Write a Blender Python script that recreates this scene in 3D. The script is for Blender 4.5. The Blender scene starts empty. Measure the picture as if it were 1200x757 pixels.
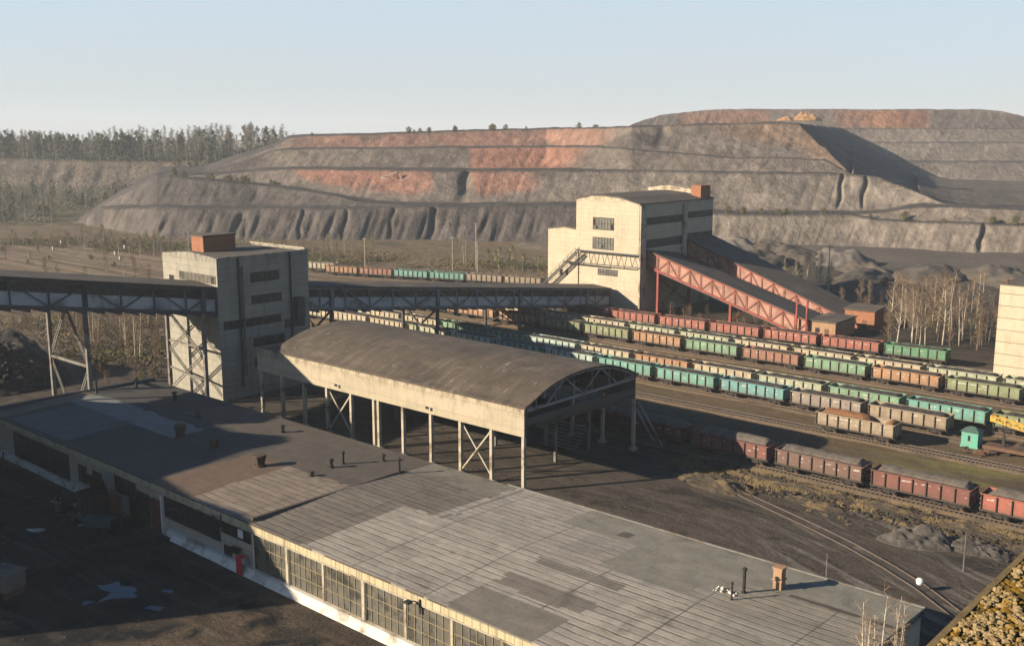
import bpy, math, random
import numpy as np
from mathutils import Vector, Matrix, noise
random.seed(7)
R = math.radians
S = bpy.context.scene
COL = S.collection
# ---------------------------------------------------------------- camera, sky, sun, exposure
cam_d = bpy.data.cameras.new('camera'); cam = bpy.data.objects.new('camera', cam_d); COL.objects.link(cam)
cam.location = (0, 0, 47.2); cam.rotation_euler = (R(90 - 10.2), 0, R(41.7))
cam_d.sensor_width = 36; cam_d.lens = 36 * 1215 / 1200; cam_d.clip_start = 0.2; cam_d.clip_end = 20000
S.camera = cam
SUN_AZ, SUN_EL = R(33), R(21.5)          # the way the light travels (from +Y towards +X) and the sun's height
W = bpy.data.worlds.new('World'); S.world = W; W.use_nodes = True
nt = W.node_tree; nt.nodes.clear()
sky = nt.nodes.new('ShaderNodeTexSky'); sky.sky_type = 'NISHITA'; sky.sun_disc = False
sky.sun_elevation = SUN_EL; sky.sun_rotation = R(180) + SUN_AZ
sky.altitude = 200; sky.air_density = 1.0; sky.dust_density = 0.45; sky.ozone_density = 2.0
bg = nt.nodes.new('ShaderNodeBackground'); bg.inputs[1].default_value = 0.060
wo = nt.nodes.new('ShaderNodeOutputWorld')
hs = nt.nodes.new('ShaderNodeHueSaturation'); hs.inputs['Saturation'].default_value = 1.25; hs.inputs['Value'].default_value = .8
# a thin, slightly uneven veil of haze low over the horizon, in front of the clear-sky model
tc = nt.nodes.new('ShaderNodeTexCoord'); mp = nt.nodes.new('ShaderNodeMapping'); mp.inputs['Scale'].default_value = (1.2, 1.2, 7.)
wn = nt.nodes.new('ShaderNodeTexNoise'); wn.inputs['Scale'].default_value = 1.8; wn.inputs['Detail'].default_value = 5
sx = nt.nodes.new('ShaderNodeSeparateXYZ'); nt.links.new(tc.outputs['Generated'], sx.inputs[0])
ad = nt.nodes.new('ShaderNodeMath'); ad.operation = 'MULTIPLY_ADD'; ad.inputs[1].default_value = .10; nt.links.new(wn.outputs['Fac'], ad.inputs[0])
nt.links.new(tc.outputs['Generated'], mp.inputs[0]); nt.links.new(mp.outputs[0], wn.inputs['Vector']); nt.links.new(sx.outputs[2], ad.inputs[2])
vc = nt.nodes.new('ShaderNodeValToRGB'); vc.color_ramp.elements[0].position = .05; vc.color_ramp.elements[0].color = (4.2, 4.28, 4.42, 1); vc.color_ramp.elements[1].position = .20; vc.color_ramp.elements[1].color = (3.95, 4.75, 5.45, 1)
nt.links.new(ad.outputs[0], vc.inputs[0])
mr_ = nt.nodes.new('ShaderNodeMapRange'); mr_.inputs[1].default_value = .18; mr_.inputs[2].default_value = .42; mr_.inputs[3].default_value = .88; mr_.inputs[4].default_value = .0
nt.links.new(ad.outputs[0], mr_.inputs[0])
mx = nt.nodes.new('ShaderNodeMix'); mx.data_type = 'RGBA'; nt.links.new(mr_.outputs[0], mx.inputs[0])
nt.links.new(sky.outputs[0], hs.inputs['Color']); nt.links.new(hs.outputs[0], mx.inputs[6]); nt.links.new(vc.outputs[0], mx.inputs[7]); nt.links.new(mx.outputs[2], bg.inputs[0]); nt.links.new(bg.outputs[0], wo.inputs[0])
sd = bpy.data.lights.new('sun', 'SUN'); sd.energy = 5.0; sd.angle = R(0.5); sd.color = (1.0, 0.83, 0.62)
so = bpy.data.objects.new('sun', sd); COL.objects.link(so)
ldir = Vector((math.sin(SUN_AZ) * math.cos(SUN_EL), math.cos(SUN_AZ) * math.cos(SUN_EL), -math.sin(SUN_EL)))
so.rotation_euler = ldir.to_track_quat('-Z', 'Y').to_euler(); so.location = (-60, -60, 120)
vs = S.view_settings; vs.view_transform = 'Standard'; vs.look = 'None'; vs.exposure = 1.4; vs.gamma = 1.0
vs.use_curve_mapping = False
S.render.engine = 'CYCLES'
S.cycles.max_bounces = 6; S.cycles.diffuse_bounces = 3; S.cycles.volume_bounces = 1
S.cycles.transparent_max_bounces = 8

# ---------------------------------------------------------------- object helpers
class MB:
    """collects boxes, bars and tubes for ONE mesh object"""
    def __init__(s): s.v = []; s.f = []
    def poly(s, pts):
        b = len(s.v); s.v += [tuple(p) for p in pts]; s.f.append(tuple(range(b, b + len(pts)))); return s
    def mesh(s, vs_, fs_):
        b = len(s.v); s.v += [tuple(p) for p in vs_]; s.f += [tuple(i + b for i in f) for f in fs_]; return s
    def box(s, x0, x1, y0, y1, z0, z1):
        return s.mesh([(x0,y0,z0),(x1,y0,z0),(x1,y1,z0),(x0,y1,z0),(x0,y0,z1),(x1,y0,z1),(x1,y1,z1),(x0,y1,z1)],
                      [(0,3,2,1),(4,5,6,7),(0,1,5,4),(1,2,6,5),(2,3,7,6),(3,0,4,7)])
    def bar(s, p, q, w=.1, h=None, up=(0,0,1)):
        p = Vector(p); q = Vector(q); d = (q - p).normalized(); h = h or w
        u = Vector(up)
        if abs(d.dot(u)) > .97: u = Vector((1, 0, 0))
        a = d.cross(u).normalized() * w / 2; b = a.cross(d).normalized() * h / 2
        c = [p+a+b, p-a+b, p-a-b, p+a-b, q+a+b, q-a+b, q-a-b, q+a-b]
        return s.mesh(c, [(0,1,2,3),(7,6,5,4),(0,4,5,1),(1,5,6,2),(2,6,7,3),(3,7,4,0)])
    def tube(s, pts, rads, n=6, cap=True):
        pts = [Vector(p) for p in pts]; b = len(s.v); k = len(pts)
        for i, p in enumerate(pts):
            d = (pts[min(i+1, k-1)] - pts[max(i-1, 0)]).normalized()
            u = Vector((0,0,1)) if abs(d.z) < .95 else Vector((1,0,0))
            a = d.cross(u).normalized(); c = a.cross(d).normalized()
            r = rads[i] if hasattr(rads, '__len__') else rads
            for j in range(n):
                t = 2 * math.pi * j / n
                s.v.append(tuple(p + a * math.cos(t) * r + c * math.sin(t) * r))
        for i in range(k - 1):
            for j in range(n):
                s.f.append((b+i*n+j, b+i*n+(j+1)%n, b+(i+1)*n+(j+1)%n, b+(i+1)*n+j))
        if cap:
            s.f.append(tuple(b+j for j in range(n))[::-1]); s.f.append(tuple(b+(k-1)*n+j for j in range(n)))
        return s
    def prism(s, outline, axis, a0, a1):
        """outline: list of 2-D points; axis 'x': (y,z) swept in x, 'y': (x,z), 'z': (x,y)"""
        def P(p, a): return {'x': (a, p[0], p[1]), 'y': (p[0], a, p[1]), 'z': (p[0], p[1], a)}[axis]
        n = len(outline); b = len(s.v)
        s.v += [P(p, a0) for p in outline] + [P(p, a1) for p in outline]
        for i in range(n): s.f.append((b+i, b+(i+1)%n, b+n+(i+1)%n, b+n+i))
        s.f.append(tuple(b+i for i in range(n))[::-1]); s.f.append(tuple(b+n+i for i in range(n)))
        return s
    def data(s, name, m=None, smooth=False):
        me = bpy.data.meshes.new(name); me.from_pydata(s.v, [], s.f); me.update()
        import bmesh
        bm = bmesh.new(); bm.from_mesh(me); bmesh.ops.recalc_face_normals(bm, faces=bm.faces); bm.to_mesh(me); bm.free()
        if m: me.materials.append(m)
        if smooth: me.shade_smooth()
        return me
    def build(s, name, m, parent=None, loc=None, smooth=False):
        o = bpy.data.objects.new(name, s.data(name, m, smooth)); COL.objects.link(o)
        if parent is not None: o.parent = parent
        if loc is not None: o.location = loc
        return o
def raw(name, vs_, fs_, m, smooth=False):
    me = bpy.data.meshes.new(name); me.from_pydata([tuple(map(float, v)) for v in vs_], [], fs_); me.update()
    if m: me.materials.append(m)
    if smooth: me.shade_smooth()
    o = bpy.data.objects.new(name, me); COL.objects.link(o); return o
def tag(o, label=None, cat=None, group=None, kind=None):
    if label: o['label'] = label
    if cat: o['category'] = cat
    if group: o['group'] = group
    if kind: o['kind'] = kind
    return o
def thing(name, label, cat, loc=(0,0,0), rz=0, group=None):
    o = bpy.data.objects.new(name, None); COL.objects.link(o); o.empty_display_size = .3
    o.location = loc; o.rotation_euler = (0, 0, rz)
    return tag(o, label, cat, group)
KIDS = {}
def kids(o): return [c for c in bpy.data.objects if c.parent == o]
def copy_tree(o, parent=None, tree=None):
    c = o.copy(); COL.objects.link(c); c.parent = parent
    for ch, sub in (tree if tree is not None else tree_of(o)): copy_tree(ch, c, sub)
    return c
def tree_of(o):
    by = {}
    for x in bpy.data.objects:
        if x.parent: by.setdefault(x.parent.name, []).append(x)
    def rec(p): return [(c, rec(c)) for c in by.get(p.name, [])]
    return rec(o)

# ---------------------------------------------------------------- materials
ALB = .64       # every colour below was picked on a brighter scale
class G:
    def __init__(s, name):
        s.m = bpy.data.materials.new(name); s.m.use_nodes = True; s.t = s.m.node_tree; s.t.nodes.clear()
        s.out = s.n('ShaderNodeOutputMaterial'); s.p = s.n('ShaderNodeBsdfPrincipled'); s.l(s.p.outputs[0], s.out.inputs[0])
    def n(s, typ, **kw):
        x = s.t.nodes.new(typ)
        for k, v in kw.items(): setattr(x, k, v)
        return x
    def l(s, a, b): s.t.links.new(a, b)
    def coord(s, kind='world'):
        if kind == 'world': return s.n('ShaderNodeNewGeometry').outputs['Position']
        return s.n('ShaderNodeTexCoord').outputs['Object']
    def scl(s, c, v, loc=(0,0,0)):
        x = s.n('ShaderNodeMapping'); x.inputs['Scale'].default_value = v; x.inputs['Location'].default_value = loc
        s.l(c, x.inputs[0]); return x.outputs[0]
    def noise(s, c, scale, detail=4, rough=.6, dist=0):
        x = s.n('ShaderNodeTexNoise'); x.inputs['Scale'].default_value = scale; x.inputs['Detail'].default_value = detail
        x.inputs['Roughness'].default_value = rough; x.inputs['Distortion'].default_value = dist
        s.l(c, x.inputs['Vector']); return x.outputs['Fac']
    def ramp(s, f, lo, hi):
        x = s.n('ShaderNodeMapRange'); x.inputs[1].default_value = lo; x.inputs[2].default_value = hi
        s.l(f, x.inputs[0]); return x.outputs[0]
    def mix(s, f, a, b, mode='MIX'):
        x = s.n('ShaderNodeMix', data_type='RGBA', blend_type=mode)
        if isinstance(f, (int, float)): x.inputs[0].default_value = f
        else: s.l(f, x.inputs[0])
        for v, i in ((a, 6), (b, 7)):
            if isinstance(v, tuple): x.inputs[i].default_value = (*v[:3], 1)
            else: s.l(v, x.inputs[i])
        return x.outputs[2]
    def math(s, op, a, b=None):
        x = s.n('ShaderNodeMath', operation=op)
        for v, i in ((a, 0), (b, 1)):
            if v is None: continue
            if isinstance(v, (int, float)): x.inputs[i].default_value = v
            else: s.l(v, x.inputs[i])
        return x.outputs[0]
    def sep(s, c): x = s.n('ShaderNodeSeparateXYZ'); s.l(c, x.inputs[0]); return x.outputs
    def comb(s, x_, y_, z_=0.0):
        x = s.n('ShaderNodeCombineXYZ')
        for v, i in ((x_, 0), (y_, 1), (z_, 2)):
            if isinstance(v, (int, float)): x.inputs[i].default_value = v
            else: s.l(v, x.inputs[i])
        return x.outputs[0]
    def bump(s, h, strength=.3, dist=.1):
        x = s.n('ShaderNodeBump'); x.inputs['Strength'].default_value = strength; x.inputs['Distance'].default_value = dist
        s.l(h, x.inputs['Height']); s.l(x.outputs[0], s.p.inputs['Normal'])
    def done(s, col, rough=.85, metal=0.0, spec=.3):
        if isinstance(col, tuple): col = tuple(v * ALB for v in col)
        else: col = s.mix(1., col, (ALB, ALB, ALB), 'MULTIPLY')
        if isinstance(col, tuple): s.p.inputs['Base Color'].default_value = (*col[:3], 1)
        else: s.l(col, s.p.inputs['Base Color'])
        if isinstance(rough, (int, float)): s.p.inputs['Roughness'].default_value = rough
        else: s.l(rough, s.p.inputs['Roughness'])
        s.p.inputs['Metallic'].default_value = metal; s.p.inputs['Specular IOR Level'].default_value = spec
        return s.m
def rough_mat(name, a, b, scale=.5, rough=.9, bump=.3, kind='world', c3=None, s3=.08, dist=.1, spec=.25):
    g = G(name); c = g.coord(kind); f = g.ramp(g.noise(c, scale, 6, .65), .3, .7); col = g.mix(f, a, b)
    if c3: col = g.mix(g.ramp(g.noise(c, s3, 4, .6), .5, .66), col, c3)
    if bump: g.bump(g.noise(c, scale * 4, 5, .7), bump, dist)
    return g.done(col, rough, spec=spec)
def panel_mat(name, a, b, seam, pw=6., ph=1.2, mort=.05, dirt=(.12,.09,.06), dirt_amt=.5, ox=0., oz=0., roughness=.85, top=None, streak=1.):
    """precast concrete panels: seams, run-off streaks under edges, patches"""
    g = G(name); c = g.coord(); x, y, z = g.sep(c)
    h = g.math('ADD', g.math('ADD', x, y), ox); zz = g.math('ADD', z, oz)
    uv = g.comb(h, zz, 0.)
    br = g.n('ShaderNodeTexBrick', offset=0.0, squash=1.0)
    br.inputs['Scale'].default_value = 1; br.inputs['Brick Width'].default_value = pw; br.inputs['Row Height'].default_value = ph
    br.inputs['Mortar Size'].default_value = mort; br.inputs['Mortar Smooth'].default_value = .3; br.inputs['Bias'].default_value = 0
    br.inputs['Color1'].default_value = (*a, 1); br.inputs['Color2'].default_value = (*b, 1); br.inputs['Mortar'].default_value = (*seam, 1)
    g.l(uv, br.inputs['Vector'])
    col = br.outputs['Color']
    fine = g.ramp(g.noise(c, .9, 6, .7), .3, .75)
    col = g.mix(g.math('MULTIPLY', fine, .35), col, tuple(v * .72 for v in a))
    st = g.ramp(g.noise(g.comb(g.math('MULTIPLY', h, 1.1), g.math('MULTIPLY', z, .11), 0.), 1.0, 6, .72), .50, .68)
    col = g.mix(g.math('MULTIPLY', st, dirt_amt * streak), col, dirt)
    if top:
        tm = g.math('MULTIPLY', g.ramp(z, top - 1.7, top - .2), g.ramp(g.noise(g.comb(g.math('MULTIPLY', h, .7), g.math('MULTIPLY', z, .35), 0.), 1., 6, .75), .46, .6)); col = g.mix(g.math('MULTIPLY', tm, .8), col, dirt)
    blo = g.ramp(g.noise(c, .28, 5, .7, .6), .52, .66); col = g.mix(g.math('MULTIPLY', blo, dirt_amt * .55), col, tuple(v * .55 for v in a))
    chip = g.ramp(g.noise(c, 1.7, 4, .7), .66, .70); col = g.mix(g.math('MULTIPLY', chip, dirt_amt), col, tuple(v * 1.3 for v in dirt))
    pt = g.ramp(g.noise(c, .22, 4, .6), .6, .7)
    col = g.mix(g.math('MULTIPLY', pt, .22), col, tuple(min(1, v * 1.12) for v in b))
    g.bump(g.math('ADD', br.outputs['Fac'], g.math('MULTIPLY', fine, -.25)), -.35, .05)
    return g.done(col, roughness)
MT = {}
MT['concrete'] = panel_mat('aged_concrete_panels', (.50,.46,.38), (.56,.51,.42), (.36,.32,.26), 6., 1.2, .04)
MT['fascia'] = panel_mat('stained_fascia_panels', (.44,.385,.28), (.49,.43,.32), (.30,.255,.19), 6., 2.1, .04, (.13,.10,.07), .6, ox=.2, oz=-.15, top=11.5, streak=.45)
MT['tower_wall'] = panel_mat('grey_tower_panels', (.33,.315,.265), (.38,.36,.30), (.22,.205,.17), 6., 1.2, .05, (.10,.09,.075), .7, ox=.4, top=26., streak=.6)
MT['white_wall'] = panel_mat('cream_white_panels', (.54,.47,.345), (.58,.51,.38), (.24,.20,.14), 400., 2.4, .10, (.25,.2,.14), .45, ox=2)
MT['works_wall'] = panel_mat('works_cream_panels', (.52,.45,.335), (.57,.495,.37), (.38,.325,.24), 6., 1.2, .04, (.16,.12,.08), .5, ox=3, top=31., streak=.5)
MT['cornice'] = panel_mat('yellowed_cornice_panels', (.50,.44,.28), (.56,.49,.33), (.15,.12,.07), 1.95, 3., .05, (.10,.08,.05), .55, ox=0)
MT['brick'] = None
def brick_mat(name, a, b, mortar):
    g = G(name); c = g.coord(); x, y, z = g.sep(c); uv = g.comb(g.math('ADD', x, y), z, 0.)
    br = g.n('ShaderNodeTexBrick'); br.inputs['Scale'].default_value = 1; br.inputs['Brick Width'].default_value = .5
    br.inputs['Row Height'].default_value = .16; br.inputs['Mortar Size'].default_value = .02
    br.inputs['Color1'].default_value = (*a,1); br.inputs['Color2'].default_value = (*b,1); br.inputs['Mortar'].default_value = (*mortar,1)
    g.l(uv, br.inputs['Vector'])
    col = g.mix(g.math('MULTIPLY', g.ramp(g.noise(c, .8, 5, .65), .45, .75), .6), br.outputs['Color'], (.13,.08,.05))
    return g.done(col, .9)
MT['brick'] = brick_mat('orange_brick', (.38,.135,.06), (.32,.11,.05), (.28,.20,.14))
MT['brick_tan'] = brick_mat('tan_brick', (.42,.25,.14), (.36,.20,.11), (.32,.25,.18))
MT['roof_tar'] = rough_mat('roof_tar_felt', (.085,.072,.062), (.115,.098,.082), .35, .9, .25, c3=(.15,.125,.10), s3=.12)
MT['dark_steel'] = rough_mat('dark_blue_grey_steel', (.05,.06,.07), (.085,.09,.095), .8, .6, .1, c3=(.09,.06,.045), s3=.4)
MT['mid_steel'] = rough_mat('blue_grey_painted_steel', (.17,.185,.20), (.24,.25,.26), 1., .6, .1, c3=(.12,.09,.07), s3=.5)
MT['grey_steel'] = rough_mat('pale_grey_painted_steel', (.25,.26,.27), (.32,.32,.32), 1., .6, .1, c3=(.16,.11,.08), s3=.6)
MT['weathered_steel'] = rough_mat('weathered_grey_steel', (.16,.16,.15), (.24,.23,.21), 1., .65, .1, c3=(.12,.08,.055), s3=.6)  # one mid-grey steel for legs, posts and small fittings
MT['column'] = rough_mat('concrete_column', (.40,.36,.28), (.50,.45,.36), 1.2, .85, .15, c3=(.2,.16,.11), s3=.5)
MT['cladding'] = rough_mat('grey_fibre_cement_cladding', (.46,.48,.49), (.55,.56,.56), .5, .8, .1, c3=(.2,.2,.19), s3=.25)
MT['red_steel'] = rough_mat('red_painted_steel', (.27,.052,.04), (.35,.075,.055), 1., .6, .1, c3=(.16,.05,.035), s3=.5)
MT['red_clad'] = rough_mat('faded_red_cladding', (.36,.19,.145), (.45,.265,.205), .5, .75, .1, c3=(.25,.14,.11), s3=.35)
MT['glass_dark'] = rough_mat('dark_dirty_glass', (.010,.014,.017), (.026,.03,.033), 1.3, .35, .05, c3=(.055,.058,.056), s3=.9, spec=.3)
MT['glass_grey'] = rough_mat('grey_wired_glass', (.085,.082,.07), (.14,.135,.112), .9, .5, .1, c3=(.028,.03,.03), s3=.6, spec=.4)
MT['muntin'] = rough_mat('ochre_window_frame', (.20,.168,.10), (.27,.225,.14), 1.5, .7, .1)
MT['muntin_dark'] = rough_mat('grey_window_frame', (.05,.05,.047), (.09,.087,.08), 1.5, .7, .1)
MT['white_paint'] = rough_mat('chipped_white_plinth', (.66,.63,.57), (.74,.71,.65), .8, .8, .2, c3=(.3,.26,.2), s3=.35)
MT['maroon'] = rough_mat('maroon_gate_paint', (.09,.035,.03), (.12,.045,.035), .8, .7, .1)
MT['red_door'] = rough_mat('bright_red_door_paint', (.48,.02,.035), (.55,.03,.045), 1., .5, .05)
MT['rust'] = rough_mat('rusty_iron', (.11,.065,.045), (.19,.105,.065), 2., .85, .3, c3=(.09,.055,.04), s3=1.)
MT['black_iron'] = rough_mat('black_iron', (.02,.02,.02), (.045,.04,.037), 2., .7, .2)
MT['teal_paint'] = rough_mat('teal_hut_paint', (.10,.36,.28), (.14,.43,.33), 1., .6, .1, c3=(.2,.3,.24), s3=.8)
MT['teal_roof'] = rough_mat('dark_green_tin_roof', (.06,.12,.10), (.09,.15,.125), 1., .6, .1)
MT['yellow'] = rough_mat('ochre_yellow_paint', (.55,.33,.05), (.62,.40,.08), 1., .6, .1, c3=(.3,.18,.05), s3=.8)
MT['coal'] = rough_mat('black_coal', (.012,.012,.013), (.045,.042,.04), 1.1, .8, .9, c3=(.07,.06,.05), s3=.4, dist=.4)
MT['load_dark'] = rough_mat('dark_coal_load', (.055,.048,.04), (.095,.08,.065), 2.0, .9, .6, 'object', (.03,.028,.026), .6)
MT['load'] = rough_mat('grey_brown_coal_load', (.12,.103,.087), (.175,.15,.125), 2.2, .9, .6, 'object', (.09,.08,.07), .6, dist=.2)
MT['ore'] = rough_mat('rusty_ore_load', (.22,.10,.045), (.30,.15,.07), 2., .9, .6, 'object', dist=.2)
MT['rail'] = rough_mat('worn_rail_steel', (.09,.07,.06), (.15,.12,.10), 2., .45, .05)
MT['sleeper'] = rough_mat('dusty_sleepers', (.10,.08,.06), (.16,.13,.10), 1.5, .9, .3)
MT['bark'] = rough_mat('pale_birch_bark', (.46,.41,.32), (.58,.53,.43), 1.4, .85, .1, 'object', (.14,.12,.10), .9)
MT['bark_dark'] = rough_mat('grey_brown_bark', (.16,.125,.09), (.23,.18,.13), 1.4, .9, .1, 'object')
MT['twig'] = rough_mat('brown_bare_twigs', (.20,.135,.085), (.29,.20,.125), .8, .9, 0, 'object')
MT['twig_grey'] = rough_mat('grey_bare_twigs', (.20,.18,.14), (.29,.26,.20), .8, .9, 0, 'object')
MT['leaf_spring'] = rough_mat('young_spring_leaves', (.15,.165,.05), (.22,.225,.08), .5, .8, 0, 'object')
MT['leaf_dark'] = rough_mat('dark_needles', (.045,.062,.038), (.075,.095,.055), .6, .85, 0, 'object')
MT['leaf_olive'] = rough_mat('olive_leaves', (.12,.115,.045), (.18,.165,.065), .6, .85, 0, 'object')
MT['moss'] = rough_mat('yellow_moss', (.34,.19,.015), (.10,.07,.015), 9., .95, .5, c3=(.05,.045,.02), s3=4., dist=.03)
MT['stone'] = rough_mat('ochre_roof_gravel', (.17,.12,.05), (.42,.32,.17), 9., .9, .4, c3=(.30,.17,.02), s3=6., dist=.02)
MT['spoil'] = rough_mat('grey_spoil', (.13,.118,.105), (.19,.17,.15), .8, .95, .5, c3=(.09,.08,.07), s3=.25, dist=.25)
MT['spoil_dark'] = rough_mat('dark_spoil', (.085,.072,.06), (.13,.11,.09), .6, .95, .5, c3=(.07,.062,.055), s3=.1, dist=.5)
MT['straw'] = rough_mat('dry_straw_grass', (.17,.13,.075), (.26,.195,.105), 1.5, .95, .3)
MT['water'] = (lambda g: g.done((.015,.035,.05), .06, spec=.22))(G('still_rain_water'))
MT['white'] = rough_mat('white_enamel', (.75,.75,.73), (.8,.8,.78), 3., .4, 0)
MT['dull_white'] = rough_mat('dull_white_paint', (.38,.36,.33), (.44,.42,.38), 1., .7, 0)
MT['rib'] = rough_mat('dusty_shaded_ribs', (.055,.042,.034), (.085,.066,.052), 1.5, .8, .1, 'object')  # coal dust and the ribs' shadow lines, both put into this dark colour
MT['siding_bed'] = rough_mat('dark_coaly_track_bed', (.065,.056,.049), (.10,.086,.072), .9, .95, .5, c3=(.045,.04,.037), s3=.3, dist=.15)
MT['pot'] = rough_mat('sooty_brown_iron', (.055,.042,.036), (.10,.07,.052), 2., .85, .3)
HEAP_C=[80, 93, 100, 120, 140, 160, 180, 184, 200, 220, 237, 240, 260, 280, 300, 320, 337, 340, 360, 380, 400, 420, 440, 460, 480, 500, 520, 540, 560, 580, 600, 620, 640, 660, 680, 700, 720, 740, 760, 780, 800, 820, 840, 860, 880, 900, 920, 935, 940, 945, 955, 960, 966, 976, 980, 985, 991, 997, 1000, 1010, 1020, 1030, 1040, 1050, 1060, 1065, 1078, 1080, 1100, 1120, 1140, 1160, 1180, 1200, 1220, 1240, 1260, 1280, 1300, 1320]
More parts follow.
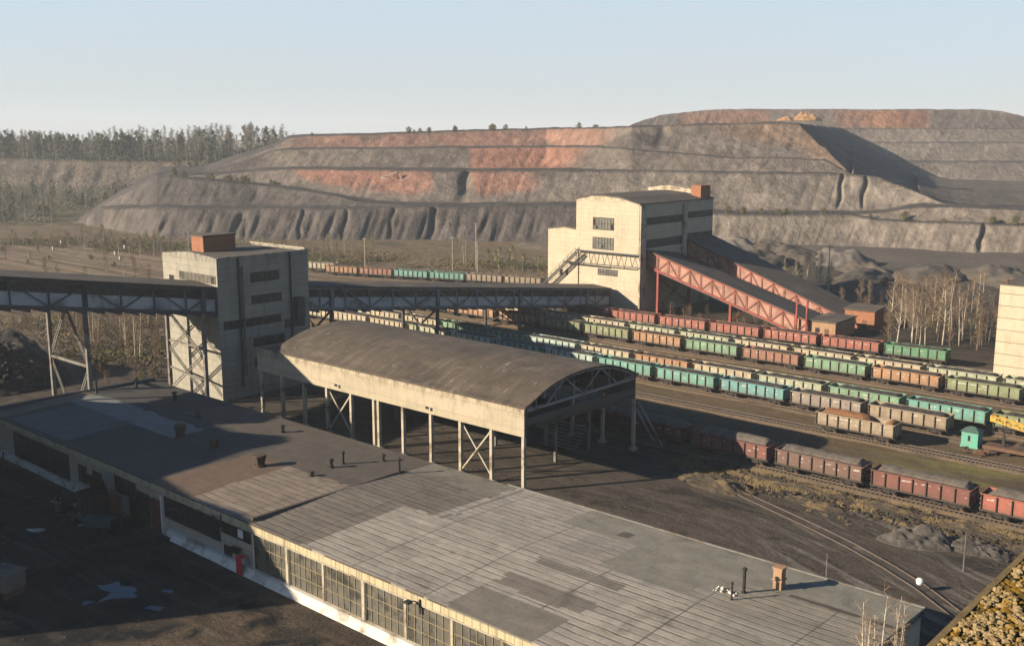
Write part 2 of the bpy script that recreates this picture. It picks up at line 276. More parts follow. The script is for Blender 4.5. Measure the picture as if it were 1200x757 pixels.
HEAP=[[(-561.7,263.8,-1.5),(-562.1,264.0,0.3),(-586.7,275.5,0.6),(-587.0,275.7,-1.5),(-617.9,290.2,-1.2),(-618.2,290.4,-3.8),(-657.6,308.9,-3.5),(-657.9,309.0,-6.8),(-697.2,327.5,-6.5),(-697.5,327.7,-9.7),(-752.7,358.8,-8.7),(-948.6,452.2,-8.2)],
[(-552.5,265.5,-1.5),(-554.3,266.6,1.6),(-578.7,278.3,1.9),(-579.0,278.5,0.1),(-609.5,293.2,0.4),(-609.8,293.3,-2.2),(-648.9,312.1,-1.9),(-649.2,312.3,-5.1),(-688.2,331.0,-4.8),(-688.5,331.2,-8.0),(-743.4,362.6,-7.0),(-937.7,457.4,-6.5)],
[(-544.5,265.0,-1.5),(-548.3,267.1,3.3),(-572.6,278.9,3.6),(-572.9,279.1,2.0),(-603.2,293.9,2.3),(-603.5,294.1,-0.1),(-642.4,313.0,0.2),(-642.7,313.2,-2.9),(-681.5,332.1,-2.6),(-681.8,332.3,-5.7),(-736.7,363.8,-4.7),(-930.1,459.3,-4.2)],
[(-518.0,261.1,-1.5),(-528.6,267.2,9.0),(-552.6,279.3,9.3),(-552.8,279.5,9.3),(-582.6,294.6,9.6),(-582.9,294.8,7.5),(-621.2,314.1,7.8),(-621.5,314.3,5.1),(-659.8,333.7,5.4),(-660.1,333.9,2.8),(-714.8,365.5,3.8),(-905.8,463.2,4.3)],
[(-495.1,258.4,-1.5),(-507.5,265.7,10.7),(-531.2,278.1,11.0),(-536.6,281.4,15.2),(-565.9,296.8,15.5),(-566.1,296.9,13.6),(-604.0,316.8,13.9),(-604.3,316.9,11.6),(-642.1,336.8,11.9),(-642.4,336.9,9.7),(-696.8,368.8,10.7),(-885.4,468.6,11.2)],
[(-473.9,256.0,-1.5),(-487.3,264.1,11.7),(-510.6,276.8,12.0),(-521.9,283.7,20.6),(-550.6,299.3,20.9),(-550.9,299.5,19.3),(-588.3,319.8,19.6),(-588.5,319.9,17.7),(-625.9,340.2,18.0),(-626.1,340.4,16.1),(-680.2,372.6,17.1),(-866.4,474.5,17.6)],
[(-454.5,254.1,-1.5),(-468.7,263.0,12.5),(-491.8,275.9,12.8),(-508.2,286.2,25.5),(-536.4,302.1,25.8),(-536.7,302.3,24.5),(-573.5,323.0,24.8),(-573.8,323.2,23.2),(-610.6,343.9,23.5),(-610.9,344.1,21.9),(-664.6,376.6,22.9),(-848.4,480.7,23.4)],
[(-451.5,254.1,-1.5),(-465.7,263.1,12.6),(-488.7,276.1,12.9),(-505.7,286.8,26.1),(-533.8,302.7,26.4),(-534.1,302.9,25.2),(-570.8,323.8,25.5),(-571.1,323.9,23.9),(-607.9,344.8,24.2),(-608.1,344.9,22.7),(-661.8,377.5,23.7),(-845.1,482.0,24.2)],
[(-443.0,256.3,-1.5),(-457.3,265.5,12.8),(-480.1,278.8,13.1),(-497.0,289.6,26.3),(-524.7,305.8,26.6),(-524.9,306.0,26.0),(-561.3,327.1,26.3),(-561.5,327.3,24.8),(-597.9,348.5,25.1),(-598.2,348.7,23.6),(-651.3,381.7,24.6),(-832.7,488.0,25.1)],
[(-434.2,260.0,-1.5),(-448.5,269.4,12.9),(-471.0,282.9,13.2),(-486.7,293.3,25.6),(-513.9,309.7,25.9),(-514.1,309.9,26.1),(-549.9,331.5,26.4),(-550.2,331.7,25.0),(-586.1,353.3,25.3),(-586.3,353.5,23.8),(-638.8,387.1,24.8),(-817.8,495.5,25.3)],
[(-427.3,263.3,-1.5),(-441.5,272.9,13.0),(-463.7,286.6,13.3),(-478.4,296.6,25.0),(-505.2,313.2,25.3),(-506.2,314.0,26.2),(-541.6,336.0,26.5),(-541.8,336.2,25.5),(-577.3,358.2,25.8),(-577.5,358.3,24.6),(-629.5,392.4,25.6),(-806.4,502.7,26.1)],
[(-426.2,263.9,-1.5),(-440.4,273.6,13.0),(-462.6,287.4,13.3),(-477.1,297.3,24.9),(-503.8,313.9,25.2),(-505.0,314.8,26.2),(-540.4,336.9,26.5),(-540.6,337.1,25.7),(-576.0,359.1,26.0),(-576.2,359.3,25.0),(-628.1,393.5,26.0),(-804.6,504.0,26.5)],
[(-420.1,269.1,-1.5),(-434.2,278.9,13.1),(-456.0,293.0,13.4),(-469.3,302.3,24.1),(-495.5,319.2,24.4),(-498.5,321.3,26.8),(-533.3,343.8,27.1),(-534.9,345.0,28.4),(-569.7,367.5,28.7),(-570.3,368.0,29.2),(-621.7,402.6,30.2),(-795.8,515.3,30.7)],
[(-414.1,274.4,-1.5),(-428.1,284.4,13.1),(-449.6,298.7,13.4),(-461.8,307.5,23.3),(-487.5,324.6,23.6),(-492.3,328.1,27.6),(-526.7,351.0,27.9),(-530.8,354.0,31.3),(-565.2,377.0,31.6),(-567.3,378.6,33.3),(-618.2,413.6,34.3),(-789.8,528.5,34.8)],
[(-408.2,279.6,-1.5),(-422.0,289.8,13.1),(-443.2,304.4,13.4),(-454.3,312.6,22.6),(-479.5,330.0,22.9),(-486.2,335.0,28.5),(-520.1,358.3,28.8),(-527.1,363.5,34.5),(-561.0,386.9,34.8),(-562.6,388.1,36.2),(-612.8,423.7,37.2),(-782.1,540.8,37.7)],
[(-402.0,284.6,-1.5),(-415.6,295.0,13.1),(-434.3,308.3,13.4),(-444.3,315.9,21.8),(-469.1,333.5,22.1),(-477.4,339.9,29.1),(-510.8,363.7,29.4),(-521.9,372.1,38.7),(-555.3,396.0,39.0),(-557.1,397.3,40.5),(-606.8,433.4,41.5),(-773.6,552.6,42.0)],
[(-395.9,288.3,-1.5),(-409.4,298.9,13.2),(-426.1,311.0,13.5),(-435.1,318.1,21.1),(-459.4,335.9,21.4),(-469.0,343.3,29.5),(-502.0,367.5,29.8),(-513.5,376.5,39.6),(-546.5,400.7,39.9),(-553.3,406.0,45.7),(-602.5,442.4,46.7),(-767.3,563.5,47.2)],
[(-394.9,289.0,-1.5),(-408.4,299.6,13.2),(-424.7,311.6,13.5),(-433.6,318.5,21.0),(-457.8,336.3,21.3),(-467.5,343.9,29.6),(-500.4,368.2,29.9),(-511.9,377.2,39.7),(-544.8,401.4,40.0),(-552.3,407.2,46.3),(-601.4,443.8,47.3),(-765.9,565.1,47.8)],
[(-388.4,293.8,-1.5),(-401.9,304.7,13.3),(-415.8,315.3,13.6),(-423.2,321.2,20.0),(-447.0,339.3,20.3),(-457.9,348.1,29.7),(-490.4,372.8,30.0),(-501.8,381.9,39.9),(-534.2,406.6,40.2),(-542.6,413.3,47.4),(-591.1,450.5,48.4),(-753.1,574.0,48.9)],
[(-382.0,298.6,-1.5),(-395.5,309.8,13.5),(-407.1,318.9,13.8),(-412.7,323.6,18.7),(-436.0,341.9,19.0),(-448.4,352.1,29.8),(-480.3,377.2,30.1),(-491.8,386.6,40.1),(-523.7,411.7,40.4),(-532.0,418.6,47.6),(-579.8,456.4,48.6),(-739.4,582.1,49.1)],
[(-375.6,303.5,-1.5),(-389.1,314.9,13.7),(-398.5,322.5,14.0),(-402.4,325.9,17.5),(-425.3,344.4,17.8),(-439.0,356.1,29.9),(-470.4,381.6,30.2),(-481.8,391.3,40.3),(-513.3,416.8,40.6),(-521.6,423.9,47.9),(-568.7,462.3,48.9),(-725.9,590.1,49.4)],
[(-369.7,308.6,-1.5),(-383.1,320.4,13.8),(-390.3,326.4,14.1),(-392.6,328.4,16.1),(-414.9,347.1,16.4),(-429.9,360.2,29.9),(-460.9,386.2,30.2),(-472.2,396.1,40.3),(-503.2,422.0,40.6),(-511.5,429.3,48.1),(-557.9,468.4,49.1),(-712.7,598.3,49.6)],
[(-363.5,313.6,-1.5),(-376.8,325.6,13.9),(-382.7,330.7,14.2),(-383.8,331.7,15.2),(-405.7,350.6,15.5),(-421.4,364.7,29.8),(-451.9,391.1,30.1),(-463.2,401.3,40.4),(-493.7,427.7,40.7),(-502.2,435.3,48.4),(-547.8,475.0,49.4),(-700.2,607.1,49.9)],
[(-357.0,318.3,-1.5),(-370.3,330.6,14.0),(-375.6,335.3,14.3),(-376.1,335.8,14.8),(-397.5,354.9,15.1),(-413.5,369.6,29.8),(-443.5,396.4,30.1),(-454.8,406.9,40.5),(-484.8,433.7,40.8),(-493.5,441.8,48.8),(-538.4,482.1,49.8),(-688.4,616.3,50.3)],
[(-350.6,323.0,-1.5),(-363.8,335.5,14.2),(-368.6,339.9,14.5),(-368.8,340.1,14.4),(-389.8,359.5,14.7),(-405.9,374.7,29.7),(-435.4,402.0,30.0),(-446.7,412.8,40.6),(-476.2,440.0,40.9),(-485.1,448.5,49.2),(-529.4,489.4,50.2),(-676.9,625.9,50.7)],
[(-344.4,327.8,-1.5),(-357.5,340.6,14.2),(-361.7,344.6,14.5),(-362.0,344.9,14.3),(-382.4,364.4,14.6),(-398.3,379.9,29.7),(-427.3,407.6,30.0),(-438.7,418.6,40.7),(-467.7,446.3,41.0),(-476.8,455.1,49.6),(-520.3,496.7,50.6),(-665.4,635.3,51.1)],
[(-338.3,332.7,-1.5),(-351.2,345.7,14.2),(-354.9,349.3,14.5),(-355.1,349.6,14.4),(-375.2,369.3,14.7),(-390.7,384.9,29.6),(-419.2,413.0,29.9),(-430.6,424.4,40.9),(-459.2,452.6,41.2),(-468.3,461.7,50.0),(-511.1,504.0,51.0),(-653.8,644.7,51.5)],
[(-332.1,337.6,-1.5),(-344.9,350.7,14.3),(-348.1,354.0,14.6),(-348.3,354.2,14.4),(-367.9,374.2,14.7),(-383.1,389.9,29.6),(-411.2,418.5,29.9),(-422.6,430.2,41.0),(-450.7,458.8,41.3),(-459.9,468.3,50.3),(-502.0,511.2,51.3),(-642.3,654.1,51.8)],
[(-326.0,342.5,-1.5),(-338.6,355.8,14.3),(-341.3,358.7,14.6),(-341.5,358.9,14.4),(-360.7,379.0,14.7),(-375.6,394.9,29.5),(-403.2,423.9,29.8),(-414.6,436.0,41.1),(-442.1,465.0,41.4),(-451.5,474.9,50.7),(-492.9,518.4,51.7),(-630.7,663.4,52.2)],
[(-319.8,347.3,-1.5),(-332.4,360.9,14.4),(-335.1,363.9,14.7),(-335.3,364.1,14.5),(-354.0,384.4,14.8),(-368.6,400.3,29.5),(-395.7,429.8,29.8),(-407.0,442.1,41.2),(-434.1,471.5,41.5),(-443.5,481.8,51.0),(-484.1,526.0,52.0),(-619.6,673.2,52.5)],
[(-313.7,352.1,-1.5),(-326.2,366.1,14.7),(-328.9,369.1,15.0),(-329.1,369.3,14.7),(-347.3,389.8,15.0),(-361.6,405.8,29.6),(-388.2,435.7,29.9),(-399.3,448.2,41.3),(-425.9,478.0,41.6),(-435.4,488.7,51.3),(-475.3,533.5,52.3),(-608.4,682.8,52.8)],
[(-307.5,356.8,-1.5),(-320.0,371.3,14.9),(-322.6,374.3,15.2),(-322.8,374.5,14.9),(-340.7,395.2,15.2),(-354.6,411.3,29.7),(-380.7,441.6,30.0),(-391.7,454.2,41.3),(-417.8,484.5,41.6),(-427.4,495.6,51.5),(-466.5,541.0,52.5),(-597.2,692.5,53.0)],
[(-301.4,361.6,-1.5),(-313.8,376.4,15.1),(-316.4,379.5,15.4),(-316.6,379.7,15.0),(-334.0,400.6,15.3),(-347.7,416.8,29.7),(-373.3,447.5,30.0),(-384.1,460.3,41.4),(-409.7,491.0,41.7),(-419.3,502.4,51.8),(-457.7,548.5,52.8),(-585.9,702.1,53.3)],
[(-295.2,366.2,-1.5),(-307.4,381.2,15.1),(-309.9,384.3,15.4),(-310.1,384.6,15.0),(-327.1,405.6,15.3),(-340.6,422.1,29.8),(-361.1,447.5,30.1),(-371.8,460.5,41.5),(-392.0,485.6,41.8),(-401.3,497.0,51.8),(-439.1,543.8,52.8),(-564.9,699.5,53.3)],
[(-289.0,370.9,-1.5),(-301.0,385.9,15.0),(-303.4,389.1,15.3),(-303.6,389.3,14.9),(-320.2,410.6,15.2),(-333.6,427.4,29.8),(-349.1,447.3,30.1),(-359.6,460.6,41.6),(-374.7,479.8,41.9),(-383.8,491.3,51.8),(-420.8,538.6,52.8),(-544.2,696.6,53.3)],
[(-282.7,375.4,-1.5),(-294.3,390.4,14.8),(-296.8,393.6,15.1),(-296.9,393.9,14.7),(-313.1,415.2,15.0),(-326.4,432.5,29.8),(-337.2,446.8,30.1),(-347.5,460.1,41.5),(-357.6,473.5,41.8),(-366.5,485.1,51.8),(-402.8,533.1,52.8),(-523.8,693.2,53.3)],
[(-275.8,378.9,-1.5),(-286.7,393.5,14.2),(-289.1,396.7,14.5),(-289.3,397.0,14.1),(-305.0,418.5,14.4),(-318.7,436.8,29.9),(-325.0,445.4,30.2),(-334.5,458.1,41.0),(-339.7,465.3,41.3),(-349.2,477.9,52.0),(-384.8,526.6,53.0),(-503.4,688.9,53.5)],
[(-268.9,382.5,-1.5),(-279.3,396.7,13.6),(-281.6,400.0,13.9),(-281.8,400.2,13.5),(-297.1,421.9,13.8),(-311.1,441.1,29.9),(-314.0,445.2,30.2),(-322.8,457.3,40.3),(-324.5,459.8,40.6),(-334.7,473.7,52.3),(-369.5,523.0,53.3),(-485.6,687.4,53.8)],
[(-262.5,386.6,-1.5),(-272.5,400.6,13.4),(-274.8,404.0,13.7),(-274.9,404.2,13.2),(-289.8,426.1,13.5),(-303.8,445.7,29.8),(-306.6,449.9,30.1),(-314.7,461.4,39.7),(-316.4,463.9,40.0),(-327.3,479.2,52.6),(-361.4,529.2,53.6),(-475.1,695.8,54.1)],
[(-256.2,390.7,-1.5),(-265.8,404.6,13.1),(-268.0,408.0,13.4),(-268.2,408.2,13.0),(-282.6,430.3,13.3),(-296.5,450.4,29.7),(-299.3,454.6,30.0),(-306.8,465.6,39.0),(-308.4,468.1,39.3),(-319.9,484.8,53.0),(-353.3,535.4,54.0),(-464.6,704.1,54.5)],
[(-249.8,394.7,-1.5),(-259.1,408.6,12.9),(-261.3,412.0,13.2),(-261.4,412.2,12.7),(-275.5,434.4,13.0),(-289.2,454.9,29.7),(-291.9,459.2,30.0),(-298.8,469.6,38.3),(-300.5,472.1,38.6),(-312.5,490.3,53.3),(-345.2,541.6,54.3),(-454.0,712.4,54.8)],
[(-243.4,398.5,-1.5),(-252.3,412.3,12.7),(-254.5,415.8,13.0),(-254.6,416.0,12.5),(-268.3,438.4,12.8),(-281.8,459.2,29.5),(-284.5,463.6,29.8),(-290.7,473.2,37.5),(-292.3,475.8,37.8),(-305.0,495.5,53.6),(-336.9,547.4,54.6),(-443.4,720.4,55.1)],
[(-237.0,402.3,-1.5),(-245.6,416.0,12.5),(-247.7,419.5,12.8),(-247.8,419.8,12.4),(-261.1,442.3,12.7),(-274.5,463.5,29.4),(-277.0,467.8,29.7),(-282.6,476.7,36.7),(-284.1,479.3,37.0),(-297.5,500.6,53.8),(-328.6,553.1,54.8),(-432.7,728.3,55.3)],
[(-230.6,406.0,-1.5),(-239.0,419.8,12.4),(-241.0,423.4,12.7),(-241.2,423.6,12.3),(-254.1,446.3,12.6),(-267.2,467.7,29.4),(-269.7,472.1,29.7),(-274.9,480.6,36.3),(-276.4,483.3,36.6),(-289.9,505.6,54.0),(-320.3,558.8,55.0),(-422.0,736.1,55.5)],
[(-224.2,409.7,-1.5),(-232.5,423.7,12.4),(-234.5,427.3,12.7),(-234.6,427.5,12.3),(-247.1,450.3,12.6),(-259.9,471.9,29.3),(-262.4,476.4,29.6),(-267.5,485.1,36.3),(-269.0,487.8,36.6),(-282.3,510.5,54.2),(-312.0,564.4,55.2),(-411.3,743.8,55.7)],
[(-217.9,413.4,-1.5),(-226.0,427.5,12.4),(-228.0,431.2,12.7),(-228.1,431.4,12.3),(-240.2,454.4,12.6),(-252.7,476.1,29.3),(-255.1,480.7,29.6),(-260.2,489.5,36.4),(-261.6,492.2,36.7),(-274.8,515.3,54.4),(-303.8,569.9,55.4),(-400.6,751.5,55.9)],
[(-212.3,418.4,-1.5),(-220.3,432.7,12.4),(-222.2,436.4,12.7),(-222.3,436.6,12.3),(-234.1,459.7,12.6),(-246.3,481.6,29.3),(-248.6,486.2,29.6),(-253.4,494.9,36.1),(-254.8,497.6,36.4),(-267.8,521.1,54.2),(-296.0,576.3,55.2),(-390.4,760.1,55.7)],
[(-208.1,422.1,-1.5),(-216.0,436.5,12.4),(-217.8,440.2,12.7),(-218.0,440.5,12.3),(-229.4,463.7,12.6),(-241.4,485.7,29.2),(-243.7,490.3,29.5),(-248.3,498.9,36.0),(-249.7,501.7,36.3),(-262.6,525.5,54.1),(-290.2,581.2,55.1),(-382.8,766.5,55.6)],
[(-206.6,423.1,-1.5),(-214.4,437.5,12.4),(-216.2,441.2,12.7),(-216.4,441.5,12.3),(-227.7,464.7,12.6),(-239.6,486.8,29.2),(-241.9,491.4,29.5),(-246.5,499.9,35.8),(-247.8,502.7,36.1),(-259.1,523.8,52.0),(-273.8,553.2,54.0),(-365.7,739.2,54.5)],
[(-205.1,424.1,-1.5),(-212.8,438.5,12.4),(-214.6,442.3,12.7),(-214.8,442.5,12.3),(-226.1,465.8,12.6),(-237.9,487.8,29.1),(-240.1,492.5,29.4),(-244.6,500.8,35.7),(-246.0,503.6,36.0),(-255.8,522.1,49.8),(-284.4,580.2,54.1),(-375.7,766.7,54.6)],
[(-202.0,426.0,-1.5),(-209.7,440.5,12.4),(-211.5,444.3,12.7),(-211.6,444.6,12.3),(-222.7,467.8,12.6),(-234.3,489.9,29.1),(-236.6,494.6,29.4),(-240.9,502.8,35.5),(-242.2,505.6,35.8),(-249.1,518.8,45.6),(-305.2,634.6,54.1),(-395.3,822.1,54.6)],
[(-200.5,427.0,-1.5),(-208.1,441.5,12.4),(-209.9,445.3,12.7),(-210.0,445.6,12.3),(-221.0,468.9,12.6),(-232.6,491.0,29.0),(-234.8,495.7,29.3),(-239.0,503.8,35.3),(-240.3,506.6,35.6),(-245.9,517.2,43.5),(-315.3,662.0,54.1),(-404.8,850.1,54.6)],
[(-198.7,428.1,-1.5),(-206.2,442.7,12.4),(-208.0,446.5,12.7),(-208.1,446.8,12.3),(-219.0,470.1,12.6),(-230.5,492.2,29.0),(-232.7,497.0,29.3),(-236.8,504.9,35.2),(-238.1,507.8,35.5),(-242.0,515.3,41.0),(-327.2,695.0,54.1),(-416.0,883.8,54.6)],
[(-195.6,430.1,-1.5),(-203.1,444.7,12.4),(-204.8,448.5,12.7),(-205.0,448.8,12.2),(-215.7,472.2,12.5),(-227.0,494.4,28.9),(-229.2,499.2,29.2),(-231.8,504.4,33.1),(-233.1,507.2,33.4),(-235.6,512.2,37.0),(-346.6,750.6,54.0),(-434.2,940.5,54.5)],
[(-194.4,430.9,-1.5),(-201.8,445.5,12.4),(-203.6,449.3,12.7),(-203.7,449.6,12.2),(-214.3,473.0,12.5),(-225.6,495.3,28.9),(-227.8,500.0,29.2),(-229.9,504.2,32.3),(-231.2,507.0,32.6),(-233.1,510.9,35.4),(-354.2,773.1,53.9),(-441.3,963.3,54.4)],
[(-192.9,431.8,-1.5),(-200.3,446.5,12.4),(-202.0,450.3,12.7),(-202.1,450.6,12.2),(-212.7,474.1,12.5),(-223.9,496.3,28.9),(-226.0,501.1,29.2),(-227.4,503.9,31.2),(-228.7,506.8,31.5),(-230.0,509.4,33.5),(-363.5,801.2,53.8),(-450.0,992.0,54.3)],
[(-191.1,433.0,-1.5),(-198.4,447.7,12.3),(-200.1,451.5,12.6),(-200.3,451.8,12.2),(-210.7,475.3,12.5),(-221.8,497.6,28.9),(-223.9,502.4,29.2),(-224.5,503.6,30.0),(-225.8,506.4,30.3),(-226.4,507.5,31.1),(-356.8,796.1,51.2),(-369.8,824.7,25.2)],
[(-189.3,434.1,-1.5),(-196.5,448.8,12.3),(-198.2,452.7,12.6),(-198.4,453.0,12.2),(-208.7,476.5,12.5),(-219.7,498.9,28.8),(-221.8,503.7,29.1),(-221.9,504.0,28.8),(-223.2,506.9,29.1),(-223.3,507.2,28.8),(-350.1,791.0,48.6),(-363.1,819.6,22.6)],
[(-188.3,434.6,-1.5),(-195.5,449.2,12.2),(-197.2,453.0,12.5),(-197.3,453.3,12.3),(-207.6,476.9,12.6),(-218.4,498.9,28.7),(-220.5,503.8,29.0),(-220.6,504.0,28.7),(-218.8,499.8,28.6),(-216.9,495.5,29.1),(-346.8,788.4,47.3),(-359.8,817.0,21.3)],
[(-185.1,436.0,-1.5),(-192.0,450.2,11.8),(-193.6,454.1,12.1),(-194.0,454.7,12.6),(-204.1,478.4,12.9),(-214.3,499.5,28.3),(-216.3,504.4,28.6),(-216.5,504.7,28.2),(-221.9,517.3,27.0),(-227.3,530.0,27.5),(-336.0,779.6,43.2),(-349.0,808.2,17.2)],
[(-181.9,437.4,-1.5),(-188.4,451.2,11.4),(-190.1,455.1,11.7),(-190.9,456.7,12.9),(-200.8,480.4,13.2),(-210.4,500.7,27.9),(-212.4,505.6,28.2),(-212.6,505.9,27.8),(-224.7,534.6,25.4),(-236.7,563.3,25.9),(-325.2,770.7,39.2),(-338.2,799.3,13.2)],
[(-178.7,438.8,-1.5),(-185.0,452.2,11.0),(-186.6,456.1,11.3),(-187.8,458.7,13.2),(-197.5,482.4,13.5),(-206.6,501.8,27.4),(-208.6,506.7,27.7),(-208.7,507.0,27.3),(-226.9,551.3,23.8),(-245.2,595.6,24.3),(-314.7,761.7,35.3),(-327.7,790.3,10.0)],
[(-175.3,439.8,-1.5),(-181.5,453.1,11.0),(-183.0,457.1,11.3),(-184.7,460.6,13.8),(-194.3,484.4,14.1),(-201.8,500.9,25.9),(-203.8,505.8,26.2),(-204.0,506.1,25.8),(-228.3,566.5,22.1),(-252.7,626.9,22.6),(-304.3,752.5,31.5),(-317.3,781.1,10.0)],
[(-172.0,440.7,-1.5),(-178.0,454.0,10.9),(-179.6,458.0,11.2),(-181.6,462.6,14.5),(-191.0,486.4,14.8),(-197.2,500.0,24.4),(-199.1,505.0,24.7),(-199.3,505.3,24.3),(-229.4,581.3,20.5),(-259.5,657.3,21.0),(-294.1,743.2,27.9),(-307.1,771.8,10.0)],
[(-168.7,441.6,-1.5),(-174.6,454.9,10.8),(-176.1,458.9,11.1),(-178.6,464.5,15.1),(-187.8,488.4,15.4),(-192.6,499.1,23.0),(-194.5,504.1,23.3),(-194.6,504.4,22.9),(-230.0,595.6,18.9),(-265.4,686.8,19.4),(-284.0,733.7,24.5),(-297.1,762.3,10.0)],
[(-167.0,442.1,-1.5),(-172.9,455.3,10.8),(-174.4,459.3,11.1),(-177.1,465.5,15.4),(-186.2,489.4,15.7),(-190.3,498.7,22.3),(-192.2,503.7,22.6),(-192.4,504.0,22.1),(-230.2,602.6,18.1),(-268.1,701.2,18.6),(-279.0,729.0,22.8),(-292.1,757.5,10.0)],
[(-162.7,443.1,-1.5),(-168.4,456.4,10.7),(-169.9,460.4,11.0),(-173.0,467.6,16.1),(-181.9,491.6,16.4),(-184.4,497.4,20.4),(-186.3,502.4,20.7),(-186.4,502.7,20.3),(-230.3,620.3,16.0),(-274.3,737.9,16.5),(-266.3,716.3,18.5),(-279.4,744.9,10.0)],
[(-162.0,443.2,-1.5),(-167.7,456.5,10.7),(-169.2,460.5,11.0),(-172.3,467.8,16.1),(-181.1,491.8,16.4),(-183.5,497.1,20.2),(-185.4,502.1,20.5),(-185.5,502.4,20.0),(-186.6,505.5,20.3),(-186.7,505.8,19.9),(-210.9,564.6,20.9),(-285.9,765.6,21.4)],
[(-155.2,444.1,-1.5),(-160.8,457.5,10.7),(-162.2,461.6,11.0),(-165.4,469.3,16.3),(-173.9,493.4,16.6),(-174.4,494.5,17.4),(-176.2,499.6,17.7),(-176.4,499.9,17.2),(-177.4,502.9,17.5),(-177.5,503.2,17.1),(-201.2,562.5,18.1),(-273.8,765.7,18.6)],
[(-148.8,445.8,-1.5),(-154.2,459.3,10.6),(-155.6,463.4,10.9),(-158.7,471.4,16.4),(-166.9,495.6,16.7),(-167.0,495.8,15.9),(-168.8,501.0,16.2),(-168.9,501.3,15.6),(-169.9,504.4,15.9),(-170.0,504.7,15.5),(-193.1,564.5,16.5),(-263.4,769.8,17.0)],
[(-142.7,448.3,-1.5),(-148.0,461.9,10.6),(-149.3,466.0,10.9),(-152.3,474.0,16.3),(-160.2,498.3,16.6),(-160.3,498.6,15.5),(-162.0,503.8,15.8),(-162.1,504.1,15.3),(-163.1,507.2,15.6),(-163.2,507.5,15.2),(-185.7,567.9,16.2),(-253.5,775.3,16.7)],
[(-136.7,450.8,-1.5),(-141.8,464.4,10.5),(-143.1,468.6,10.8),(-146.0,476.6,16.2),(-153.5,501.0,16.5),(-153.6,501.3,15.2),(-155.2,506.5,15.5),(-155.4,506.8,15.0),(-156.3,510.0,15.3),(-156.4,510.3,14.9),(-178.2,571.2,15.9),(-243.7,780.8,16.4)],
[(-130.8,453.2,-1.5),(-135.7,466.9,10.5),(-136.9,471.1,10.8),(-139.8,479.1,16.1),(-146.9,503.6,16.4),(-147.0,503.9,14.9),(-148.6,509.2,15.2),(-148.7,509.6,14.7),(-149.6,512.7,15.0),(-149.7,513.1,14.5),(-170.9,574.5,15.5),(-233.9,786.3,16.0)],
[(-124.9,455.7,-1.5),(-129.6,469.3,10.4),(-130.8,473.6,10.7),(-133.6,481.7,16.0),(-140.4,506.3,16.3),(-140.5,506.6,14.6),(-142.0,511.9,14.9),(-142.1,512.3,14.4),(-143.0,515.5,14.7),(-143.1,515.8,14.2),(-163.6,577.8,15.2),(-224.2,791.7,15.7)],
[(-119.2,458.6,-1.5),(-123.8,472.3,10.3),(-124.9,476.6,10.6),(-127.6,484.8,16.0),(-134.1,509.5,16.3),(-134.2,509.8,14.5),(-135.6,515.2,14.8),(-135.7,515.5,14.3),(-136.6,518.8,14.6),(-136.6,519.1,14.1),(-156.6,581.7,15.1),(-214.7,797.7,15.6)],
[(-113.6,461.6,-1.5),(-117.9,475.2,10.2),(-119.0,479.6,10.5),(-121.6,487.9,15.9),(-127.8,512.6,16.2),(-127.9,512.9,14.5),(-129.3,518.4,14.8),(-129.4,518.7,14.2),(-130.2,522.0,14.5),(-130.3,522.4,14.1),(-149.6,585.5,15.1),(-205.3,803.7,15.6)],
[(-108.0,464.5,-1.5),(-112.2,478.1,10.1),(-113.2,482.6,10.4),(-115.8,490.9,15.8),(-121.6,515.8,16.1),(-121.7,516.1,14.4),(-123.0,521.6,14.7),(-123.1,522.0,14.1),(-123.9,525.3,14.4),(-124.0,525.6,14.0),(-142.6,589.3,15.0),(-195.9,809.7,15.5)],
[(-102.4,467.4,-1.5),(-106.4,481.0,10.0),(-107.4,485.5,10.3),(-109.9,494.0,15.8),(-115.5,518.9,16.1),(-115.5,519.2,14.3),(-116.8,524.8,14.6),(-116.9,525.1,14.1),(-117.6,528.5,14.4),(-117.7,528.8,13.9),(-135.7,593.1,14.9),(-186.6,815.6,15.4)],
[(-96.9,470.2,-1.5),(-100.8,483.9,9.9),(-101.7,488.4,10.2),(-104.1,497.0,15.7),(-109.3,522.0,16.0),(-109.4,522.3,14.3),(-110.6,528.0,14.6),(-110.7,528.3,14.0),(-111.4,531.7,14.3),(-111.5,532.0,13.9),(-128.8,596.9,14.9),(-177.3,821.6,15.4)],
[(-91.4,473.1,-1.5),(-95.1,486.7,9.8),(-96.0,491.3,10.1),(-98.3,500.0,15.6),(-103.3,525.1,15.9),(-103.3,525.4,14.2),(-104.5,531.1,14.5),(-104.5,531.4,13.9),(-105.2,534.9,14.2),(-105.3,535.2,13.8),(-122.0,600.6,14.8),(-168.1,827.5,15.3)]]
RIDGE_C=[-120, -90, -60, -30, 0, 30, 60, 90, 120, 150, 180, 210, 240, 270, 300, 330, 360]
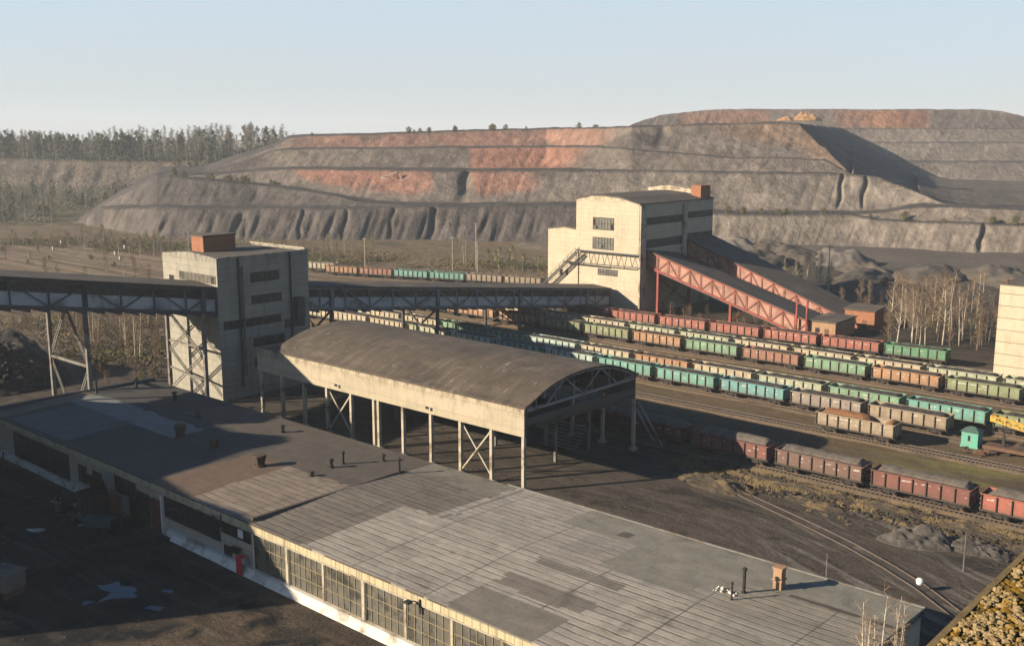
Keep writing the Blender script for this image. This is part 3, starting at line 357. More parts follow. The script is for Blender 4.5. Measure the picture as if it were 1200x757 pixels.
RIDGE=[[(-602.0,193.6,-0.5),(-866.6,278.7,8.0),(-911.3,295.4,31.2),(-1043.6,338.3,35.2),(-1462.4,474.1,33.2)],
[(-592.0,202.5,-0.5),(-849.7,290.6,8.0),(-893.2,307.8,31.0),(-1023.3,352.6,35.0),(-1435.2,494.5,33.0)],
[(-582.1,211.3,-0.5),(-832.9,302.4,8.0),(-875.2,320.0,30.7),(-1003.1,366.8,34.7),(-1408.2,514.9,32.7)],
[(-572.1,220.2,-0.5),(-816.2,314.2,8.0),(-857.4,332.2,30.4),(-983.1,380.9,34.4),(-1381.2,535.1,32.4)],
[(-562.1,229.1,-0.5),(-799.6,325.9,8.0),(-839.6,344.2,30.2),(-963.1,394.9,34.2),(-1354.3,555.3,32.2)],
[(-552.1,238.0,-0.5),(-783.1,337.5,8.0),(-821.9,356.2,29.9),(-943.2,408.8,33.9),(-1327.5,575.4,31.9)],
[(-542.2,246.9,-0.5),(-766.7,349.1,8.0),(-804.3,368.1,29.5),(-923.5,422.6,33.5),(-1300.8,595.4,31.5)],
[(-532.2,255.8,-0.5),(-750.4,360.6,8.0),(-786.8,379.9,29.2),(-903.8,436.4,33.2),(-1274.3,615.3,31.2)],
[(-522.2,264.7,-0.5),(-734.2,372.1,8.0),(-769.4,391.6,28.9),(-884.3,450.0,32.9),(-1247.8,635.1,30.9)],
[(-512.2,273.5,-0.5),(-718.0,383.4,8.0),(-752.2,403.3,28.6),(-864.8,463.6,32.6),(-1221.5,654.8,30.6)],
[(-502.3,282.4,-0.5),(-702.0,394.7,8.0),(-735.0,414.8,28.3),(-845.4,477.1,32.3),(-1195.2,674.4,30.3)],
[(-492.3,291.3,-0.5),(-685.7,405.8,8.0),(-718.0,426.3,28.2),(-826.3,490.5,32.2),(-1169.1,694.1,30.2)],
[(-482.3,300.2,-0.5),(-667.7,415.6,8.0),(-701.7,438.2,29.7),(-807.8,504.4,33.7),(-1143.6,714.1,31.7)],
[(-472.3,309.1,-0.5),(-650.0,425.3,8.0),(-684.8,449.5,30.7),(-788.7,517.7,34.7),(-1117.6,733.6,32.7)],
[(-462.4,318.0,-0.5),(-632.5,435.0,8.0),(-666.8,459.8,30.8),(-768.4,529.9,34.8),(-1090.4,752.0,32.8)],
[(-452.4,326.9,-0.5),(-615.1,444.5,8.0),(-648.9,470.0,30.8),(-748.4,542.1,34.8),(-1063.5,770.3,32.8)],
[(-442.4,335.8,-0.5),(-598.0,453.8,8.0),(-631.2,480.1,30.9),(-728.5,554.1,34.9),(-1036.7,788.5,32.9)]]
CAP_C=[715, 725, 735, 742, 750, 757, 765, 772, 780, 790, 800, 815, 830, 850, 875, 900, 925, 950, 975, 1000, 1025, 1050, 1075, 1100, 1125, 1150, 1175, 1200, 1225, 1250, 1275, 1300, 1325]
CAP=[[(-524.3,711.5,49.7),(-524.9,712.3,53.4),(-614.2,833.6,53.9),(-679.8,922.5,40.0)],
[(-518.9,716.2,49.7),(-519.9,717.6,54.0),(-608.4,839.7,54.5),(-673.3,929.2,40.0)],
[(-513.6,721.0,49.7),(-515.0,722.9,54.5),(-602.6,845.8,55.0),(-666.8,935.9,40.0)],
[(-509.9,724.3,49.7),(-513.3,728.9,57.0),(-600.2,852.4,57.5),(-663.9,942.9,40.0)],
[(-505.7,728.1,49.7),(-510.9,735.4,59.5),(-597.1,859.5,60.0),(-660.4,950.5,40.0)],
[(-501.9,731.4,49.7),(-508.9,741.2,61.7),(-594.5,865.8,62.2),(-657.2,957.2,40.0)],
[(-497.7,735.2,49.7),(-505.8,746.7,63.2),(-590.6,872.0,63.7),(-652.9,963.9,40.0)],
[(-494.0,738.5,49.7),(-503.0,751.6,64.6),(-587.3,877.4,65.1),(-649.0,969.7,40.0)],
[(-489.7,742.3,49.7),(-499.3,756.2,65.3),(-582.8,882.7,65.8),(-644.0,975.5,40.0)],
[(-484.4,747.0,49.7),(-494.6,762.0,66.2),(-577.2,889.3,66.7),(-637.8,982.7,40.0)],
[(-479.1,751.8,49.7),(-489.8,767.9,67.1),(-571.5,896.0,67.6),(-631.5,989.9,40.0)],
[(-471.1,758.9,49.7),(-482.5,776.4,68.2),(-562.9,905.7,68.7),(-621.8,1000.5,40.0)],
[(-463.1,766.0,49.7),(-475.2,784.9,69.3),(-554.2,915.4,69.8),(-612.1,1011.1,40.0)],
[(-452.5,775.5,49.7),(-464.6,795.0,69.7),(-541.8,927.1,70.2),(-598.4,1024.0,40.0)],
[(-439.2,787.3,49.7),(-451.2,807.5,70.0),(-526.2,941.6,70.5),(-581.2,1040.0,40.0)],
[(-425.9,799.1,49.7),(-437.6,819.6,70.0),(-510.3,955.7,70.5),(-563.6,1055.6,40.0)],
[(-412.6,811.0,49.7),(-424.0,831.7,70.0),(-494.5,969.8,70.5),(-546.1,1071.1,40.0)],
[(-399.3,822.8,49.7),(-410.4,843.8,70.0),(-478.6,983.9,70.5),(-528.6,1086.7,40.0)],
[(-386.0,834.7,49.7),(-396.8,855.9,70.0),(-462.7,998.0,70.5),(-511.1,1102.3,40.0)],
[(-372.8,846.5,49.7),(-383.2,867.9,70.0),(-446.9,1012.1,70.5),(-493.6,1117.9,40.0)],
[(-359.5,858.3,49.7),(-369.6,880.0,69.9),(-431.0,1026.2,70.4),(-476.1,1133.4,40.0)],
[(-346.2,870.2,49.7),(-356.0,892.1,69.9),(-415.2,1040.3,70.4),(-458.5,1149.0,40.0)],
[(-332.9,882.0,49.7),(-342.4,904.2,69.9),(-399.3,1054.4,70.4),(-441.0,1164.6,40.0)],
[(-319.6,893.9,49.7),(-328.8,916.3,69.9),(-383.4,1068.5,70.4),(-423.5,1180.1,40.0)],
[(-306.3,905.7,49.7),(-315.2,928.4,69.9),(-367.6,1082.6,70.4),(-406.0,1195.7,40.0)],
[(-293.0,917.6,49.7),(-301.6,940.4,69.8),(-351.7,1096.7,70.3),(-388.5,1211.3,40.0)],
[(-279.7,929.4,49.7),(-287.2,950.1,68.0),(-335.0,1108.4,68.5),(-370.1,1224.4,40.0)],
[(-266.4,941.2,49.7),(-271.5,955.9,63.5),(-317.0,1116.3,64.0),(-350.4,1233.8,40.0)],
[(-253.1,953.1,49.7),(-256.8,964.2,60.8),(-300.0,1126.6,61.3),(-331.7,1245.6,40.0)],
[(-239.8,964.9,49.7),(-242.2,972.4,58.1),(-283.1,1136.8,58.6),(-313.1,1257.4,40.0)],
[(-226.6,976.8,49.7),(-228.0,981.7,56.2),(-266.7,1148.1,56.7),(-295.0,1270.2,40.0)],
[(-213.3,988.6,49.7),(-214.1,991.6,54.9),(-250.5,1160.1,55.4),(-277.2,1283.7,40.0)],
[(-200.0,1000.4,49.7),(-200.3,1001.6,53.5),(-234.4,1172.1,54.0),(-259.4,1297.2,40.0)]]
BENCH_C=[930, 955, 980, 1005, 1030, 1055, 1080, 1105, 1130, 1155, 1180, 1205, 1230, 1255, 1280, 1305, 1330]
BENCH=[[(-366.4,731.6,7.7),(-380.4,757.1,28.1),(-385.9,768.2,28.3),(-395.6,785.8,42.4),(-401.1,796.9,42.6),(-408.8,810.9,53.8),(-436.7,866.3,54.3),(-562.5,1115.9,54.3)],
[(-354.4,742.3,7.7),(-367.9,768.2,28.1),(-373.3,779.5,28.3),(-382.7,797.3,42.4),(-388.1,808.5,42.6),(-395.5,822.7,53.8),(-422.6,878.9,54.3),(-544.3,1132.1,54.3)],
[(-342.3,753.1,7.7),(-355.5,779.3,28.1),(-360.7,790.7,28.3),(-369.8,808.7,42.4),(-375.0,820.1,42.6),(-382.3,834.5,53.8),(-408.4,891.6,54.3),(-526.1,1148.4,54.3)],
[(-330.3,763.8,7.7),(-343.1,790.3,28.1),(-348.1,801.9,28.3),(-357.0,820.2,42.4),(-362.0,831.8,42.6),(-369.0,846.3,53.8),(-394.3,904.2,54.3),(-507.9,1164.6,54.3)],
[(-318.2,774.5,7.7),(-330.7,801.4,28.1),(-335.5,813.2,28.3),(-344.1,831.6,42.4),(-349.0,843.4,42.6),(-355.8,858.1,53.8),(-380.1,916.8,54.3),(-489.6,1180.8,54.3)],
[(-306.2,785.3,7.7),(-318.2,812.5,28.1),(-322.9,824.4,28.3),(-331.2,843.1,42.4),(-335.9,855.0,42.6),(-342.5,869.9,53.8),(-366.0,929.4,54.3),(-471.4,1197.1,54.3)],
[(-294.1,796.0,7.7),(-305.8,823.5,28.1),(-310.3,835.6,28.3),(-318.4,854.6,42.4),(-322.9,866.6,42.6),(-329.3,881.7,53.8),(-351.8,942.0,54.3),(-453.2,1213.3,54.3)],
[(-282.1,806.8,7.7),(-293.4,834.6,28.1),(-297.7,846.9,28.3),(-305.5,866.0,42.4),(-309.8,878.3,42.6),(-316.0,893.5,53.8),(-337.7,954.6,54.3),(-434.9,1229.6,54.3)],
[(-270.0,817.5,7.7),(-281.0,845.7,28.1),(-285.1,858.1,28.3),(-292.6,877.5,42.4),(-296.8,889.9,42.6),(-302.8,905.3,53.8),(-323.5,967.2,54.3),(-416.7,1245.8,54.3)],
[(-258.0,828.2,7.7),(-268.5,856.8,28.1),(-272.5,869.3,28.3),(-279.8,888.9,42.4),(-283.7,901.5,42.6),(-289.5,917.1,53.8),(-309.4,979.8,54.3),(-398.5,1262.0,54.3)],
[(-245.9,839.0,7.7),(-256.1,867.8,28.1),(-259.9,880.6,28.3),(-266.9,900.4,42.4),(-270.7,913.1,42.6),(-276.3,928.9,53.8),(-295.2,992.4,54.3),(-380.3,1278.3,54.3)],
[(-233.9,849.7,7.7),(-243.7,878.9,28.1),(-247.3,891.8,28.3),(-254.1,911.9,42.4),(-257.6,924.7,42.6),(-263.0,940.7,53.8),(-281.1,1005.0,54.3),(-362.0,1294.5,54.3)],
[(-221.8,860.4,7.7),(-231.3,890.0,28.1),(-234.7,903.0,28.3),(-241.2,923.3,42.4),(-244.6,936.4,42.6),(-249.8,952.5,53.8),(-266.9,1017.6,54.3),(-343.8,1310.8,54.3)],
[(-209.8,871.2,7.7),(-218.8,901.0,28.1),(-222.0,914.3,28.3),(-228.3,934.8,42.4),(-231.6,948.0,42.6),(-236.6,964.3,53.8),(-252.8,1030.3,54.3),(-325.6,1327.0,54.3)],
[(-197.7,881.9,7.7),(-206.4,912.1,28.1),(-209.4,925.5,28.3),(-215.5,946.2,42.4),(-218.5,959.6,42.6),(-223.3,976.1,53.8),(-238.6,1042.9,54.3),(-307.3,1343.3,54.3)],
[(-185.7,892.7,7.7),(-194.0,923.2,28.1),(-196.8,936.7,28.3),(-202.6,957.7,42.4),(-205.5,971.2,42.6),(-210.1,987.9,53.8),(-224.5,1055.5,54.3),(-289.1,1359.5,54.3)],
[(-173.6,903.4,7.7),(-181.6,934.3,28.1),(-184.2,948.0,28.3),(-189.7,969.2,42.4),(-192.4,982.9,42.6),(-196.8,999.7,53.8),(-210.3,1068.1,54.3),(-270.9,1375.7,54.3)]]
# ================================================================ ground
def fbm(x, y, z=0., o=5): return noise.fractal(Vector((x, y, z)), 1., 2., o)
def ground():
    g = G('works_ground'); c = g.coord(); x, y, z = g.sep(c)
    n1 = g.noise(c, .05, 5, .6); n2 = g.noise(c, .35, 6, .7); n3 = g.noise(c, 2.5, 5, .7)
    yy = g.math('ADD', y, g.math('MULTIPLY', g.math('SUBTRACT', n1, .5), 26.))
    cr = g.n('ShaderNodeValToRGB'); cr.color_ramp.interpolation = 'LINEAR'
    g.l(g.math('DIVIDE', yy, 600.), cr.inputs[0])
    stops = [(0, (.024,.023,.023)), (58, (.022,.022,.023)), (61, (.095,.080,.067)), (92, (.086,.074,.063)), (128, (.082,.070,.058)),  # near yard: dark asphalt, made near-black to carry the shade too
             (140, (.085,.068,.048)), (150, (.125,.095,.062)), (163, (.155,.115,.075)), (188, (.15,.112,.074)), (206, (.105,.085,.062)),
             (235, (.062,.053,.042)), (300, (.072,.062,.051)), (345, (.085,.075,.066)), (400, (.13,.115,.10))]
    els = cr.color_ramp.elements
    while len(els) < len(stops): els.new(.5)
    for e, (p, col) in zip(els, stops): e.position = p / 600.; e.color = (*col, 1)
    col = cr.outputs[0]
    # the field left of the tower: tan rail land with dry grass
    lm = g.ramp(g.math('ADD', x, g.math('MULTIPLY', g.math('SUBTRACT', n1, .5), 60.)), -190., -235.)
    tan = g.mix(g.ramp(n2, .4, .65), (.15,.115,.08), (.24,.175,.105))
    tan = g.mix(g.ramp(g.noise(g.scl(c, (.03,.3,1)), 1., 4, .6), .5, .62), tan, (.10,.085,.065))
    lm = g.math('MULTIPLY', lm, g.ramp(y, 92., 120.)); col = g.mix(lm, col, tan)
    ym = g.math('MULTIPLY', g.ramp(y, 60.5, 57.), g.ramp(g.math('ADD', x, g.math('MULTIPLY', g.math('SUBTRACT', n1, .5), 20.)), -94., -84.)); col = g.mix(ym, col, (.12,.092,.066))  # brown only on the sunlit strip: sun against shade painted into the yard
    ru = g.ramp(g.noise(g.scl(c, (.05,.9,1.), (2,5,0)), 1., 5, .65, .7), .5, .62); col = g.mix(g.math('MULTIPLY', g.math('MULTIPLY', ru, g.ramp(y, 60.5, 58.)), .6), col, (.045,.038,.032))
    # grass, wet stains, dust streaks along the wheel tracks
    gm = g.math('MULTIPLY', g.ramp(g.noise(g.scl(c, (.05,.16,1.)), 1., 6, .7), .46, .62), g.ramp(y, 134., 139.))
    gm = g.math('MULTIPLY', gm, g.ramp(y, 162., 154.)); gm = g.math('MULTIPLY', gm, g.ramp(x, -70., -58.))
    col = g.mix(g.math('MULTIPLY', gm, .85), col, (.20,.185,.06))
    st = g.ramp(g.math('ADD', g.noise(g.scl(c, (.07,.25,1.)), 1., 6, .7, .8), g.math('MULTIPLY', g.math('MULTIPLY', g.ramp(y, 100., 94.), g.ramp(x, -75., -66.)), .07)), .53, .58)
    st = g.math('MULTIPLY', st, g.ramp(y, 150., 135.)); st = g.math('MULTIPLY', st, g.ramp(y, 62., 70.))
    col = g.mix(g.math('MULTIPLY', st, .62), col, (.03,.028,.026))
    ds = g.ramp(g.noise(g.scl(c, (.05,.6,1.), (3,9,0)), 1., 6, .7, .8), .5, .75)
    col = g.mix(g.math('MULTIPLY', ds, .4), col, (.19,.165,.14))
    rot = g.n('ShaderNodeMapping'); rot.inputs['Rotation'].default_value = (0, 0, R(24)); rot.inputs['Scale'].default_value = (1,1,1); g.l(c, rot.inputs[0])
    pd = g.ramp(g.noise(g.scl(rot.outputs[0], (.05,.42,1.), (7,3,0)), 1., 6, .7, .5), .50, .60); pd = g.math('MULTIPLY', g.math('MULTIPLY', pd, g.ramp(x, -66., -50.)), g.math('MULTIPLY', g.ramp(y, 92., 100.), g.ramp(y, 130., 124.)))
    col = g.mix(g.math('MULTIPLY', pd, .8), col, (.20,.185,.165))
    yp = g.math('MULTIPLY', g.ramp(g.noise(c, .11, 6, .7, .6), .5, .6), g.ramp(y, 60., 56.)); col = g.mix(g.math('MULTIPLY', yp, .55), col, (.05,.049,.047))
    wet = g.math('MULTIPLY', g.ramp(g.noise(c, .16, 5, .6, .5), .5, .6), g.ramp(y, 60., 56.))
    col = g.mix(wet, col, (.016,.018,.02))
    fine = g.ramp(n3, .25, .75); mul = g.mix(fine, (.72,.72,.72), (1.22,1.2,1.17)); col = g.mix(1., col, mul, 'MULTIPLY')
    mul = g.mix(g.ramp(n2, .3, .7), (.78,.78,.78), (1.2,1.2,1.2)); col = g.mix(1., col, mul, 'MULTIPLY')
    g.bump(g.math('ADD', g.math('MULTIPLY', n2, 1.), g.math('MULTIPLY', n3, .4)), .7, .35)
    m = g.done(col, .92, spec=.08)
    xs = list(np.arange(-420, 21, 3.5)); ys = list(np.arange(20, 440, 3.5))
    far = [-12000, -5000, -2000, -1000, -650]; xs = far + xs + [60, 150, 400, 1500, 12000]
    ys = [-12000, -2000, -200, -20] + ys + [520, 700, 1000, 2000, 5000, 12000]
    V = []; F = []
    for j, y_ in enumerate(ys):
        for i, x_ in enumerate(xs):
            a = 0.
            if 60 < y_ < 440 and -420 < x_ < 20:
                a = .18 * fbm(x_ * .06, y_ * .06) - .06
                if y_ > 215: a += (y_ - 215) / 200. * 1.1 * fbm(x_ * .03, y_ * .03, 3.)
                if 95 < y_ < 125 and x_ > -150: a *= .3
                a = min(a, .28) if 128 < y_ < 220 else a
            V.append((x_, y_, a))
    n = len(xs)
    for j in range(len(ys) - 1):
        for i in range(n - 1): F.append((j*n+i, j*n+i+1, (j+1)*n+i+1, (j+1)*n+i))
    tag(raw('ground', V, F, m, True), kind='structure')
ground()

MT['verge'] = rough_mat('rough_grass_verge', (.055,.047,.039), (.10,.08,.058), 1.3, .95, .9, c3=(.19,.14,.075), s3=.5, dist=.3)
MT['rubble'] = rough_mat('grey_coaly_rubble', (.085,.078,.072), (.15,.138,.125), 1.3, .95, .9, c3=(.06,.055,.05), s3=.5, dist=.3)
# ================================================================ spoil heaps, terraces, wooded ridge
def terrain_mat():
    g = G('spoil_heap_soil'); c = g.coord(); at = g.n('ShaderNodeVertexColor', layer_name='soil')
    col = at.outputs[0]
    f1 = g.ramp(g.noise(c, .035, 6, .7, .5), .3, .7); col = g.mix(1., col, g.mix(f1, (.70,.70,.72), (1.28,1.26,1.22)), 'MULTIPLY')
    f2 = g.ramp(g.noise(c, .3, 6, .7), .25, .75); col = g.mix(1., col, g.mix(f2, (.78,.78,.78), (1.2,1.2,1.2)), 'MULTIPLY')
    n3 = g.noise(g.scl(c, (.22,.22,.025)), 1., 6, .7, .3); f3 = g.ramp(n3, .34, .66); col = g.mix(1., col, g.mix(f3, (.66,.65,.65), (1.22,1.22,1.2)), 'MULTIPLY')
    g.bump(g.math('ADD', g.noise(c, .18, 6, .7), g.math('MULTIPLY', n3, 1.2)), .7, 1.5)
    return g.done(col, .95, spec=.1)
MT['terrain'] = terrain_mat()
def smooth(a, b, t): t = min(1, max(0, (t - a) / (b - a))); return t * t * (3 - 2 * t)
def loft(name, C, P, sub, faces, colour, nface=9, nflat=4, gully=1.6, flat_noise=.6, notches=()):
    """P[c][k]: break lines of the slope at survey column c; sub columns are lofted between the surveyed ones, slope faces get rills"""
    P = np.array(P); cols = []; cc = []
    for i in range(len(C) - 1):
        for s in range(sub):
            t = s / sub; cols.append(P[i] * (1 - t) + P[i+1] * t); cc.append(C[i] * (1 - t) + C[i+1] * t)
    cols.append(P[-1]); cc.append(C[-1])
    V = []; K = []; rows = None
    for c, col in zip(cc, cols):
        r = 0
        for k in range(len(col) - 1):
            isf = k in faces; n = nface if isf else nflat
            a = Vector(col[k]); b = Vector(col[k+1])
            hgt = abs(b.z - a.z); d = (b - a); side = Vector((d.y, -d.x, 0)); 
            nrm = Vector((-d.x, -d.y, 0)); nrm = nrm.normalized() if nrm.length > 0 else Vector((0,-1,0))
            for j in range(n + (1 if k == len(col) - 2 else 0)):
                t = j / n; p = a.lerp(b, t)
                if isf and hgt > 2:
                    w = math.sin(math.pi * min(1, t * .9 + .12)) ** .8
                    s_ = c - 15 * t
                    q = max(0, 1 - abs(noise.noise(Vector((s_ * .045, k * 7.3, t * .25)))) * 2.6); q2 = max(0, 1 - abs(noise.noise(Vector((s_ * .12, k * 3.1, t * .35)))) * 2.4)
                    A = gully * min(1., hgt / 11.) * (1 - .68 * smooth(600, 760, c)) * (.4 if k >= 4 and c < 760 else 1.) * (.55 + .45 * noise.noise(Vector((c * .02, k * 2., 0.))))
                    p = p + nrm * (w * A * (-q ** 2.5 * 2.3 - q2 ** 2 * 1.0 + .5 * fbm(p.x*.02, p.y*.02, k*2.)))
                    for (nc, nk, nd, nw) in notches:
                        if nk == k: p = p - nrm * (nd * math.exp(-((c - nc - 7 * (t - .5) - 1.2 * math.sin(t * 9 + nc)) / nw) ** 2) * min(1, 3 * t + .25) * min(1., 4 * (1.1 - t)))
                    p.z += .3 * A * fbm(p.x * .07, p.y * .07, 5.) * w
                elif j > 0 or k > 0:
                    p.z += flat_noise * fbm(p.x * .05, p.y * .05, 9.)
                # ragged break lines
                if j == 0 and k > 0: p.z += .5 * min(1, hgt / 8 + .3) * fbm(p.x * .1, p.y * .1, 2.)
                V.append(p); K.append((c, k, t, isf)); r += 1
        rows = r
    F = []
    for i in range(len(cols) - 1):
        for j in range(rows - 1): F.append((i*rows+j, i*rows+j+1, (i+1)*rows+j+1, (i+1)*rows+j)[::-1])
    o = raw(name, V, F, MT['terrain'], True)
    at = o.data.color_attributes.new('soil', 'FLOAT_COLOR', 'POINT')
    at.data.foreach_set('color', [v for (c, k, t, isf), p in zip(K, V) for v in (*colour(c, k, t, isf, p), 1.)])
    return tag(o, kind='structure')
GREY = np.array((.188,.163,.146)); LGREY = np.array((.225,.196,.170)); DARK = np.array((.085,.077,.073)); RED = np.array((.36,.185,.135)); OCH = np.array((.30,.20,.13))
def heap_col(c, k, t, isf, p):
    b = noise.noise(Vector((p.x * .02, p.y * .02, p.z * .05))); b2 = fbm(p.x * .05, p.y * .05, p.z * .12)
    base = GREY.copy()
    face = k // 2
    if not isf: base = DARK * 1.05 if not (k >= 9 and c > 935) else GREY * .75  # shaded end face of the heap: grey lowered to deepen its shade
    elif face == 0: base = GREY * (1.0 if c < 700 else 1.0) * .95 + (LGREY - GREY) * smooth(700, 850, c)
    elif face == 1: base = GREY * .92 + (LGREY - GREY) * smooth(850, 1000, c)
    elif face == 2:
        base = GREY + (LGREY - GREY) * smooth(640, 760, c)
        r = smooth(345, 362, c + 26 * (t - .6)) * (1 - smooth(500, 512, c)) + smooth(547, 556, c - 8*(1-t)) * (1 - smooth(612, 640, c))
        r *= smooth(.18, .5, t + .25 * b2); base = base + (RED - base) * min(1, r) * (.75 + .25 * b)
    elif face == 3:
        base = GREY * .88
        r = smooth(547, 556, c) * (1 - smooth(655, 690, c + 40 * b)); base = base + (RED * .9 - base) * r * .85
        base = base + (LGREY - base) * smooth(740, 850, c) * .6
    else:
        r = smooth(322, 360, c) * (1 - smooth(690, 735, c)); r *= .55 + .45 * smooth(-.2, .3, b2 + .2)
        base = base + (RED * .82 - base) * r * .62
        base = base + (OCH - base) * smooth(.12, .3, b) * smooth(730, 780, c) * .55
        base = base + (DARK - base) * smooth(.05, .25, -b) * smooth(660, 700, c) * .8
    if isf:
        s = noise.noise(Vector((c * .10 + t * 1.5, t * .8, k * 3.))) * .5 + noise.noise(Vector(((c - 15 * t) * .22, t * .8, k * 5.))) * .6
        redness = max(0., (base[0] / base[2] - 1.5)) ; base = base * (1 + .22 * b2) * (1 + .38 * s * (1 - .6 * min(1., redness)))
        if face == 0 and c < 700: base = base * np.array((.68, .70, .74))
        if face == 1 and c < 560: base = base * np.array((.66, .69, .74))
    return np.clip(base, .03, .6)
NOTCH = [(985, 4, 4.5, 2.2), (1013, 4, 4.5, 2.2), (1151, 0, 4, 3.2), (507, 0, 4.5, 3.5), (458, 0, 3, 2.5), (404, 0, 2.5, 2), (352, 0, 2.5, 2.2), (545, 4, 5, 6), (775, 8, 3, 6)]
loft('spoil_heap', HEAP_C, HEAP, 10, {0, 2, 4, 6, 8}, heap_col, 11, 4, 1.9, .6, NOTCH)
def ridge_col(c, k, t, isf, p):
    b = fbm(p.x * .03, p.y * .03, 1.)
    if k == 0: return np.array((.13,.115,.07)) * (1 + .3 * b)
    if k == 1:
        s = noise.noise(Vector(((c - 12 * t) * .13, t * .7, 2.))) * .5 + noise.noise(Vector(((c - 12 * t) * .33, t, 8.))) * .5
        return np.clip(np.array((.165,.138,.115)) * (1 + .3 * b) * (1 + .7 * s), .035, .5)
    return np.array((.085,.075,.045))
loft('wooded_ridge', RIDGE_C, RIDGE, 9, {1}, ridge_col, 10, 8, 3.4, 1.0)
def cap_col(c, k, t, isf, p):
    b = fbm(p.x * .012, p.y * .012, 4.); base = GREY * 1.1
    if isf:
        r = smooth(790, 800, c) * (1 - smooth(900, 905, c)) * .55 + smooth(972, 985, c) * (1 - smooth(1085, 1092, c)) * smooth(.2, .5, t + .2*b + (c > 972) * .0 + .15)
        base = base + (np.array((.33,.165,.10)) - base) * min(1, r) * (.7 + .5 * b)
        if c > 1090: base = base * .8
    return np.clip(base, .04, .6)
loft('upper_spoil_heap', CAP_C, CAP, 10, {0}, cap_col, 9, 3, 3.0)
def bench_col(c, k, t, isf, p):
    b = fbm(p.x * .02, p.y * .02, 4.); return np.clip((LGREY * .95 if isf else DARK * 1.3) * (1 + .25 * b), .04, .5)
loft('far_terraces', BENCH_C, BENCH, 10, {0, 2, 4}, bench_col, 9, 3, 1.8)

def mound(name, cx, cy, rx, ry, h, m, rz=0., seed=0, rough=.5, n=40, kind='structure', z0=-.1):
    V = []; F = []
    for j in range(n + 1):
        for i in range(n + 1):
            u = i / n * 2 - 1; v = j / n * 2 - 1; r = math.hypot(u, v)
            k = max(0., 1 - r); prof = min(1., k * 1.5) if r < 1 else 0
            q = fbm(u * 1.6 + seed, v * 1.6, seed * 1.7, 3)
            z = h * prof ** .8 * (1 + rough * .6 * q) + (h * .16 * rough * fbm(u * 5, v * 5, seed) if r < .92 else 0)
            a, b = u * rx * (1 + .12 * q), v * ry * (1 + .12 * q)
            V.append((cx + a * math.cos(rz) - b * math.sin(rz), cy + a * math.sin(rz) + b * math.cos(rz), z0 + max(-.3, z) - (.4 if r >= 1 else 0)))
    for j in range(n):
        for i in range(n): F.append((j*(n+1)+i, j*(n+1)+i+1, (j+1)*(n+1)+i+1, (j+1)*(n+1)+i))
    o = raw(name, V, F, m, True)
    return o
# spoil mounds in front of the heap, coal heap on the left, rubble by the near tracks
for i, (x, y, rx, ry, h, m) in enumerate([(-211,366,22,14,6.5,'spoil'), (-196,372,16,12,6,'spoil_dark'), (-180,366,15,12,5.5,'spoil_dark'), (-166,372,14,11,5,'spoil'),
        (-186,345,20,10,5,'spoil_dark'), (-142,335,18,9,2.6,'spoil_dark'), (-128,360,22,12,3.6,'spoil_dark'), (-110,372,18,12,4,'spoil_dark'), (-150,356,16,9,3,'spoil_dark'),
        (-96,352,16,10,3,'spoil_dark'), (-232,352,22,9,4,'spoil_dark'), (-275,345,30,9,3,'spoil_dark')]):
    tag(mound('spoil_mound', x, y, rx, ry, h, MT[m], .3 * i, i * 3.1, .7), kind='structure')
for i, (x, y, rx, ry, h, m) in enumerate([(-70,490,30,14,8,'spoil'), (-40,520,26,14,7,'spoil_dark'), (-100,520,30,12,6,'spoil'), (-20,560,34,16,9,'spoil_dark'), (-75,560,34,14,8,'spoil'), (-110,590,30,14,7,'spoil_dark')]):
    tag(mound('spoil_mound', x, y, rx, ry, h * .6, MT[m], .3 * i, i * 5.1, .6, z0=14.5), kind='structure')
tag(mound('coal_heap', -209, 80, 17, 15, 8.5, MT['coal'], .4, 2.2, .75, 90), 'big black coal heap left of the warehouse, partly under the left conveyor gallery', 'coal heap')
tag(mound('rubble_heap', -41.5, 118.3, 4.4, 2.4, 1.5, MT['rubble'], .35, 1.3, 1.1, 60), 'pale grey rubble heap between the curved track and the red wagons', 'rubble heap')
tag(mound('rubble_heap', -35.2, 120.6, 3.6, 2.0, 1.1, MT['rubble'], .1, 6.3, 1.2, 60), 'low grey rubble heap nearest the mossy roof, beside the last red wagon', 'rubble heap')
tag(mound('earth_bank', -70, 120.6, 7.0, 2.9, 1.1, MT['verge'], -.1, 4.3, 1.3, 60), 'dark earth bank round the buried end of the curved track', 'earth bank')
for i, (x, y, rx, ry, h) in enumerate([(-62,126.5,9,1.6,.55), (-50,127,8,1.5,.5), (-38,126.5,7,1.6,.6), (-56,122.5,5,1.8,.5), (-28,124.5,6,2,.6)]):
    tag(mound('verge', x, y, rx, ry, h, MT['verge'], 0, i * 2.7, 1.5, 50), kind='structure')

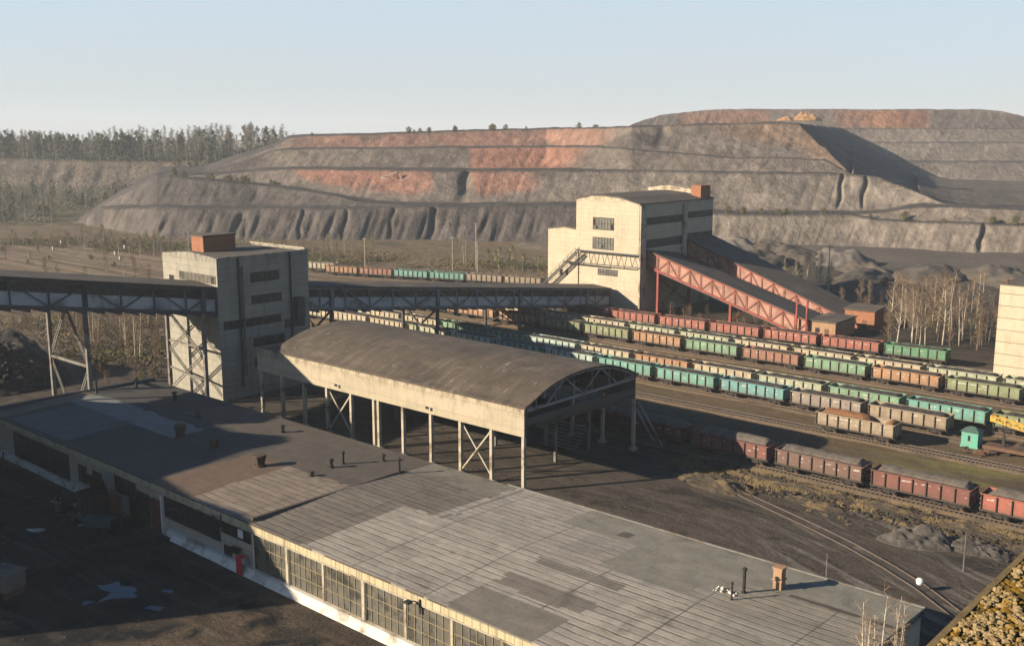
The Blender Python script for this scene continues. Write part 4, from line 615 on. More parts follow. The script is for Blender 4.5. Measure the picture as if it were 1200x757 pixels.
# ================================================================ rail tracks
def track(y0, y1, x0, x1, label, sleepers=True, bed=.18):
    L = MB(); n = 24
    pts = [(x0 + (x1 - x0) * i / n, y0 + (y1 - y0) * i / n) for i in range(n + 1)]
    return track_pts(pts, label, sleepers, bed)
def track_pts(pts, label, sleepers=True, bed=.18, xstep=.62, bm='ballast', rw=.09):
    V = []; F = []
    for i, (x, y) in enumerate(pts):
        a = Vector(pts[max(0, i-1)]); b = Vector(pts[min(len(pts)-1, i+1)]); d = (b - a).normalized(); nn = Vector((-d.y, d.x))
        for o, z in ((-2.3, -.12), (-1.5, bed), (1.5, bed), (2.3, -.12)):
            V.append((x + nn.x * o, y + nn.y * o, z))
        if i: 
            q = (i - 1) * 4
            for k in range(3): F.append((q+k, q+k+4, q+k+5, q+k+1))
    tag(raw('ballast_bed', V, F, MT[bm]), kind='structure')
    t = thing('rail_track', label, 'rail track', (pts[0][0], pts[0][1], 0)); ox, oy = pts[0]
    for s in (-.76, .76):
        rb = MB()
        for i in range(len(pts) - 1):
            a = Vector(pts[i]); b = Vector(pts[i+1]); d = (b - a).normalized(); nn = Vector((-d.y, d.x)) * s
            rb.bar((a.x + nn.x - ox, a.y + nn.y - oy, bed + .14), (b.x + nn.x - ox, b.y + nn.y - oy, bed + .14), rw, .16)
        rb.build('rail', MT['rail'], t)
    if sleepers:
        sb = MB(); acc = 0
        for i in range(len(pts) - 1):
            a = Vector(pts[i]); b = Vector(pts[i+1]); L = (b - a).length; d = (b - a) / L; nn = Vector((-d.y, d.x)); k = 0.
            while k < L:
                p = a + d * k
                sb.bar((p.x - nn.x*1.35 - ox, p.y - nn.y*1.35 - oy, bed + .01), (p.x + nn.x*1.35 - ox, p.y + nn.y*1.35 - oy, bed + .01), .26, .14); k += xstep
        o = sb.build('sleepers', MT['sleeper'], t); o['kind'] = 'stuff'
    return t
MT['ballast'] = rough_mat('brown_ballast', (.13,.095,.062), (.20,.148,.098), 1.2, .95, .5, c3=(.10,.08,.06), s3=.2, dist=.15)
track(132.25, 132.25, -150, 10, 'rail track under the nearest row of red and brown wagons')
track(155.2, 155.2, -230, 10, 'track with bare sleepers between the red wagons and the turquoise wagons')
track(165.2, 165.2, -460, 10, 'track under the front train of turquoise and grey wagons', False)
track(173.0, 173.0, -460, 10, 'track under the bright green wagons behind the turquoise train', False)
track(182.5, 182.5, -460, 10, 'empty rusty track in the brown strip between the two big trains')
track(193.2, 193.2, -460, 10, 'track under the train with orange and brown wagons', False)
track(200.2, 200.2, -460, 10, 'track under the cream wagons in the middle of the yard', False)
track(201.4, 224, -460, 10, 'track at the back of the yard under the red wagons', False) if False else track_pts([(-460, 208.5), (-180, 211.5), (10, 222)], 'track at the back of the yard under the red wagons', False)
track_pts([(-560, 131.5), (-262, 229.4), (-190, 253)], 'far slanting track behind the two conveyor buildings', False)
cv = [(-77,123.6), (-70,121.3), (-64,119), (-58,116.7), (-52,114.4), (-46.6,112.0), (-41,109), (-36.4,106.1), (-31.6,102.3), (-26,97.2), (-20,90)]
track_pts(cv, 'curved siding with thin worn rails crossing the dark yard in the foreground', False, .0, .7, 'siding_bed', .075)
# ================================================================ long warehouse
YN, YF, ZR = 61.1, 88.7, 5.9
def bay_x(k): return -147.8 + 6 * k
wh = thing('warehouse', 'long low flat-roofed warehouse with patched felt roof across the foreground', 'warehouse', (-95, 75, 0))
def WB(mb, name, m, parent=None): # world coordinates to the warehouse's own
    o = mb.build(name, m, parent if parent is not None else wh)
    if parent is None or parent.parent is None: 
        for v in o.data.vertices: v.co -= Vector((-95, 75, 0))
    return o
MT['wh_wall'] = panel_mat('grey_cream_wall', (.42,.39,.32), (.47,.43,.36), (.2,.18,.14), 6., 2.4, .05, (.16,.13,.10), .4, ox=.7)
WB(MB().box(-161.5, -30.2, YN, YF, -.2, 5.0), 'wall', MT['wh_wall'])
# roof deck, one sheet of 0.5 m felt strips: patches differ in felt, the left end also painted darker for its shade
def wh_roof():
    m_ = G('patched_roof_felt'); c = m_.coord(); x, y, z = m_.sep(c)
    at = m_.n('ShaderNodeVertexColor', layer_name='felt'); col = at.outputs[0]; al = at.outputs[1]
    # dark lapped joints along the roof in the striped areas
    fr = m_.math('FRACT', m_.math('DIVIDE', m_.math('ADD', y, m_.math('MULTIPLY', m_.noise(m_.scl(c, (.3,.25,1)), 1., 4), .42)), 1.02))
    ln = m_.ramp(m_.math('ABSOLUTE', m_.math('SUBTRACT', fr, .5)), .16, .05)
    brk = m_.ramp(m_.noise(m_.scl(c, (.3,1.4,1)), 1., 6, .75), .36, .62)
    ln = m_.math('MULTIPLY', m_.math('MULTIPLY', ln, al), brk)
    col = m_.mix(m_.math('MULTIPLY', ln, .5), col, (.055,.047,.04))
    fx = m_.math('FRACT', m_.math('DIVIDE', m_.math('ADD', x, .3), 10.0)); cx = m_.ramp(m_.math('ABSOLUTE', m_.math('SUBTRACT', fx, .5)), .012, .006)
    col = m_.mix(m_.math('MULTIPLY', m_.math('MULTIPLY', cx, al), .7), col, (.05,.042,.035))
    f = m_.ramp(m_.noise(c, .5, 6, .7), .3, .72); col = m_.mix(1., col, m_.mix(f, (.80,.80,.80), (1.18,1.17,1.14)), 'MULTIPLY')
    f = m_.ramp(m_.noise(c, 3., 5, .75), .25, .75); col = m_.mix(1., col, m_.mix(f, (.85,.85,.85), (1.13,1.13,1.13)), 'MULTIPLY')
    sp = m_.ramp(m_.noise(c, .22, 5, .65, .6), .58, .68); col = m_.mix(m_.math('MULTIPLY', sp, .45), col, (.06,.052,.045))
    m_.bump(m_.math('ADD', m_.math('MULTIPLY', ln, -1.5), m_.math('ADD', m_.noise(c, .35, 4), m_.math('MULTIPLY', m_.noise(c, 5., 4), .3))), .5, .12)
    mat = m_.done(col, .85)
    xs = np.arange(-161.6, -29.6, .5); ys = np.arange(YN - .15, YF + .4, .5)
    def zz(x_, y_):
        r = 1 - abs(y_ - 75) / 14.; h = ZR - .05 + .42 * max(0, r)
        return h + (.05 * fbm(x_ * .12, y_ * .12) if YN + .6 < y_ < YF - .6 else 0)
    V = [(x_ + 95, y_ - 75, zz(x_, y_)) for y_ in ys for x_ in xs]; nx = len(xs); ny = len(ys); F = []
    for j in range(ny - 1):
        for i in range(nx - 1): F.append((j*nx+i, j*nx+i+1, (j+1)*nx+i+1, (j+1)*nx+i))
    # skirt so the deck has an edge
    b = len(V)
    ring = [i for i in range(nx)] + [j*nx+nx-1 for j in range(1, ny)] + [(ny-1)*nx+i for i in range(nx-2, -1, -1)] + [j*nx for j in range(ny-2, 0, -1)]
    for i in ring: V.append((V[i][0], V[i][1], 5.62))
    for q in range(len(ring)): F.append((ring[q], b + q, b + (q+1) % len(ring), ring[(q+1) % len(ring)]))
    o = raw('roof', V, F, mat); o.parent = wh
    TAR = (.088,.070,.058); GR = (.19,.17,.15); LT = (.33,.305,.27); GN = (.225,.215,.18); PALE = (.20,.215,.215); MID = (.105,.122,.13); DK = (.046,.05,.055); BR = (.135,.095,.068)
    rects = [(-162, -29, 60, 90, TAR, 0), (-162, -113, 61, 90, (.058,.056,.056), 0), (-161, -157, 61.5, 76.5, (.2,.175,.145), 0), (-155, -138, 61.8, 72.3, MID, 0), (-157.4, -127, 71.9, 77.2, PALE, 0), (-138, -124.8, 61.8, 72, DK, 0),  # left tar darkened and blued, shade painted into the felt
             (-157, -113, 77.2, 90, (.062,.057,.055), 0), (-138, -113, 80.5, 90, (.10,.082,.066), 0), (-113, -104.5, 61, 79, BR, .15), (-104.8, -93.2, 61, 75.2, (.22,.18,.145), .8), (-113, -93, 75.2, 89, (.10,.085,.07), 0),
             (-93, -83.2, 61, 75, (.175,.155,.132), .9), (-92.8, -78.6, 75, 85.8, (.17,.15,.128), .8), (-92.8, -77.5, 84.3, 90, (.20,.185,.15), 0), (-83.2, -62.4, 61, 75.2, LT, .75), (-78.4, -62.4, 75.2, 90, LT, .75), (-77.5,-77.0,75,90,GR,0),
             (-62.4, -41.8, 61, 75.5, LT, .95), (-57, -40, 75.4, 84, GN, .1), (-67.2, -30, 83.4, 90, GN, 0), (-62.4, -57, 75.4, 83.4, (.29,.265,.235), .5), (-57, -46.9, 75.4, 76.6, LT, .9), (-62.3, -52, 72.8, 74.4, (.17,.155,.135), .1),
             (-62.3, -52, 67.2, 70.1, (.18,.16,.14), .25), (-62.4, -52.1, 60.5, 65.9, (.19,.175,.15), .05), (-46.9, -44, 75.4, 79, (.29,.27,.23), .7), (-44, -29, 75.4, 83, (.26,.24,.20), .75), (-41.9, -29, 61, 75.5, (.28,.265,.23), .85), (-60.5, -59, 84.5, 86, (.10,.09,.08), 0)]
    A = o.data.color_attributes.new('felt', 'FLOAT_COLOR', 'CORNER'); buf = []
    for p in o.data.polygons:
        rx_ = p.center.x - 95; ry_ = p.center.y + 75; cc = (*TAR, 0)
        cx_ = rx_ + .3 * noise.noise(Vector((rx_ * .5, ry_ * .5, 3.))); cy_ = ry_ + .2 * noise.noise(Vector((rx_ * .4, ry_ * .6, 8.)))
        for (x0, x1, y0, y1, k, s_) in rects:
            if x0 <= cx_ <= x1 and y0 <= cy_ <= y1: cc = (*k, s_)
        st_ = int(ry_ / 1.02); bl = int((rx_ + 3.1 * math.sin(st_ * 12.9)) / 4.4); hsh = math.sin(st_ * 78.233 + bl * 12.9898) * 43758.5453; hsh -= math.floor(hsh)
        tone = 1 + (.24 * (hsh - .5) if cc[3] > .3 else .12 * (hsh - .5)); cc = (cc[0] * tone, cc[1] * tone, cc[2] * tone, cc[3])
        buf += list(cc) * p.loop_total
    A.data.foreach_set('color', buf)
    return o
roof = wh_roof()
cor = MB()
for i in range(66):
    x0 = -160.9 + i * 1.98; cor.box(x0 + .02, x0 + 1.95, YN - .22, YN - .02, 4.98 + .015 * (i % 3), 5.70)
WB(cor, 'cornice', MT['cornice'])
WB(MB().box(-161, -30.4, YN - .28, YN, 4.86, 4.975), 'eave_ledge', MT['column'])
pl = MB().box(-161, -122, YN - .55, YN - .003, -.1, .85); pl.box(-110.6, -30.4, YN - .55, YN - .003, -.1, .82)
pl.prism([(YN - 1.1, 0), (YN - .55, 0), (YN - .55, .5)], 'x', -108, -30.4)
WB(pl, 'plinth', MT['white_paint'])
WB(MB().box(-92.95, -92.55, YN + .3, YF - 5, 5.95, 6.27), 'roof_curb', MT['roof_tar'])
WB(MB().box(-161.8, -161.35, YN - 1, YF + .2, 4.2, 6.45), 'end_parapet', MT['dark_steel'])
WB(MB().box(-80, -30, YF + .22, YF + .42, 5.86, 5.97), 'edge_flashing', MT['weathered_steel'])
WB(MB().box(-161.4, -30, YF + .06, YF + .3, 5.25, 5.6), 'gutter', MT['dark_steel'])
def wh_window(x0, x1, z0, z1, nx, nz, glass='glass_grey', fr='muntin', w=.075):
    p = WB(MB().box(x0, x1, YN - .05, YN - .004, z0, z1), 'window', MT[glass]); f = MB()
    for i in range(nx + 1):
        x = x0 + (x1 - x0) * i / nx; f.box(x - w/2, x + w/2, YN - .12, YN - .055, z0, z1)
    for j in range(nz + 1):
        z = z0 + (z1 - z0) * j / nz; f.box(x0 - w/2, x1 + w/2, YN - .135, YN - .058, z - w/2, z + w/2)
    o = f.build('frame', MT[fr], p)
    for v in o.data.vertices: v.co -= Vector((-95, 75, 0))
    return p
wh_window(-152.4, -135.2, 1.0, 4.6, 8, 3, 'glass_dark', 'muntin_dark')
wh_window(-132.4, -130.2, 1.6, 4.0, 2, 2, 'glass_dark', 'muntin_dark'); wh_window(-128.3, -126.0, 1.0, 4.0, 2, 3, 'glass_dark', 'muntin_dark')
wh_window(-122.4, -117.3, 2.6, 4.7, 4, 2, 'glass_dark', 'muntin_dark')
wh_window(-110.4, -98.6, 2.1, 4.75, 6, 2, 'glass_dark', 'muntin_dark'); wh_window(-98.2, -92.6, 3.4, 4.75, 3, 1, 'glass_dark', 'muntin_dark')
wh_window(-97.8, -96.4, .9, 2.0, 1, 1, 'glass_dark', 'muntin_dark')
WB(MB().box(-94.9, -93.9, YN - .03, YN - .018 + .0, 3.6, 4.6).box(-94.9,-93.9,YN-.15,YN-.14,3.65,4.6), 'pale_pane', MT['white'])
pil = []
for i in range(11):
    x0 = -92.1 + i * 6.12; wh_window(x0 + .25, x0 + 5.85, .86, 4.82, 6, 3)
    px = MB().box(x0 - .14, x0 + .14, YN - .2, YN - .001, .83, 4.85)
    WB(px, 'pilaster', MT['column'])
    if i in (0, 1, 3): WB(MB().tube([(x0 + .35, YN - .3, .8), (x0 + .35, YN - .3, 4.8)], .07), 'downpipe', MT['white_paint'])
# gates, red door, lamps
WB(MB().box(-119.2, -113.2, YN - .06, YN - .012, .0, 3.9), 'doorway', MT['coal'])
for x0, x1, ang in ((-119.4, -116.4, 1), (-113.2, -110.9, 0)):
    gmb = MB().box(x0, x1, YN - (2.6 if ang else .4), YN - (2.45 if ang else .25), .1, 3.9)
    for k in range(4): gmb.box(x0 + .05, x1 - .05, YN - (2.68 if ang else .47), YN - (2.6 if ang else .4), .3 + k * 1.1, .42 + k * 1.1)
    WB(gmb, 'gate', MT['maroon'])
WB(MB().box(-113.35, -113.1, YN - .35, YN - .06, 0, 4.1).box(-110.9, -110.55, YN - .4, YN - .002, -.1, 4.8), 'gate_post', MT['white_paint'])
rd = WB(MB().box(-93.9, -92.9, YN - 1.2, YN - 1.12, 0, 2.15).box(-93.9, -92.9, YN - 1.12, YN - .56, 2.0, 2.12).box(-93.9,-93.84,YN-1.12,YN-.56,0,2.0), 'red_door', MT['red_door'])
WB(MB().box(-95.6, -94.2, YN - 1.0, YN - .3, 2.05, 2.5), 'door_hood', MT['black_iron'])
for x in (-98.6, -66.2): 
    WB(MB().bar((x, YN - .2, 5.1), (x, YN - 1.1, 5.35), .08).box(x - .3, x + .3, YN - 1.4, YN - .8, 5.2, 5.42).bar((x+.7, YN-.3, 5.5), (x+.7, YN-.3, 4.1), .14), 'lamp', MT['black_iron'])
# things standing on the roof: vents and stacks (they are fixed to it)
def on_roof(x, y): return ZR - .05 + .42 * max(0, 1 - abs(y - 75) / 14.)
def vent(x, y, h, r, kind):
    mb = MB(); z = on_roof(x, y) - .05; X = x + 95; Y = y - 75
    if kind == 'fan':   # a squat cowl, wider at the top
        mb.tube([(X,Y,z),(X,Y,z+.25),(X,Y,z+.26),(X,Y,z+h*.45),(X,Y,z+h)], [r*.95, r*.95, r*.6, r*.85, r*1.1], 14)
        mb.tube([(X,Y,z+h),(X,Y,z+h+.12)], [r*1.18, r*1.1], 14)
        for k in range(6):
            a = k * math.pi / 3; mb.bar((X+math.cos(a)*r*.7,Y+math.sin(a)*r*.7,z+.2),(X+math.cos(a)*r*1.12,Y+math.sin(a)*r*1.12,z+h), .06)
    elif kind == 'pipe':
        mb.tube([(X,Y,z),(X,Y,z+h)], [r, r], 8); mb.tube([(X,Y,z),(X,Y,z+.18)], [r*1.9, r*1.5], 8)
        mb.tube([(X,Y,z+h),(X,Y,z+h+.1),(X,Y,z+h+.28)], [r*1.7, r*1.6, r*.2], 8)
    else:               # brick stack
        mb.box(X-r,X+r,Y-r,Y+r,z,z+h).box(X-r*1.2,X+r*1.2,Y-r*1.2,Y+r*1.2,z+h,z+h+.15).box(X-r*1.25,X+r*1.25,Y-r*1.25,Y+r*1.25,z+h*.45,z+h*.5)
    return mb.build('roof_vent' if kind != 'stack' else 'chimney', MT['brick_tan'] if kind == 'stack' else MT['pot'] if kind == 'fan' else MT['black_iron'], roof, smooth=False)
for a in [(-127.1,73.3,1.5,.75,'fan'), (-118.7,73.3,1.3,.62,'fan'), (-107.4,72.7,1.45,.72,'fan'), (-118.6,84.2,.9,.3,'pipe'), (-100.6,80.5,1.5,.2,'pipe'), (-100.4,78.4,1.0,.28,'pipe'),
          (-99.3,74.5,.45,.25,'pipe'), (-97.9,84.9,.8,.2,'pipe'), (-92.5,82.8,1.9,.16,'pipe'), (-43.4,80.6,2.3,.16,'pipe'), (-41.6,83.9,2.0,.42,'stack'), (-43.4,78.4,1.6,.09,'pipe'), (-146.1,83.6,1.3,.3,'pipe'),
          (-158.5,83.9,1.5,.18,'pipe'), (-159.6,77.5,1.8,.2,'pipe'), (-134.5,80.5,.8,.45,'pipe')]: vent(*a)
rb = MB()
for k in range(16):
    a = random.uniform(-1, 1) * 1.3; b = random.uniform(-.6, .6); s_ = random.uniform(.08, .26)
    rb.box(95-44.6+a, 95-44.6+a+s_, 4.6+b, 4.6+b+s_, on_roof(-44, 79.6), on_roof(-44, 79.6)+s_)
rb.build('loose_bricks', MT['white_paint'], roof)

# ================================================================ canopy shed
CX0, CX1, CYN, CYF = -148.6, -87.8, 101.1, 126.6
cs = thing('canopy_shed', 'open loading shed with curved brown roof and cream fascia on tall columns', 'loading shed', (-118, 114, 0))
def CB(mb, name, m, parent=None, smooth=False):
    mb.v = [(x + 118, y - 114, z) for x, y, z in mb.v]; return mb.build(name, m, parent if parent is not None else cs, smooth=smooth)
def arc(y):
    t = (y - CYN) / (CYF - CYN); return 11.75 + .25 * t + 3.0 * (1 - abs(2 * t - 1) ** 2.25)
ys = [CYN - .35 + (CYF - CYN + .7) * i / 28 for i in range(29)]
prof = [(y, arc(min(max(y, CYN), CYF))) for y in ys]
rm = MB(); NX = 90
for (o_, ) in ((0,),):
    xs_ = [-143.8 + (CX1 + .4 + 143.8) * i / NX for i in range(NX + 1)]
    b = len(rm.v)
    for x in xs_:
        for y, z in prof: rm.v.append((x, y, z + .05 * fbm(x * .4, y * .4)))
    n = len(prof)
    for i in range(NX):
        for j in range(n - 1): rm.f.append((b+i*n+j, b+(i+1)*n+j, b+(i+1)*n+j+1, b+i*n+j+1))
    b2 = len(rm.v)
    for x in xs_:
        for y, z in prof: rm.v.append((x, y, z - .28))
    for i in range(NX):
        for j in range(n - 1): rm.f.append((b2+i*n+j, b2+i*n+j+1, b2+(i+1)*n+j+1, b2+(i+1)*n+j))
    for i in range(NX):
        for j in (0, n - 1): rm.f.append((b+i*n+j, b2+i*n+j, b2+(i+1)*n+j, b+(i+1)*n+j))
    for i in (0, NX):
        for j in range(n - 1): rm.f.append((b+i*n+j, b+i*n+j+1, b2+i*n+j+1, b2+i*n+j))
def canopy_roof_mat():
    g = G('brown_roll_roofing'); c = g.coord(); x, y, z = g.sep(c)
    col = g.mix(g.ramp(g.noise(c, .3, 6, .7), .3, .7), (.070,.056,.043), (.112,.089,.068))
    st = g.ramp(g.noise(g.scl(c, (1.1,.12,.1)), 1., 5, .7), .5, .75); col = g.mix(g.math('MULTIPLY', st, .7), col, (.20,.165,.13))
    fr = g.math('FRACT', g.math('DIVIDE', x, 1.0)); ln = g.ramp(g.math('ABSOLUTE', g.math('SUBTRACT', fr, .5)), .07, .02)
    col = g.mix(g.math('MULTIPLY', ln, .3), col, (.04,.034,.029))
    sc = g.ramp(g.noise(g.scl(c, (1.6,.45,1.)), 1., 3, .6), .66, .70); col = g.mix(g.math('MULTIPLY', sc, .7), col, (.29,.25,.20))
    dk = g.ramp(g.noise(c, .13, 6, .7, .5), .5, .66); col = g.mix(g.math('MULTIPLY', dk, .7), col, (.042,.036,.031))
    lp = g.ramp(g.noise(g.scl(c, (.12,.3,1.), (4,2,0)), 1., 6, .7), .56, .68); col = g.mix(g.math('MULTIPLY', lp, .4), col, (.19,.16,.13))
    g.bump(g.noise(c, 1.2, 5, .7), .4, .12); return g.done(col, .9)
CB(rm, 'roof', canopy_roof_mat())
CB(MB().box(CX0, CX1, CYN - .12, CYN + .12, 7.55, 11.5), 'fascia', MT['fascia'])
CB(MB().box(CX0, CX1, CYF - .12, CYF + .12, 8.0, 11.8), 'rear_fascia', MT['weathered_steel'])
CB(MB().box(CX0, -143.8, CYN + .12, CYF - .12, 10.9, 11.2), 'flat_roof', MT['roof_tar'])
for x in (-126.8, -105.9): CB(MB().box(x - .9, x - .3, CYN - .2, CYN - .125, 8.2, 8.55).box(x + .1, x + .5, CYN - .2, CYN - .125, 8.05, 8.5), 'vent_opening', MT['coal'])
for side, y in (('n', CYN), ('f', CYF)):
    for k in range(11):
        xs_ = [bay_x(k) + (.15 if k == 0 else 0)]
        if k == 5: xs_ = [bay_x(k) - .55, bay_x(k) + .5]
        if k == 10: xs_ = [-87.95]
        for x in xs_:
            h = 7.53 if side == 'n' else 7.98
            CB(MB().box(x - .23, x + .23, y - .25, y + .25, .0, h).box(x - .5, x + .5, y - .5, y + .5, -.1, .35), 'column', MT['column'])
for a in (3, 8):
    x0, x1 = bay_x(a), bay_x(a + 1); 
    if a == 3: x0, x1 = bay_x(3), bay_x(4)
    CB(MB().bar((x0 + .2, CYN, .6), (x1 - .2, CYN, 7.2), .22).bar((x0 + .2, CYN + .26, 7.2), (x1 - .2, CYN + .26, .6), .22), 'cross_brace', MT['column'])
def truss(x, light):
    mb = MB(); yb = [CYN + .4 + (CYF - CYN - .8) * i / 12 for i in range(13)]
    def zb(y): return 11.1 + .15 * (y - CYN) / (CYF - CYN)
    mb.bar((x, yb[0], zb(yb[0])), (x, yb[-1], zb(yb[-1])), .34, .34)
    for i in range(12): mb.bar((x, yb[i], arc(yb[i]) - .42), (x, yb[i+1], arc(yb[i+1]) - .42), .3, .3)
    for i in range(1, 12):
        mb.bar((x, yb[i], zb(yb[i])), (x, yb[i], arc(yb[i]) - .45), .13) if i % 2 else None
    for i in range(0, 12, 2):
        a, b_, c_ = yb[i], yb[i+1] if i + 1 < 13 else yb[-1], yb[min(12, i+2)]
        mb.bar((x, a, zb(a) if (i // 2) % 2 else arc(a) - .45), (x, c_, arc(c_) - .45 if (i // 2) % 2 else zb(c_)), .2)
    return CB(mb, 'roof_truss', MT['grey_steel' if light else 'dark_steel'])
for k in range(1, 11): truss(bay_x(k) if k < 10 else CX1 - .1, k == 10)
br = MB()
for x in (-127, -109): br.box(x, x + 14, 112, 118, 5.2, 7.8)
CB(br, 'hopper', MT['dark_steel'])
CB(MB().box(CX1 + .02, CX1 + .06, CYN + .2, CYN + .4, 7.6, 11.3).bar((CX1 - .1, CYN + .3, 9.6), (CX1 - .1, CYF - .2, 9.3), .2, 1.0).bar((CX1-2, CYN+10, 8.4),(CX1-2, CYF-.3, 8.0),.15,1.6), 'crane_beam', MT['dark_steel'])
CB(MB().bar((-87.4, 127.0, 7.5), (-85.2, 130.6, .1), .2).bar((-88.4, 127.0, 7.2), (-86.6, 130.8, .1), .2), 'raking_prop', MT['grey_steel'])
lv = MB()
for k in range(8): lv.box(-100, -93, 119 + k * .35, 119.3 + k * .35, .4 + k * .45, .5 + k * .45)
CB(lv, 'stair', MT['weathered_steel'])
for x, y in ((-93, 114), (-99, 119), (-93, 122), (-105, 114), (-117, 119), (-128, 114)):
    CB(MB().box(x - .2, x + .2, y - .2, y + .2, -.05, 5.6 if y < 118 else 7.5), 'inner_post', MT['weathered_steel'])

# ================================================================ transfer tower on the left
tt = thing('transfer_tower', 'tall grey concrete tower with brick penthouse joining the left and middle conveyor galleries', 'tower', (-169.5, 111, 0))
def TB(mb, name, m, parent=None):
    o = (0, 0, 0); mb.v = [(x + 169.5, y - 111, z) for x, y, z in mb.v]; return mb.build(name, m, parent if parent is not None else tt)
TX0, TX1, TY0, TY1, TH = -178.6, -160.4, 101.4, 121.3, 26.0
body = MB().box(TX0, TX1, TY0, TY1, -.2, 24.9); body.prism([(TX0, 24.9), (TX1, 24.9), (TX1, 25.9), ((TX0+TX1)/2, 26.5), (TX0, 25.7)], 'y', TY0, TY0 + .35)
body.box(TX1 - .35, TX1, TY0 + .35, TY1, 24.9, 26.0); body.box(TX0, TX0 + .35, TY0 + .35, TY1, 24.9, 25.7); body.box(TX0 + .35, TX1 - .35, TY1 - .35, TY1, 24.9, 26.1)
TB(body, 'wall', MT['tower_wall'])
rf = TB(MB().box(TX0 + .36, TX1 - .36, TY0 + .36, TY1 - .36, 24.91, 25.72), 'roof', MT['roof_tar'])
TB(MB().box(TX0, TX1 - .3, TY1 - .5, TY1 + .1, 26.12, 26.3), 'coping', MT['column'])
ph = TB(MB().box(-176.6, -172.6, 106.5, 113.5, 25.73, 28.6), 'penthouse', MT['brick'])
MB().box(-7.3, -2.9, -4.7, 2.7, 28.61, 28.85).build('penthouse_roof', MT['roof_tar'], ph)
for (y0, y1, z0, z1) in ((108.3, 114.5, 20.9, 22.7), (108.3, 114.9, 16.9, 18.5), (102.3, 114.6, 12.9, 14.4), (108.4, 115.2, 8.9, 10.6), (108.4, 114.5, 5.2, 6.8)):
    w = TB(MB().box(TX1 - .002, TX1 + .04, y0, y1, z0, z1), 'window', MT['glass_dark']); f = MB(); n = max(2, int((y1 - y0) / 1.5))
    for i in range(n + 1): yy_ = y0 + (y1 - y0) * i / n; f.box(TX1 + .042, TX1 + .1, yy_ - .06, yy_ + .06, z0, z1)
    TB(f, 'frame', MT['muntin_dark'], w)
for (x0, x1, z0, z1, g_) in ((-172.8, -161.0, 21.2, 22.7, 'glass_grey'), (-176.4, -174.9, 20.5, 21.7, 'glass_dark')):
    w = TB(MB().box(x0, x1, TY0 - .04, TY0 + .002, z0, z1), 'window', MT[g_]); f = MB(); n = max(1, int((x1 - x0) / 1.2))
    for i in range(n + 1): xx_ = x0 + (x1 - x0) * i / n; f.box(xx_ - .05, xx_ + .05, TY0 - .1, TY0 - .042, z0, z1)
    TB(f, 'frame', MT['muntin'], w)
TB(MB().box(-171.9, -171.4, TY0 - .05, TY0 - .041, 21.3, 22.5).box(-162.4, -161.4, TY0 - .05, TY0 - .041, 21.3, 22.4), 'broken_pane', MT['coal'])
for yy_, m_, zt, zb_ in ((105.7, 'black_iron', 25.7, 2), (106.5, 'weathered_steel', 24, 4), (117.0, 'black_iron', 25.8, 8)):
    TB(MB().tube([(TX1 + .22, yy_, zb_), (TX1 + .22, yy_, zt)], .2), 'downpipe', MT[m_])
TB(MB().box(TX1 + .003, TX1 + 1.4, 117.6, 119.2, 13.2, 17.2).box(TX1 + .003, TX1 + .12, 115.5, 120, 11.5, 13.1), 'ventilator_box', MT['dark_steel'])

